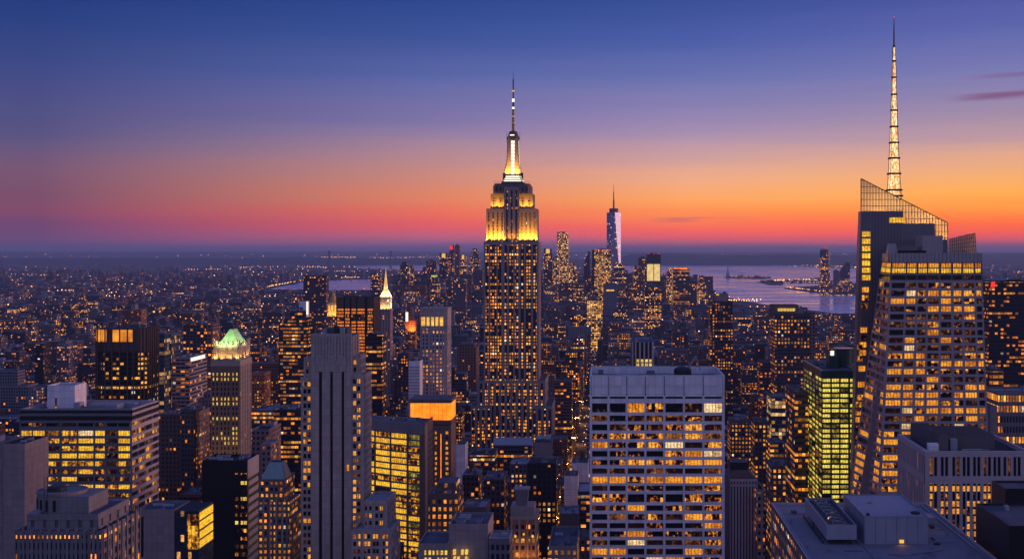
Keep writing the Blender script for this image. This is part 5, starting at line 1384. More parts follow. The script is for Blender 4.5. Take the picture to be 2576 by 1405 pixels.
# ------------------------------------------------------------------ centre left
t, x0, x1, z = tower('black topped tower with rows of orange windows next to the golden cupola', 846, 940, 747, 1250, 36, 'black_panel', BLK, 0, name='black_tower', cat='skyscraper', yb=905, junk=0, ref='the orange rowed black tower', trim='metal_dark')
fr = MB(); f = Face((x0, 1249.4), (x1, 1249.4), 0, z); rows = []; y = 776
while y < 1010: rows.append((Z(y + 4.6, 1250), Z(y, 1250))); y += 7.95
grid(t, fr, f, [(.03, .2), (.24, .36), (.41, .53), (.57, .76), (.84, .98)], rows, .6, chooser(('room_orange', .62), ('office_part', .2), ('office_dim', .1)), 'black_panel', 'bronze', -.05)
t.part('front_frame', fr); t.windows()
tower('wide dark lower block with amber strips below the orange rowed black tower', 921, 962, 838, 1230, 20, 'ribbon', (.02, .022, .03), .5, 4.4, 4.2, yb=1010, junk=2)
def cupola():
    Y = 1700.; x0, x1 = X(817, Y), X(850, Y); c = (x0 + x1) / 2; cy = Y + 12
    t = T('cupola_tower', 'small tower with golden floodlit octagonal cupola and needle spire', 'tower', (c, Y)); reg(815, 852, 723, 800, Y, (x0, x1, Y, Y + 24), 'the golden cupola')
    t.part('wall', MB('punched', (.30, .15, .09), (.35, 3., 2.2, 3.6)).box(x0, x1, Y, Y + 24, 0, Z(868 * .9148 + 2, Y), top='roof'))
    z0 = Z(796, Y); z1 = Z(764, Y); r = 8.2
    q = MB('limestone_warm').lathe(c, cy, [(r, z0), (r, z0 + 2), (r * .78, z0 + 2.1), (r * .78, z1), (r * .9, z1 + .1), (r * .9, z1 + 1.2)], 8, rot=.39)
    for i in range(8):
        a = .39 + i * .785; q.lathe(c + r * .86 * math.cos(a), cy + r * .86 * math.sin(a), [(.8, z0 + 2), (.7, z1)], 6)
    p = t.part('lantern', q)
    g = MB('gold_glow')
    for i in range(8):
        a = .785 * i; b = r * .74; s, co = math.sin(a), math.cos(a); w = 1.5
        g.prism([(c + b * co + w * s, cy + b * s - w * co), (c + (b + .3) * co + w * s, cy + (b + .3) * s - w * co), (c + (b + .3) * co - w * s, cy + (b + .3) * s + w * co), (c + b * co - w * s, cy + b * s + w * co)], z0 + 3, z1 - 2)
    t.part('lit_arch', g, parent=p)
    t.part('spire', MB('gold').lathe(c, cy, [(r * .85, z1 + 1.2), (r * .62, z1 + 5), (r * .36, z1 + 11), (r * .2, z1 + 15), (.9, z1 + 16), (.7, z1 + 22), (.1, Z(723, Y))], 8, rot=.39), parent=p)
    for i in range(5):
        a = 3.3 + i * .72; flood((c + 13 * math.cos(a), cy + 13 * math.sin(a), z0 + .5), (c, cy, z0 + 18), 15000, (1., .40, .03), 120)
cupola()
def clock_tower():
    Y = 2040.; s = Y / F; x0, x1 = X(953, Y), X(982, Y); c = (x0 + x1) / 2; cy = Y + 11; zs = Z(856.7 * .9148 - 3, Y)
    t = T('campanile_tower', 'slender pale campanile with bright floodlit pyramid roof and long lit spire', 'tower', (c, Y)); reg(950, 987, 672, 1000, Y, (x0, x1, Y, Y + 24), 'the lit campanile')
    t.part('shaft', MB('punched', (.36, .26, .24), (.05, 4.5, 9.1, 4.)).box(x0, x1, Y, Y + 22, 0, zs, top='roof'))
    z1 = Z(754, Y); z2 = Z(744, Y); z3 = Z(733, Y)
    b = MB('limestone').box(x0 - .8, x1 + .8, Y - .8, Y + 22.8, zs, zs + 2, bottom=True); b.box(x0 + 1, x1 - 1, Y + 1, Y + 21, zs + 2, z1 + 3); 
    for k in range(5):
        x = x0 + (x1 - x0) * (k + .5) / 5; b.box(x - .7, x + .7, Y - .2, Y + 1.1, zs + 2, z1 + 2)
    b.box(x0 - .4, x1 + .4, Y - .4, Y + 22.4, z1 + 2.01, z1 + 4, bottom=True); p = t.part('belfry', b)
    w = (x1 - x0) / 2; sq = lambda k: [(c - k, cy - k), (c + k, cy - k), (c + k, cy + k), (c - k, cy + k)]
    zp = Z(728, Y)
    r = t.part('pyramid_roof', MB('limestone').prism(sq(w * .96), z1 + 4, zp, None, None, sq(w * .34)))
    l = MB('limestone').box(c - w * .3, c + w * .3, cy - w * .3, cy + w * .3, zp, zp + 5); t.part('lantern', l, parent=r)
    t.part('spire', MB('spire_gold').lathe(c, cy, [(w * .36, zp + 5), (w * .22, zp + 16), (w * .1, zp + 26), (.35, zp + 32), (.1, Z(672, Y))], 8), parent=r)
    t.part('clock_light', MB('white_glow').lathe(c + w * .55, cy - w * .98, [(1.6, z1 - 3), (1.6, z1 + 1)], 10))
    for dx in (-7, 0, 7): flood((c + dx, cy - 16, zs + 2.5), (c + dx * .6, cy - 4, z1 - 4), 9000, (1., .58, .2), 100); flood((c + 17, cy + dx, zs + 2.5), (c + 4, cy, z1), 16000, (1., .66, .34), 100); flood((c + dx, cy - 15, z1 + 4.6), (c + dx * .4, cy - 4, zp), 42000, (1., .56, .18), 100); flood((c + 16, cy + dx, z1 + 4.6), (c + 4, cy, zp), 52000, (1., .66, .36), 100)
clock_tower()
def red_steeple():
    Y = 2500.; x0, x1 = X(1020, Y), X(1045, Y); c = (x0 + x1) / 2
    t = T('steeple_tower', 'distant orange floodlit steeple with a white glare beside it', 'tower', (c, Y)); reg(1012, 1045, 792, 826, Y, (x0, x1, Y, Y + 20))
    t.part('wall', MB('punched', (.35, .13, .06), (.5, 3., 2., 4.)).box(x0 + 6, x1, Y, Y + 20, 0, Z(806, Y), top='roof'))
    t.part('spire', MB('brick_brown').prism([(x0 + 6, Y), (x1 - 2, Y), (x1 - 2, Y + 14), (x0 + 6, Y + 14)], Z(806, Y), Z(776, Y), None, None, [(c - .4, Y + 6), (c + .8, Y + 6), (c + .8, Y + 8), (c - .4, Y + 8)]))
    t.part('lit_face', MB('white_glow').box(x0, x0 + 4.5, Y + 2, Y + 6, Z(808, Y), Z(785, Y))); t.part('side_tower', MB('punched', (.2, .1, .08), (.4, 3., 2., 4.)).box(x0 - .5, x0 + 6, Y + 1, Y + 18, 0, Z(808, Y)))
    for k in (0, 1): flood((c + k * 6, Y - 9, Z(838, Y)), (c + k * 5, Y, Z(805, Y)), 90000, (1., .28, .03))
red_steeple()
def slot_crown():
    Y0 = 1060.; x0, x1 = X(1057, Y0), X(1125, Y0); zr = Z(777, Y0); D = 28; zc0, zc1 = Z(820, Y0), Z(797, Y0)
    t = T('slot_crowned_tower', 'pale stone tower with five glowing openings under its square crown', 'skyscraper', ((x0 + x1) / 2, Y0)); reg(1056, 1139, 774, 1008, Y0, (x0, x1, Y0, Y0 + D), 'the five slot crowned tower')
    t.part('wall', MB('punched', (.33, .31, .36), (.62, 3., 5.5, 3.3)).box(x0 + .6, x1 - .3, Y0 + .6, Y0 + D, 0, zc0 - 1, top='roof'))
    f1, f2 = Face((x0, Y0), (x1, Y0), 0, zr), Face((x1, Y0 + .03), (x1, Y0 + D), 0, zr)
    pr = MB('limestone')
    for s in (0, .165, .345, .52, .70, .875): f1.slab(pr, s, s + .035 if s < .87 else 1., 0, zc0, -.8, 0.)
    for s in (0, .3, .64, .93): f2.slab(pr, s, s + .07, 0, zc0, -.5, 0.)
    t.part('stone_pier', pr)
    cr = MB('limestone')
    ops = [(.035, .185), (.235, .345), (.40, .51), (.56, .67), (.72, .85)]; e = [0.] + [v for o in ops for v in o] + [1.]
    for i in range(0, len(e), 2): f1.slab(cr, e[i], e[i + 1], zc0 - .5, zr, -1.2, 0.)
    f1.slab(cr, .001, .999, zc1, zr - .4, -1.2, -.05); f1.slab(cr, .001, .999, zc0 - 2.5, zc0 + .3, -1.2, -.06)
    f2.slab(cr, 0, 1, zc0 - 2.5, zr, -1., 0.); cr.box(x0, x0 + .8, Y0 + 1.2, Y0 + D, zc0, zr); cr.box(x0 + .8, x1 - 1., Y0 + D - .8, Y0 + D, zc0, zr)
    cr.box(x0 - .3, x1 + .5, Y0 - .3, Y0 + D + .3, zr + .01, zr + .9, bottom=True)
    p = t.part('crown', cr)
    for a, b in ops:
        q = MB('gold_glow'); f1.slab(q, a, b, zc0 + .3, zc1, -1.15, -.9); t.part('lit_opening', q, parent=p)
    clutter(t, x0 + 2, x1 - 2, Y0 + 3, Y0 + D - 3, zr + .9, 4, 3.)
slot_crown()
t, x0, x1, z = tower('pale louvred slab attached to the five slot crowned tower', 1028, 1056, 907, 1040, 22, 'concrete_pale', PALE, 0, name='louvred_slab', yb=1010, junk=1, trim='metal_dark')
lv = MB('lav_spandrel'); f = Face((x0, 1040), (x1, 1040), 0, z)
for k in range(24): f.slab(lv, .02, .99, z - 6 - k * 2.6, z - 4.7 - k * 2.6, 0., .3)
t.part('louvre', lv)
tower('dark block full of small amber windows behind the slot crowned tower', 1000, 1028, 888, 1500, 34, 'punched', (.06, .05, .06), .5, 3., 3.5, yb=990, junk=2)
tower('brown brick warehouse block with a wide pitched roof near the gold crowned skyscraper', 1150, 1198, 873, 1700, 40, 'punched', (.20, .11, .08), .03, 4., 4., 'brick_warehouse', yb=895, junk=1, steps=((.8, 6),))
# ------------------------------------------------------------------ below the gold crowned skyscraper
t, x0, x1, z = tower('small grey white building with a blank curved wall by the louvre topped tower', 1147, 1170, 1117, 950, 20, 'concrete_pale', PALE, 0, yb=1180, junk=2)
tower('low block with three even rows of lit windows', 1182, 1244, 1140, 1010, 30, 'ribbon', SLATE, .9, 3.2, 3.8, yb=1170, junk=5)
t, x0, x1, z = tower('dark block under a long silver roof screen', 1242, 1337, 1119, 1050, 24, 'ribbon', (.05, .055, .065), .35, 3., 3.8, yb=1160, junk=2, ref='the silver screened block')
t.part('roof_screen', MB('metal').prism([(x0 - 1, 1051), (x1 + 1, 1051), (x1 + 1, 1056), (x0 - 1, 1056)], z, z + 5.5, None, 'roof_pale', [(x0 - .4, 1055), (x1, 1055), (x1, 1058), (x0 - .4, 1058)]))
t, x0, x1, z = tower('grey rooftop cube building beside the silver screened block', 1343, 1388, 1112, 1000, 20, 'concrete_grey', GREY, 0, yb=1150, junk=1, trim='metal')
tower('black glass tower with two columns of amber windows', 1326, 1400, 1163, 800, 26, 'punched', (.02, .023, .033), .50, 3.1, 3.6, 'black_glass_tower', yb=1405, junk=4, ref='the two column black tower')
tower('block with a pale lit top floor behind the black glass tower', 1283, 1330, 1166, 900, 28, 'punched', SLATE, .8, 3., 3.6, yb=1200, junk=3)
tower('dark slab with a pale pink side and one lit lower row', 1217, 1268, 1204, 780, 30, 'punched', (.07, .06, .07), .28, 3., 3.6, yb=1405, junk=4, ref='the pink sided dark slab')
tower('brown pinstriped block with an antenna cluster', 1163, 1204, 1193, 850, 26, 'strip', (.09, .07, .07), .2, 3., 3.6, yb=1270, junk=5, tnk=True)
tower('low dark windowless block with a grey duct roof', 1165, 1223, 1274, 720, 24, 'stone_dark', DARK, 0, yb=1320, junk=6, big=1.8)
def terrace():
    Y = 620.
    t, x0, x1, z = tower('old ornate tower washed with orange light and capped by a square lantern', 1285, 1350, 1305, Y, 22, 'strip', (.26, .17, .13), .28, 2.8, 3.5, 'ornate_tower', yb=1405, junk=0, ref='the orange washed ornate tower')
    c = X(1311, Y); q = MB('limestone_warm')
    for k in (0, .3, .62, .93): q.box(x0 + k * (x1 - x0), x0 + (k + .07) * (x1 - x0), Y - .6, Y + .02, 0, z + .3)
    q.box(x0 - .4, x1 + .4, Y - .7, Y + 22, z + .01, z + 1.2, bottom=True); t.part('pilaster', q)
    t.part('roof_stage', MB('limestone_warm').box(c - 5.5, c + 6.5, Y + 2, Y + 16, z + 1.2, z + 6)); b = t.part('lantern', MB('concrete_grey').prism([(c - 2.8, Y + 4), (c + 2.8, Y + 4), (c + 2.8, Y + 10), (c - 2.8, Y + 10)], z + 6, z + 14, None, None, [(c - 3.4, Y + 3.6), (c + 3.4, Y + 3.6), (c + 3.4, Y + 10.4), (c - 3.4, Y + 10.4)]))
    t.part('lantern_roof', MB('metal').box(c - 4, c + 4, Y + 3, Y + 11, z + 14, z + 14.8, bottom=True), parent=b)
    for k in (.2, .5, .8): flood((x0 + k * (x1 - x0), Y - 4, z - 22), (x0 + k * (x1 - x0), Y, z - 6), 1500, (1., .36, .06))
    for x, h in ((.5, 8), (.54, 26), (.18, 9), (.85, 9)): t.part('lamp', MB('gold_glow').box(x0 + x * (x1 - x0) - .5, x0 + x * (x1 - x0) + .5, Y - .9, Y - .62, z - h, z - h + 1.2, bottom=True))
terrace()
tower('low building with a sunken grey roof and one bright top row', 1380, 1452, 1372, 540, 40, 'punched', LIME, .9, 2.7, 3.6, yb=1405, junk=5, big=1.6, ref='the sunken roof building')
tower('dark plain block with white units on its roof', 1407, 1455, 1290, 700, 22, 'stone_dark', DARK, 0, yb=1340, junk=5, big=1.6)
tower('pale blank walled building with a white tank on top by the ribbon windowed slab', 1438, 1480, 1163, 850, 22, 'concrete_pale', PALE, 0, yb=1215, junk=2, tnk=True)
tower('short pale blank wing in front of the pale blank walled building', 1419, 1454, 1196, 800, 20, 'concrete_pale', PALE, 0, yb=1240, junk=3)
tower('dim block with orange windows down one edge by the ribbon windowed slab', 1455, 1483, 1352, 650, 20, 'punched', SLATE, .4, 3., 3.6, yb=1405, junk=2)
t, x0, x1, z = tower('grey roof terraced building with a row of yellow windows at the lower edge', 1129, 1228, 1317, 480, 22, 'limestone_blank', GREY, 0, name='terraced_building', yb=1405, junk=4, big=1.3, ref='the yellow rowed terrace building')
t.part('lower_wing', MB('limestone_blank').tray(X(1052, 478), x0 - .02, 478, 500, 0, Z(1366, 478), .4, .8, 'limestone_blank', 'metal')); t.part('wing_roof', MB('roof').box(X(1052, 478) + .4, x0 - .4, 478.4, 499.6, Z(1366, 478) - 1.2, Z(1366, 478) - .8))
for k in range(11):
    x = X(1068 + k * 10.2, 478)
    if k not in (6, 8): t.part('window', MB('room_yellow').box(x, x + .95, 477.9, 478.1 if x < x0 - 1 else 480.1, Z(1394, 478), Z(1383, 478), bottom=True))
    if k not in (2, 6, 9): t.part('window', MB('room_yellow').box(x, x + .95, 477.9, 478.1 if x < x0 - 1 else 480.1, Z(1409, 478), Z(1401, 478), bottom=True))
tower('narrow ribbed annex with a white parapet beside the yellow rowed terrace building', 1229, 1282, 1353, 475, 14, 'strip', (.16, .15, .16), .03, 2., 3.6, yb=1405, junk=3, big=1.2, trim='metal')
t, x0, x1, z = tower('stepped brown building with rows of square yellow windows below the louvre topped tower', 1078, 1152, 1240, 640, 24, 'punched', (.17, .12, .10), .95, 2.9, 3.9, 'stepped_building', yb=1370, junk=3, ref='the square windowed brown building')
t.part('upper_stage', MB('punched', (.15, .11, .10), (.9, 2.9, 3.3, 3.9)).prism([(x0 + 3, 643), (x1 - 1, 643), (x1 - 1, 660), (x0 + 3, 660)], z - 1, Z(1214, 643), None, 'roof', [(x0 + 4, 644), (x1 - 1.6, 644), (x1 - 1.6, 660), (x0 + 4, 660)]))
# ------------------------------------------------------------------ centre right
t, x0, x1, z = tower('mauve block with five deep vertical slots standing behind the ribbon windowed slab', 1590, 1645, 860, 1000, 60, 'stone_dark', LIME, 0, name='slotted_block', yb=921, junk=3, ref='the five slot mauve block', trim='roof_pale')
fr = MB('lav_spandrel'); f = Face((x0, 999.4), (x1, 999.4), 0, z)
rows = [(Z(y + 7, 1000), Z(y, 1000)) for y in (903, 913, 923, 933)]
grid(t, fr, f, [(.06, .13), (.2, .32), (.4, .52), (.6, .72), (.78, .9)], rows, .6, lambda r, s: 'room_yellow' if s else 'office_dark', 'lav_spandrel', 'black_panel', -.5)
t.part('front_frame', fr); t.windows()
t, x0, x1, z = tower('dark waterfront tower with a stepped pale head in front of the river', 1799, 1843, 757, 1500, 30, 'punched', (.045, .045, .06), .38, 3.2, 3.6, 'residential_tower', 'skyscraper', 1000, 0, ref='the stepped dark river tower')
t.part('upper_stage', MB('limestone_blank').box(x0 + 1.5, x1 - 5, 1503, 1524, z - 2, Z(738, 1503), top='roof')); t.part('tank_drum', MB('metal_dark').lathe((x0 + x1) / 2 + 2, 1512, [(2.2, Z(738, 1503)), (2.2, Z(734, 1503))], 10)); t.part('roof_lamp', MB('gold_glow').box(x0 + 1.6, x0 + 5, 1502.6, 1502.9, Z(742, 1503), Z(739, 1503), bottom=True))
t.part('side_wing', MB('punched', (.05, .05, .06), (.45, 3.2, 8.8, 3.6)).box(X(1787, 1500), x0, 1502, 1526, 0, Z(769, 1500), top='roof'))
t, x0, x1, z = tower('dark tower with a bright yellow lit penthouse in front of the river', 1950, 2036, 788, 1200, 34, 'punched', (.06, .055, .07), .5, 3.2, 3.6, 'residential_tower', 'skyscraper', 1000, 2, ref='the lit penthouse tower')
xa, xb = X(1943, 1204), X(2008, 1204); t.part('penthouse', MB('stone_dark').prism([(xa + 1, 1204), (xb - 1, 1204), (xb - 1, 1226), (xa + 1, 1226)], z - 1, Z(766, 1204), None, 'roof', [(xa, 1203), (xb, 1203), (xb, 1226), (xa, 1226)]))
t.part('penthouse_window', MB('room_yellow').box(X(1957, 1203), X(2000, 1203), 1202.4, 1203.6, Z(782, 1203), Z(775, 1203), bottom=True))
t.part('annex', MB('punched', (.17, .12, .13), (.04, 3., 9.3, 3.6)).box(x1, X(2051, 1200), 1203, 1230, 0, Z(785, 1200), top='roof'))
t, x0, x1, z = tower('grey civic building with long dark pilasters and small arches along the top', 1836, 1905, 1206, 650, 30, 'stone_dark', GREY, 0, name='pilastered_building', yb=1390, junk=3, ref='the pilastered building')
f = Face((x0, 649.5), (x1, 649.5), 0, z); pl = MB('lav_spandrel'); sp = even(9, .5); e = [0.] + [v for s in sp for v in s] + [1.]
for i in range(0, len(e), 2): f.slab(pl, e[i], e[i + 1], 0, z, -.5, .1)
f.slab(pl, .001, .999, z - 3.4, z - 2.2, -.5, .05); f.slab(pl, .001, .999, z - .8, z + .4, -.5, .3)
p = t.part('pilaster', pl); t.part('attic', MB('brown_stone').prism([(x0, 655), (x1, 655), (x1, 680), (x0, 680)], z - 1, z + 4, None, 'roof', [(x0 + 3, 657), (x1 - 4, 657), (x1 - 4, 678), (x0 + 3, 678)])); t.part('roof_house', MB('metal_dark').box(x0 + 1, x1 - 4, 658, 670, z + 4, z + 8))
t, x0, x1, z = tower('brown office slab with neat lit rows beside the green glass block', 2000, 2033, 985, 735, 40, 'ribbon', (.11, .075, .065), .45, 2.2, 3.5, yb=1260, junk=2, ref='the brown rowed slab')
tower('low block with a lit parapet row and a tower of amber windows', 1838, 1888, 1058, 1000, 26, 'punched', (.06, .06, .07), .55, 2.8, 3.4, yb=1180, junk=4, ref='the lit parapet block')
tower('blue glass block with rows of amber offices', 1940, 1991, 998, 1100, 30, 'glassy', (.05, .08, .12), .62, 3.2, 3.5, yb=1060, junk=3, ref='the amber rowed blue block')
tower('dim brown block with a few orange lights in front of the blue glass block', 1899, 1934, 1060, 950, 24, 'punched', (.07, .055, .055), .5, 3., 3.5, yb=1160, junk=3)
tower('short slate block with two long lit floors', 1938, 1972, 1112, 860, 22, 'ribbon', (.05, .055, .07), .8, 3., 3.6, yb=1160, junk=3)
tower('low building with amber corner lights near the pilastered building', 1940, 1982, 1170, 780, 24, 'punched', SLATE, .5, 3., 3.6, yb=1250, junk=4)
tower('small cream building with a column of yellow lights beside the pilastered building', 1905, 1924, 1230, 640, 20, 'punched', LIME, .3, 2.6, 3.6, yb=1400, junk=2)
# ------------------------------------------------------------------ far right
t, x0, x1, z = tower('black office slab with a red lit emblem panel near its top corner', 2487, 2640, 705, 1250, 40, 'ribbon', (.018, .018, .026), .24, 3., 4.1, 'black_office_slab', 'skyscraper', 980, 3, ref='the red signed black slab', trim='black_panel')
rx = X(2492, 1249); t.part('red_emblem', MB('red_glow').prism([(rx, 1249.2), (rx + 4.6, 1249.2), (rx + 4.6, 1249.9), (rx, 1249.9)], Z(723, 1249), Z(708, 1249), None, None, [(rx + 1.2, 1249.2), (rx + 4.6, 1249.2), (rx + 4.6, 1249.9), (rx + 1.2, 1249.9)]))
t, x0, x1, z = tower('striped stone block with bright even window rows at the frame edge', 2511, 2640, 988, 850, 40, 'strip', (.20, .165, .17), .55, 2.1, 7.2, yb=1110, junk=4, ref='the bright striped block')
t, x0, x1, z = tower('low block behind the spire skyscraper whose side glows with orange bands', 2489, 2524, 929, 1000, 30, 'ribbon', (.08, .05, .05), .9, 5., 5., yb=960, junk=3)
tower('narrow pale lit wall between the spire skyscraper and the bright striped block', 2492, 2509, 1022, 700, 22, 'limestone_blank', LIME, 0, yb=1100, junk=1)

# ------------------------------------------------------------------ the far downtown cluster
def one_tall():
    Y = 5800.; c = X(1544, Y); w = 34.; cy = Y + w; z0, z1 = 55., Z(534, Y)
    t = T('tapering_glass_tower', 'tallest far tower, tapering triangular glass faces with ring and mast', 'skyscraper', (c, Y)); reg(1524, 1564, 461, 665, Y, (c - w, c + w, Y, Y + 2 * w), 'the tapering far tower')
    B = [(c - w, cy - w), (c + w, cy - w), (c + w, cy + w), (c - w, cy + w)]
    # the upper square is turned; its corners stand over the middles of the lower sides
    r = w * .98; a0 = .0
    Tp = [(c + 5, cy - r), (c + r, cy - 3), (c - 5, cy + r), (c - r, cy + 3)]
    L = lambda p, z: (p[0], p[1], z)
    fc = []
    for i in range(4):
        j = (i + 1) % 4
        fc.append(('boa_low', [L(B[i], z0), L(B[j], z0), L(Tp[i], z1)]))
        fc.append(('side', [L(B[j], z0), L(Tp[j], z1), L(Tp[i], z1)]))
    q = MB('wtc_glass', (.27, .28, .42), (.05, 6., 2.5, 6.))
    for k, p in fc: q.face(p)
    q.face([L(p, z1) for p in Tp]); q.prism(B, 0, z0, 'wtc_glass', False)
    t.part('glass_shaft', q)
    t.part('ring', MB('stone_dark').lathe(c, cy, [(21, z1), (21, z1 + 14), (23, z1 + 16), (19, z1 + 20), (17, z1 + 20)], 20))
    m = MB('stone_dark').lathe(c, cy, [(4.2, z1 + 20), (3.6, z1 + 60), (2.6, z1 + 62), (2.0, z1 + 100), (1.1, z1 + 102), (.5, Z(461, Y))], 8); t.part('mast', m)
one_tall()
def far_tower(label, px0, px1, yt, Y, wc, lit, top='flat', fac='far', cell=6., D=45., yb=700, ref=None, cat='skyscraper', name='downtown_tower'):
    SEED[0] += 1.7; x0, x1, z = X(px0, Y), X(px1, Y), Z(yt, Y); w = x1 - x0
    t = T(name, label, cat, ((x0 + x1) / 2, Y), 'far downtown towers'); reg(px0, px1, yt, yb, Y, (x0, x1, Y, Y + D), ref)
    q = MB(fac, wc, (lit, cell, SEED[0], cell))
    if top == 'flat': q.box(x0, x1, Y, Y + D, 0, z, top='roof'); t.part('wall', q); t.part('roof_house', MB('stone_dark').box(x0 + w * .25, x0 + w * .7, Y + 8, Y + D - 8, z, z + 6))
    elif top == 'step':
        q.box(x0, x1, Y, Y + D, 0, z - 34, top='roof').box(x0 + w * .12, x1 - w * .12, Y + 4, Y + D - 4, z - 34, z - 14, top='roof'); t.part('wall', q)
        t.part('upper_stage', MB(fac, wc, (lit, cell, SEED[0], cell)).box(x0 + w * .27, x1 - w * .27, Y + 9, Y + D - 9, z - 14, z, top='roof'))
    elif top == 'crown':
        q.box(x0, x1, Y, Y + D, 0, z - 24, top='roof'); t.part('wall', q)
        g = MB('gold_glow').prism([(x0 + w * .12, Y + 3), (x1 - w * .12, Y + 3), (x1 - w * .12, Y + D - 3), (x0 + w * .12, Y + D - 3)], z - 24, z - 4, None, None, [(x0 + w * .3, Y + 9), (x1 - w * .3, Y + 9), (x1 - w * .3, Y + D - 9), (x0 + w * .3, Y + D - 9)])
        t.part('lit_crown', g); t.part('crown_frame', MB('stone_dark').box(x0 + w * .05, x0 + w * .28, Y + .5, Y + 8, z - 24, z).box(x1 - w * .28, x1 - w * .05, Y + .5, Y + 8, z - 24, z - 3))
    elif top == 'slant':
        q.prism([(x0, Y), (x1, Y), (x1, Y + D), (x0, Y + D)], 0, z - 60, None, False); q.face([(x0, Y, z - 60), (x1, Y, z - 60), (x1, Y, z), (x1 - w * .35, Y, z)]); q.face([(x1, Y, z - 60), (x1, Y + D, z - 60), (x1, Y + D, z), (x1, Y, z)]); q.face([(x0, Y + D, z - 60), (x0, Y, z - 60), (x1 - w * .35, Y, z), (x1 - w * .35, Y + D, z)]); q.face([(x1 - w * .35, Y, z), (x1, Y, z), (x1, Y + D, z), (x1 - w * .35, Y + D, z)])
        t.part('wall', q)
    elif top == 'spike':
        q.box(x0, x1, Y, Y + D, 0, z - 20, top='roof'); t.part('wall', q); t.part('spire', MB('stone_dark').lathe((x0 + x1) / 2, Y + D / 2, [(w * .36, z - 20), (w * .12, z - 8), (1., z - 4), (.3, z + 14)], 6))
    elif top == 'round':
        c = (x0 + x1) / 2; q.lathe(c, Y + D / 2, [(w * .5, 0), (w * .5, z - 26), (w * .47, z - 25), (w * .47, z - 16), (w * .42, z - 8), (w * .28, z - 2), (w * .1, z)], 12); t.part('wall', q)
        t.part('beacon', MB('red_glow').lathe(c, Y + D / 2, [(3., z), (3., z + 4), (1.5, z + 7)], 8))
    return t, x0, x1, z
NV, DK2, WR = (.07, .075, .11), (.04, .045, .065), (.14, .10, .11)
far_tower('far twin pointed tower with amber lit peaks right of the gold crowned skyscraper', 1367, 1389, 624, 5600, DK2, .25, 'crown')
t, x0, x1, z = far_tower('tall rippling residential tower with many pale yellow lights', 1401, 1430, 586, 5200, (.16, .15, .15), .62, fac='far_bright', cell=5., ref='the rippling yellow tower')
t.part('upper_fin', MB('lav_spandrel').box(x0, x0 + 22, 5198, 5203, z, z + 5))
far_tower('lower gold lit shoulder block in front of the rippling residential tower', 1391, 1407, 648, 5150, (.16, .14, .12), .7, fac='far_bright', yb=710)
far_tower('low glittering block beside the rippling residential tower', 1430, 1452, 660, 5400, WR, .5, 'step', fac='far_bright', yb=710)
far_tower('thin dark tower with a slanted notch standing alone before the pale bay', 1469, 1484, 632, 5500, DK2, .05, 'slant', D=30)
t, x0, x1, z = far_tower('wide dark tower with a dense amber lit front next to the tapering far tower', 1495, 1537, 628, 5300, (.08, .06, .05), .6, fac='far_bright', cell=5.5, yb=720, ref='the dense amber far tower')
t.part('side_wall', MB('black_panel').box(x0 - 10, x0, 5304, 5340, 0, z)); t.part('roof_line', MB('red_glow').box(x0, x1, 5299, 5300, z + .1, z + 1.4, bottom=True))
far_tower('dark shouldered block at the foot of the tapering far tower', 1540, 1576, 662, 5250, NV, .35, 'step', yb=712)
far_tower('grey far block with rounded top on the bay edge', 1593, 1608, 668, 5450, NV, .3, 'step', yb=712)
far_tower('mauve far tower left dim beside the yellow glazed tower', 1606, 1628, 648, 5400, WR, .25, yb=712)
t, x0, x1, z = far_tower('dark topped tower whose whole front glows pale yellow', 1627, 1662, 639, 5350, (.05, .05, .055), 0, yb=705, ref='the yellow glazed far tower')
g = MB('curtain_glow'); g.box(x0 + 1, x1 - 3, 5349, 5350.5, Z(706, 5350), Z(664, 5350)); t.part('lit_front', g); t.part('mullion', MB('black_panel').box((x0 + x1) / 2 - 1.6, (x0 + x1) / 2 + 1.2, 5348.4, 5349.3, Z(706, 5350), Z(664, 5350)))
for k in (.1, .5, .85): t.part('red_light', MB('red_glow').box(x0 + k * (x1 - x0), x0 + k * (x1 - x0) + 4, 5347, 5349, z, z + 4))
far_tower('small orange flecked far tower between the yellow glazed tower and the banded harbour tower', 1677, 1693, 674, 5200, WR, .5, 'step', yb=712)
t, x0, x1, z = far_tower('harbour tower banded with many horizontal yellow floors under a red lit roof', 1693, 1735, 676, 4800, (.06, .05, .055), .95, 'flat', 'ribbon', 8., yb=745, ref='the banded harbour tower')
t.part('lit_roof', MB('orange_glow').box(x0 + 4, x1 - 10, 4803, 4808, z, z + 4))
far_tower('twin topped waterside tower glowing orange on its side', 1755, 1776, 692, 4700, WR, .45, 'step', yb=745)
far_tower('dim waterside slab next to the twin topped waterside tower', 1735, 1752, 707, 4900, NV, .15, yb=740)
far_tower('broad mid height block with gold column lights', 1476, 1515, 757, 3100, (.30, .17, .06), .8, fac='far_bright', cell=4.5, yb=780, cat='building', name='columned_block')
t, x0, x1, z = far_tower('low rounded grey roofed hall with an underlit gold edge', 1518, 1552, 716, 4300, (.2, .2, .25), 0, yb=735, cat='building', name='curved_hall'); t.part('edge_light', MB('gold_glow').box(x0 + 10, x1 - 10, 4298, 4299.5, z - 22, z - 17, bottom=True))
far_tower('blocky dark tower with scattered lights in front of the yellow glazed tower', 1622, 1663, 722, 3600, DK2, .6, cell=4.5, yb=775)
far_tower('tall dark tower with a red lit slanted top at the far cluster', 1126, 1142, 616, 6000, NV, .12, 'slant', yb=690)
t, x0, x1, z = far_tower('thin pink edged far tower beside the red topped one', 1144, 1156, 617, 5950, (.22, .13, .14), .06, yb=690, D=40)
x0 = X(1132, 5990); t.part('red_light', MB('red_glow').box(x0, x0 + 13, 5988, 5992, Z(628, 5990), Z(618, 5990), bottom=True))
far_tower('squat topped far tower close to the gold crowned skyscraper', 1182, 1206, 625, 5900, NV, .2, 'step', yb=690)
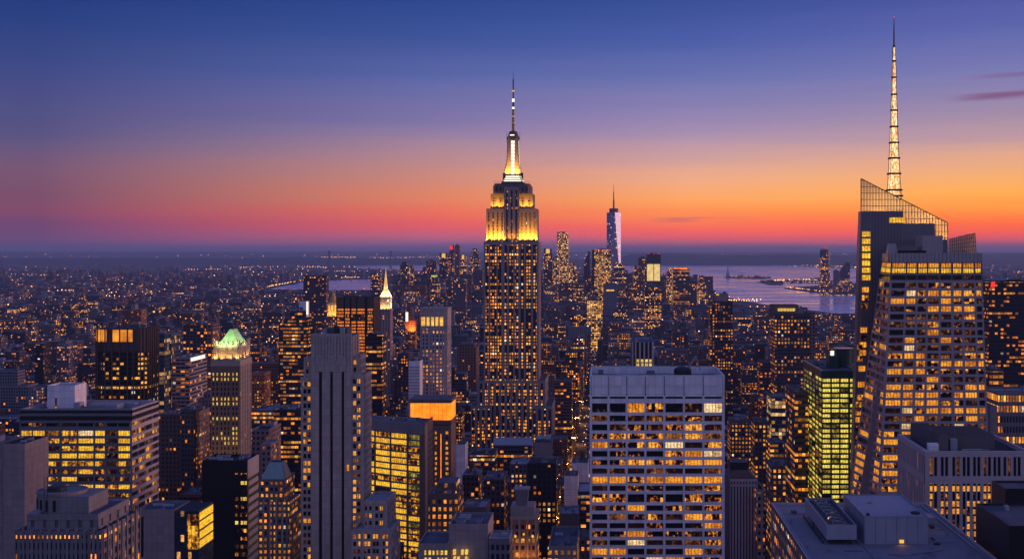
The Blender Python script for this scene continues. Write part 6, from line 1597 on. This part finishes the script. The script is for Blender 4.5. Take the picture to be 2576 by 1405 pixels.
far_tower('pair horned far tower with amber lit tips', 1105, 1126, 635, 5850, DK2, .3, 'crown', yb=690)
far_tower('small amber crowned far tower between two taller dark ones', 1157, 1172, 639, 5700, NV, .3, 'crown', yb=690)
far_tower('flat dark far tower with sparse pink lights', 1072, 1096, 656, 5800, DK2, .15, yb=700)
far_tower('dark far block with a step on its shoulder by the flat dark one', 1058, 1076, 671, 5600, NV, .15, 'step', yb=710)
far_tower('rounded cluster tower wearing a dark ball and amber roof lights', 1003, 1030, 658, 5500, (.07, .07, .1), .2, 'step', yb=715)
far_tower('shorter mate of the ball topped cluster tower', 1028, 1038, 671, 5550, (.08, .07, .1), .25, yb=715)
far_tower('dark tower with a pinnacle on the river edge beside the lit campanile', 932, 955, 675, 4900, DK2, .15, 'spike', yb=730)
t, x0, x1, z = far_tower('green lit stepped tower in the far cluster', 1082, 1104, 690, 4700, NV, .3, 'step', yb=730); t.part('green_light', MB('green_glow').box(x0 + 4, x1 - 6, 4698, 4700, z - 8, z - 3, bottom=True))
far_tower('dull purple far slab between the campanile and the gold crowned skyscraper', 1148, 1172, 705, 4200, (.12, .09, .11), .08, yb=750)
far_tower('plain dusky tower close against the gold crowned skyscraper', 1190, 1214, 680, 4900, (.10, .08, .1), .08, yb=760)

# far shore towers over the river
J = lambda *a, **k: far_tower(*a, cat='skyscraper', name='waterfront_tower', **k)
t, *_ = J('rounded tall tower alone on the far river shore', 2064, 2090, 624, 7000, (.045, .05, .08), .22, 'round', cell=7., D=52, yb=728, ref='the rounded shore tower')
J('slim pale slab on the far shore beside the rounded tower', 2099, 2110, 680, 7000, (.12, .12, .17), .0, 'flat', D=40, yb=728)
J('slant roofed dark tower on the far shore', 2114, 2138, 659, 7050, (.05, .055, .09), .03, 'slant', D=50, yb=728)
J('low stepped block at the slant roofed shore tower foot', 2104, 2150, 702, 6900, (.05, .055, .09), .3, 'step', D=50, yb=735)

def statue():
    x, y = ground_pt(1831, 698); t = T('harbour_statue', 'tiny statue on a pedestal rising from the thin harbour island', 'statue', (x, y))
    t.part('pedestal', MB('limestone').prism([(x - 20, y - 20), (x + 20, y - 20), (x + 20, y + 20), (x - 20, y + 20)], 4, 60, None, None, [(x - 9, y - 9), (x + 9, y - 9), (x + 9, y + 9), (x - 9, y + 9)]))
    t.part('figure', MB('copper_dull').lathe(x, y, [(8, 60), (7, 75), (5.5, 90), (4, 100), (2.5, 103), (3, 107), (1, 111)], 10).bar((x + 3, y, 98), (x + 6, y, 118), 1.4))
    t.part('torch', MB('gold_glow').lathe(x + 6, y, [(1.4, 118), (1.8, 120), (.2, 124)], 8))
statue()
def bridge():
    Y = 17500.
    t = T('suspension_bridge', 'hazy suspension bridge far off with two tall towers near the horizon', 'bridge', (X(906, Y), Y))
    xs = (X(828, Y), X(983, Y)); zt = 262.
    for x in xs:
        q = MB('stone_dark')
        for s in (-1, 1): q.box(x - 11, x + 11, Y + s * 16 - 6, Y + s * 16 + 6, 0, zt)
        for z in (100, 190, zt - 12): q.box(x - 8, x + 8, Y - 10, Y + 10, z, z + 12, bottom=True)
        t.part('bridge_tower', q)
    d = MB('stone_dark').box(xs[0] - 900, xs[1] + 900, Y - 14, Y + 14, 92, 99, bottom=True); t.part('deck', d)
    c = MB('stone_dark'); 
    for s in (-1, 1):
        P = [(xs[0] + (xs[1] - xs[0]) * i / 20, Y + s * 14, 105 + (zt - 105) * (2 * i / 20 - 1) ** 2) for i in range(21)]
        for a, b in zip(P, P[1:]): c.bar(a, b, 1.5)
        c.bar((xs[0] - 880, Y + s * 14, 99), P[0], 1.5); c.bar(P[-1], (xs[1] + 880, Y + s * 14, 99), 1.5)
    t.part('cable', c)
bridge()

# ------------------------------------------------------------------ the rest of the city: lots along the street grid
g = random.Random(5)
WALLS = [((.085, .092, .12), 'grey'), ((.08, .06, .06), 'brown'), ((.16, .075, .055), 'red brick'), ((.17, .15, .15), 'pale stone'), ((.035, .038, .055), 'dark'), ((.04, .06, .09), 'blue grey'), ((.11, .085, .09), 'mauve'), ((.22, .21, .24), 'whitish')]
def profile(x, y):
    """typical heights: midtown, the low villages, the far cluster, the boroughs"""
    px = VX + x / y * F
    if y < 1500: return g.choice((30, 45, 60, 75, 95, 55, 40))
    if y < 2300: return g.choice((22, 30, 40, 55, 70, 35, 28, 90))
    if y < 4300: return g.choice((14, 18, 20, 24, 28, 38, 18, 55, 22) if px > 700 else (16, 20, 24, 40, 60, 22, 18, 66))
    if 940 < px < 1790 and y < 6600: return g.choice((30, 45, 60, 80, 100, 120, 40)) if y > 4700 else g.choice((18, 25, 35, 45, 60))
    return g.choice((9, 11, 13, 16, 20, 13, 10, 34))
CAND = []
yb = 640.
while yb < 9000:
    bd = 62. if yb < 4500 else 90.
    for ai in range(-40, 30):
        bx0 = -30 + 262 * ai + 11; bx1 = bx0 + 240
        pxa, pxb = VX + bx0 / yb * F, VX + bx1 / yb * F
        if pxb < -40 or pxa > 2640: continue
        for half in (0, 1):
            x = bx0
            while x < bx1 - 12:
                w = g.choice((14, 18, 22, 28, 36, 46, 60)) * (1. if yb < 4500 else 1.5); w = min(w, bx1 - x)
                d = bd / 2 * g.uniform(.8, .98); y = yb + half * bd / 2 + (0 if half == 0 else bd / 2 - d)
                h = profile(x + w / 2, y) * g.uniform(.75, 1.3)
                CAND.append([x + .3, x + w - .5, y, d, h]); x += w
    yb += bd + 18
FOOT = [h[5] for h in HEROES]
HV = sorted(HEROES, key=lambda h: h[4])
def clipped(x0, x1, y, h):
    """keep the height below what the photograph shows behind this lot"""
    a, b = VX + x0 / y * F, VX + x1 / y * F; top = HY + (H - h) / y * F
    for p0, p1, yt, ybm, Y, ft, ref in HV:
        if Y > y and p0 < b - 1 and p1 > a + 1 and top < ybm: top = ybm + 1.5
    return H - (top - HY) * y / F
WVIS = [(1560, 1600, 680, 5000), (1664, 1690, 700, 5000), (1776, 1800, 742, 4000), (1800, 1945, 772, 5000), (1880, 2000, 775, 4700), (2035, 2160, 793, 4600), (2470, 2500, 800, 4300), (670, 760, 733, 7000), (815, 935, 735, 7000), (870, 1170, 682, 12000), (1100, 1220, 690, 4600)]
KEEP = []
for x0, x1, y, d, h in CAND:
    if any(x0 < f[1] + 2 and x1 > f[0] - 2 and y < f[3] + 2 and y + d > f[2] - 2 for f in FOOT): continue
    if in_water((x0 + x1) / 2, y) or in_water((x0 + x1) / 2, y + d): continue
    a, b = VX + x0 / y * F, VX + x1 / y * F
    h = min(h, clipped(x0, x1, y, h))
    for p0, p1, yy, Yw in WVIS:
        if y < Yw * 1.6 and p0 < b and p1 > a: h = min(h, H - (yy - g.uniform(0, 6) - HY) * y / F)
    if h < 6: continue
    KEEP.append((x0, x1, y, d, h))
# what shows: a coarse picture buffer
BW, BH = 1288, 703
buf = np.full((BH, BW), -1, dtype=np.int32)
items = [(h[4], -1, h[0], h[1], h[2], h[3] + 60) for h in HEROES] + [(k[2], i, VX + k[0] / k[2] * F, VX + k[1] / k[2] * F, HY + (H - k[4]) / (k[2]) * F, HY + H / k[2] * F) for i, k in enumerate(KEEP)]
items.sort(key=lambda a: -a[0])
for Y, i, a, b, tp, bt in items:
    buf[max(0, int(tp / 2)):max(0, int(bt / 2)), max(0, int(a / 2)):max(0, int(b / 2))] = i
cnt = np.bincount(buf[buf >= 0].ravel(), minlength=len(KEEP))
order = np.argsort(-cnt)[:230]
single = [int(i) for i in order if cnt[i] > 8 and KEEP[i][2] < 5200]
rest = [i for i in range(len(KEEP)) if i not in set(single)]

REFS = [(h[0], h[1], h[2], h[3], h[4], h[6]) for h in HEROES if h[6]]
used = {}
def describe(i, wall, litw, roofw, form):
    x0, x1, y, d, h = KEEP[i]; a, b = VX + x0 / y * F, VX + x1 / y * F; c = (a + b) / 2; tp = HY + (H - h) / y * F
    near = sorted(REFS, key=lambda r: abs((r[0] + r[1]) / 2 - c) + 1.2 * max(0, r[2] - tp, tp - r[3]))
    rel = lambda r: 'beyond' if y > r[4] * 1.15 else 'in front of' if y < r[4] * .87 else 'near'
    out = []
    for r in near[:3]: out.append(f'{wall} {form} with {roofw} and {litw} lights {rel(r)} {r[5]}')
    for r in near[:2]: out.append(f'{wall} {form} with {roofw}, {litw} lights, {"" if rel(r) == "near" else "just " if abs(c - (r[0] + r[1]) / 2) < 60 else "well "}{"beside" if rel(r) == "near" else rel(r)} {r[5]}')
    lf = [r for r in near if (r[0] + r[1]) / 2 < c]; rt = [r for r in near if (r[0] + r[1]) / 2 >= c]
    if lf and rt: out.append(f'{wall} {form}, {litw} lights, between {lf[0][5]} and {rt[0][5]}')
    for o in out:
        if len(o.split()) <= 16 and o not in used: used[o] = i; return o
    for o in out:
        o = o.replace(' with ', ' showing ')
        if len(o.split()) <= 16 and o not in used: used[o] = i; return o
    for r in near[:9]:
        for ex in ('squat', 'slight', 'plain', 'weathered'):
            o = f'{ex} {wall} {form} with {litw} lights {rel(r)} {r[5]}'
            if len(o.split()) <= 16 and o not in used: used[o] = i; return o
    return out[0]
for i in single:
    x0, x1, y, d, h = KEEP[i]; wc, wall = g.choice(WALLS); k = g.uniform(.75, 1.2); wc = tuple(v * k for v in wc)
    lit = g.choice((.06, .1, .16, .22, .3, .42)); litw = 'few' if lit < .12 else 'scattered' if lit < .25 else 'many'
    form = 'low block' if h < 26 else 'slab' if x1 - x0 > 1.8 * d else 'tower' if h > 80 else 'block'
    rt = g.random(); roofw = 'water tank' if rt < .35 and y < 3000 else 'roof sheds' if rt < .7 else 'bare roof'
    lb = describe(i, wall, litw, roofw, form)
    SEED[0] += 1.31
    fac = g.choice(('punched', 'punched', 'ribbon', 'strip')) if y < 2600 else 'far'
    cell = g.choice((2.6, 3., 3.4)) if y < 2000 else g.choice((3.4, 4., 5.))
    t = T('city_building', lb, 'building', ((x0 + x1) / 2, y), 'city blocks around the landmark towers')
    dr = min(.9, h * .05)
    hs = h * g.uniform(.72, .9) if (h > 42 and g.random() < .4) else None
    q = MB(fac, wc, (lit, cell, SEED[0], 3.6 if y < 2000 else 4.4))
    q.tray(x0, x1, y, y + d, 0, hs or h, .4, dr, fac, g.choice(('concrete_grey', 'brown_stone', 'stone_dark')))
    t.part('wall', q); zt = (hs or h) - dr
    t.part('roof', MB(g.choice(('roof', 'roof', 'roof_dark', 'roof_pale'))).box(x0 + .4, x1 - .4, y + .4, y + d - .4, zt - .4, zt))
    a0, a1, b0, b1 = x0 + .6, x1 - .6, y + .6, y + d - .6
    if hs:
        w = (x1 - x0) * g.uniform(.1, .22); a0 += w; a1 -= w * g.uniform(.4, 1.4); b0 += d * .12; b1 -= d * .15
        t.part('upper_stage', MB(fac, wc, (lit * .8, cell, SEED[0] + .4, 3.6 if y < 2000 else 4.4)).box(a0, a1, b0, b1, zt, h, top='roof')); zt = h
    if y < 4200:
        if roofw != 'bare roof' or y < 1200: clutter(t, a0, a1, b0, b1, zt, 2 if y > 1800 else 4, 3.)
        if roofw == 'water tank': tank(t, a0 + (a1 - a0) * g.uniform(.3, .7), b0 + (b1 - b0) * g.uniform(.3, .7), zt, g.uniform(.9, 1.3))

def mass(rows, name, facades, seedk, roofm=('roof', 'roof', 'roof_dark', 'roof_pale')):
    q = MB()
    for x0, x1, y, d, h in rows:
        wc, _ = g.choice(WALLS); k = g.uniform(.8, 1.5); q.wc = tuple(v * k for v in wc); q.m = g.choice(facades)
        cell = g.choice((3.2, 4., 5.)) if y < 3000 else g.choice((4.5, 6., 7.5)) if y < 7000 else 9.
        q.par = (g.choice((.005, .015, .03, .05, .09, .16)) * (1. if y < 9000 else .5 if y < 13000 else .22), cell, g.uniform(0, 90), cell * g.choice((.8, 1.)) if y > 2500 else 3.7)
        q.box(x0, x1, y, y + d, 0, h, top=g.choice(roofm))
        if y < 3500 and g.random() < .6:
            w, dd = (x1 - x0) * g.uniform(.15, .4), d * g.uniform(.2, .4); cx, cy = g.uniform(x0 + 1, x1 - w - 1), g.uniform(y + 1, y + d - dd - 1); q.box(cx, cx + w, cy, cy + dd, h, h + g.uniform(2, 5), g.choice(('unit', 'stone_dark', 'concrete_grey')), g.choice(('roof', 'roof_pale')))
    return q.build(name, kind='stuff')
mass([KEEP[i] for i in rest], 'distant_city_blocks', ('punched', 'ribbon', 'far', 'far', 'far'), 1)

# boroughs and far shore, out to the hills
rows = []
def far_lots(y0, y1, k, f):
    for _ in range(k):
        y = math.sqrt(g.uniform(y0 * y0, y1 * y1)); px = g.uniform(-40, 2620); x = X(px, y)
        if in_water(x, y) or in_water(x, y + 60): continue
        w = g.uniform(18, 60); h = f()
        if HY + (H - h) / y * F < 645: h = 20
        for p0, p1, yy, Yw in WVIS:
            if y < Yw * 1.2 and p0 < px < p1: h = min(h, H - (yy - HY) * y / F)
        if h > 5 and not any(x < F_[1] + 2 and x + w > F_[0] - 2 and y < F_[3] + 2 and y + 50 > F_[2] - 2 for F_ in FOOT): rows.append((x, x + w, y, g.uniform(18, 50), h))
far_lots(8600, 13000, 3000, lambda: g.choice((9, 11, 14, 18, 24, 12, 55)) * g.uniform(.8, 1.3))
far_lots(13000, 21000, 1300, lambda: g.choice((9, 12, 16, 30)) * g.uniform(.8, 1.3))
for nm in ('jersey',):
    pl = area(ISLANDS[nm]); xs = [p[0] for p in pl]; ys = [p[1] for p in pl]
    for _ in range(260):
        x, y = g.uniform(min(xs), max(xs)), g.uniform(min(ys), max(ys))
        if inside(x, y, pl) and not any(x < F_[1] + 2 and x + 40 > F_[0] - 2 and y < F_[3] + 2 and y + 40 > F_[2] - 2 for F_ in FOOT): rows.append((x, x + g.uniform(18, 50), y, 30, g.choice((10, 14, 20, 28, 40)) * (1. if x > X(2020, y) else .5)))
for nm in ('liberty', 'ellis', 'pier'):
    pl = area(ISLANDS[nm]); xs = [p[0] for p in pl]; ys = [p[1] for p in pl]
    for _ in range(60):
        x, y = g.uniform(min(xs), max(xs)), g.uniform(min(ys), max(ys))
        if inside(x, y, pl): rows.append((x, x + g.uniform(15, 40), y, 20, g.uniform(7, 17)))
mass(rows, 'borough_rooftops', ('far',), 2, ('roof', 'roof_dark'))

# ------------------------------------------------------------------ street and harbour lights too many to count
def octa(q, x, y, z, r, m):
    p = [(x + r, y, z), (x, y + r, z), (x - r, y, z), (x, y - r, z)]; u, d = (x, y, z + r), (x, y, z - r)
    for i in range(4):
        j = (i + 1) % 4; q.face([p[i], p[j], u], m); q.face([p[j], p[i], d], m)
q = MB('lamp_orange')
def lamp(x, y, z, r): octa(q, x, y, z, r, 'lamp_orange' if g.random() < .72 else 'lamp_pink')
for _ in range(3600):   # loose lights of the boroughs
    y = F * H / (12.5 + 200 * g.random() ** 1.5 + 24 * g.random()); px = g.uniform(-20, 2600); x = X(px, y)
    if y > 20500: continue
    if in_water(x, y): continue
    c = math.sin(x * .0011 + 1.3) * math.sin(y * .0009 + x * .0004) + .35 * math.sin(x * .004) 
    if g.random() > .42 + .5 * c: continue
    if y < 5500 and g.random() < .5: continue
    lamp(x, y, g.uniform(14, 30), (.9 + y * .00017) * (g.random() ** 2 * 1.1 + .35))
for _ in range(95):    # lit streets and yards
    y = F * H / g.uniform(40, 165); px = g.uniform(0, 2570); x = X(px, y)
    dx_, dy_ = (g.uniform(.8, 1), g.uniform(-.5, .5)); L = g.uniform(150, 900) * (y / 9000); k = int(g.uniform(5, 16))
    for j in range(k):
        xx, yy = x + dx_ * L * j / k, y + dy_ * L * j / k * 2
        if not in_water(xx, yy): lamp(xx, yy, 22, (.9 + yy * .00019) * g.uniform(.7, 1.3))
def slope(pts, k, r):
    for (xa, ya), (xb, yb_) in zip(pts, pts[1:]):
        for j in range(k):
            s = (j + g.random()) / k; py = ya + (yb_ - ya) * s; z = max(8., H - (py - HY) / F * 38000)
            lamp(X(xa + (xb - xa) * s, 38000), 38000 + 1000 * z / 165 - 60, z + 6, r * 1.5 * g.uniform(.5, 1.2))
def shore(pts, k, r, jit=0., z=12):
    P = [ground_pt(*p) for p in pts]
    for a, b in zip(P, P[1:]):
        for j in range(k):
            s = (j + g.random()) / k; x = a[0] + (b[0] - a[0]) * s; y = a[1] + (b[1] - a[1]) * s
            lamp(x, y + g.uniform(0, jit), z, r * g.uniform(.5, 1.2))
for _ in range(420):    # lights on the far slopes
    px = g.uniform(0, 2576) if g.random() < .6 else g.gauss(2050, 220); s = g.random() ** 1.6; y = 38000 + 1000 * s
    lamp(X(px, y), y - 40, 160 * s + 12, g.uniform(5., 11.))
shore([(1850, 663.4), (1930, 663.6), (2000, 666.), (2065, 671)], 34, 4.6, 900)
shore([(1930, 662), (2000, 664), (2060, 668), (2150, 674), (2200, 676)], 22, 5., 1800)
shore([(1820, 664), (2160, 676)], 26, 4.4, 200)
shore([(1955, 709), (2000, 707), (2065, 707)], 46, 2.2, 350, 10); shore([(1960, 711.5), (2062, 712)], 30, 1.6, 0, 8)
shore([(1990, 727), (2040, 733.5), (2084, 738.5), (2154, 741.5)], 24, 1.8, 300, 10)
shore([(1830, 698), (1935, 699)], 18, 1.6, 160, 10)
shore([(668, 726), (700, 719.5), (763, 708), (860, 701.5), (930, 700)], 22, 2.6, 60, 14); shore([(590, 722), (645, 716)], 16, 3.)
shore([(660, 663), (720, 661), (800, 660)], 26, 5., 800); shore([(500, 665), (620, 660), (760, 663)], 34, 4.6, 1200); shore([(560, 676), (700, 672)], 26, 4., 900)
slope([(800, 647), (890, 647.3)], 30, 8.); slope([(925, 648), (985, 648.5), (1050, 646.5), (1110, 646)], 10, 8.); slope([(20, 651), (90, 650.5)], 14, 7.); slope([(250, 650), (330, 651)], 12, 7.); slope([(390, 658), (470, 655), (560, 657)], 16, 7.); slope([(1640, 652), (1680, 656)], 8, 7.)
shore([(2480, 668), (2576, 666)], 26, 5., 1000); pass
for ax in AVES:
    for j in range(150):
        y = 1000 + j * 42 + g.uniform(-8, 8)
        if abs(ax / y * F) < 1600 and not in_water(ax, y): lamp(ax + g.choice((-10, 10)), y, 9, (.35 + y * .00010) * g.uniform(.5, 1.2))
q.build('street_lights', kind='stuff')

# traffic and street lamps down in the avenues
q = MB('lamp_pink')
for ax in AVES:
    for j in range(420):
        y = 900 + j * 9. + g.uniform(-4, 4); x = ax + g.choice((-6, -3, 0, 3, 6))
        if abs(x / y * F) < 1600 and g.random() < .4 and not in_water(x, y): q.box(x - .45, x + .45, y - .3, y + .3, .6, 1.0, 'red_glow' if x > ax else 'lamp_pink', bottom=True)
q.build('traffic_lights', kind='stuff')
for ax in (-292, -30, 232):
    for j in range(13):
        l = bpy.data.lights.new('street_lamp', 'POINT'); l.energy = 9000; l.color = (1., .42, .12); l.shadow_soft_size = 1.
        o = bpy.data.objects.new('street_lamp', l); COL.objects.link(o); o.location = (ax + (8 if j % 2 else -8), 820 + j * 95, 9)

# waterside trees
q = MB('trees')
for a, b, k in (((1776, 745), (1800, 750), 30), ((1845, 775), (1940, 797), 120), ((2040, 800), (2156, 806), 110), ((690, 734), (940, 738), 140)):
    P0, P1 = ground_pt(*a), ground_pt(*b)
    for _ in range(k):
        s = g.random(); x = P0[0] + (P1[0] - P0[0]) * s + g.uniform(-20, 20); y = P0[1] + (P1[1] - P0[1]) * s + g.uniform(-60, 60)
        if in_water(x, y): continue
        r, h = g.uniform(5, 9), g.uniform(12, 22)
        for _ in range(26):
            a_, e = g.uniform(0, 6.28), g.uniform(-1, 1); rr = r * math.sqrt(1 - e * e) * g.uniform(.4, 1)
            c = Vector((x + rr * math.cos(a_), y + rr * math.sin(a_), h * .62 + e * h * .36)); u = Vector((g.uniform(-1, 1), g.uniform(-1, 1), g.uniform(-.4, .4))).normalized() * 2.2; v = u.cross(Vector((g.uniform(-1, 1), g.uniform(-1, 1), g.uniform(-1, 1)))).normalized() * 2.
            q.face([c - u, c + v, c + u, c - v])
        q.bar((x, y, 0), (x, y, h * .5), .5)
q.build('riverside_trees', kind='stuff')

# ------------------------------------------------------------------ dusk haze
m = bpy.data.materials.new('haze_air'); m.use_nodes = True; nt = m.node_tree
for nd in list(nt.nodes):
    if nd.type != 'OUTPUT_MATERIAL': nt.nodes.remove(nd)
pv = nt.nodes.new('ShaderNodeVolumePrincipled'); pv.inputs['Color'].default_value = (.54, .70, 1.0, 1); pv.inputs['Density'].default_value = SIG; pv.inputs['Anisotropy'].default_value = .15
nt.links.new(pv.outputs[0], [nd for nd in nt.nodes if nd.type == 'OUTPUT_MATERIAL'][0].inputs['Volume'])
MATS['haze_air'] = m
hz = MB('haze_air').box(-41000, 41000, -3000, 61000, -4, TOPZ, bottom=True).build('haze', kind='stuff')
print('objects', len(scene.objects), 'singles', len(single), 'rest', len(rest), 'windows', sum(1 for o in scene.objects if o.name.startswith('window')))
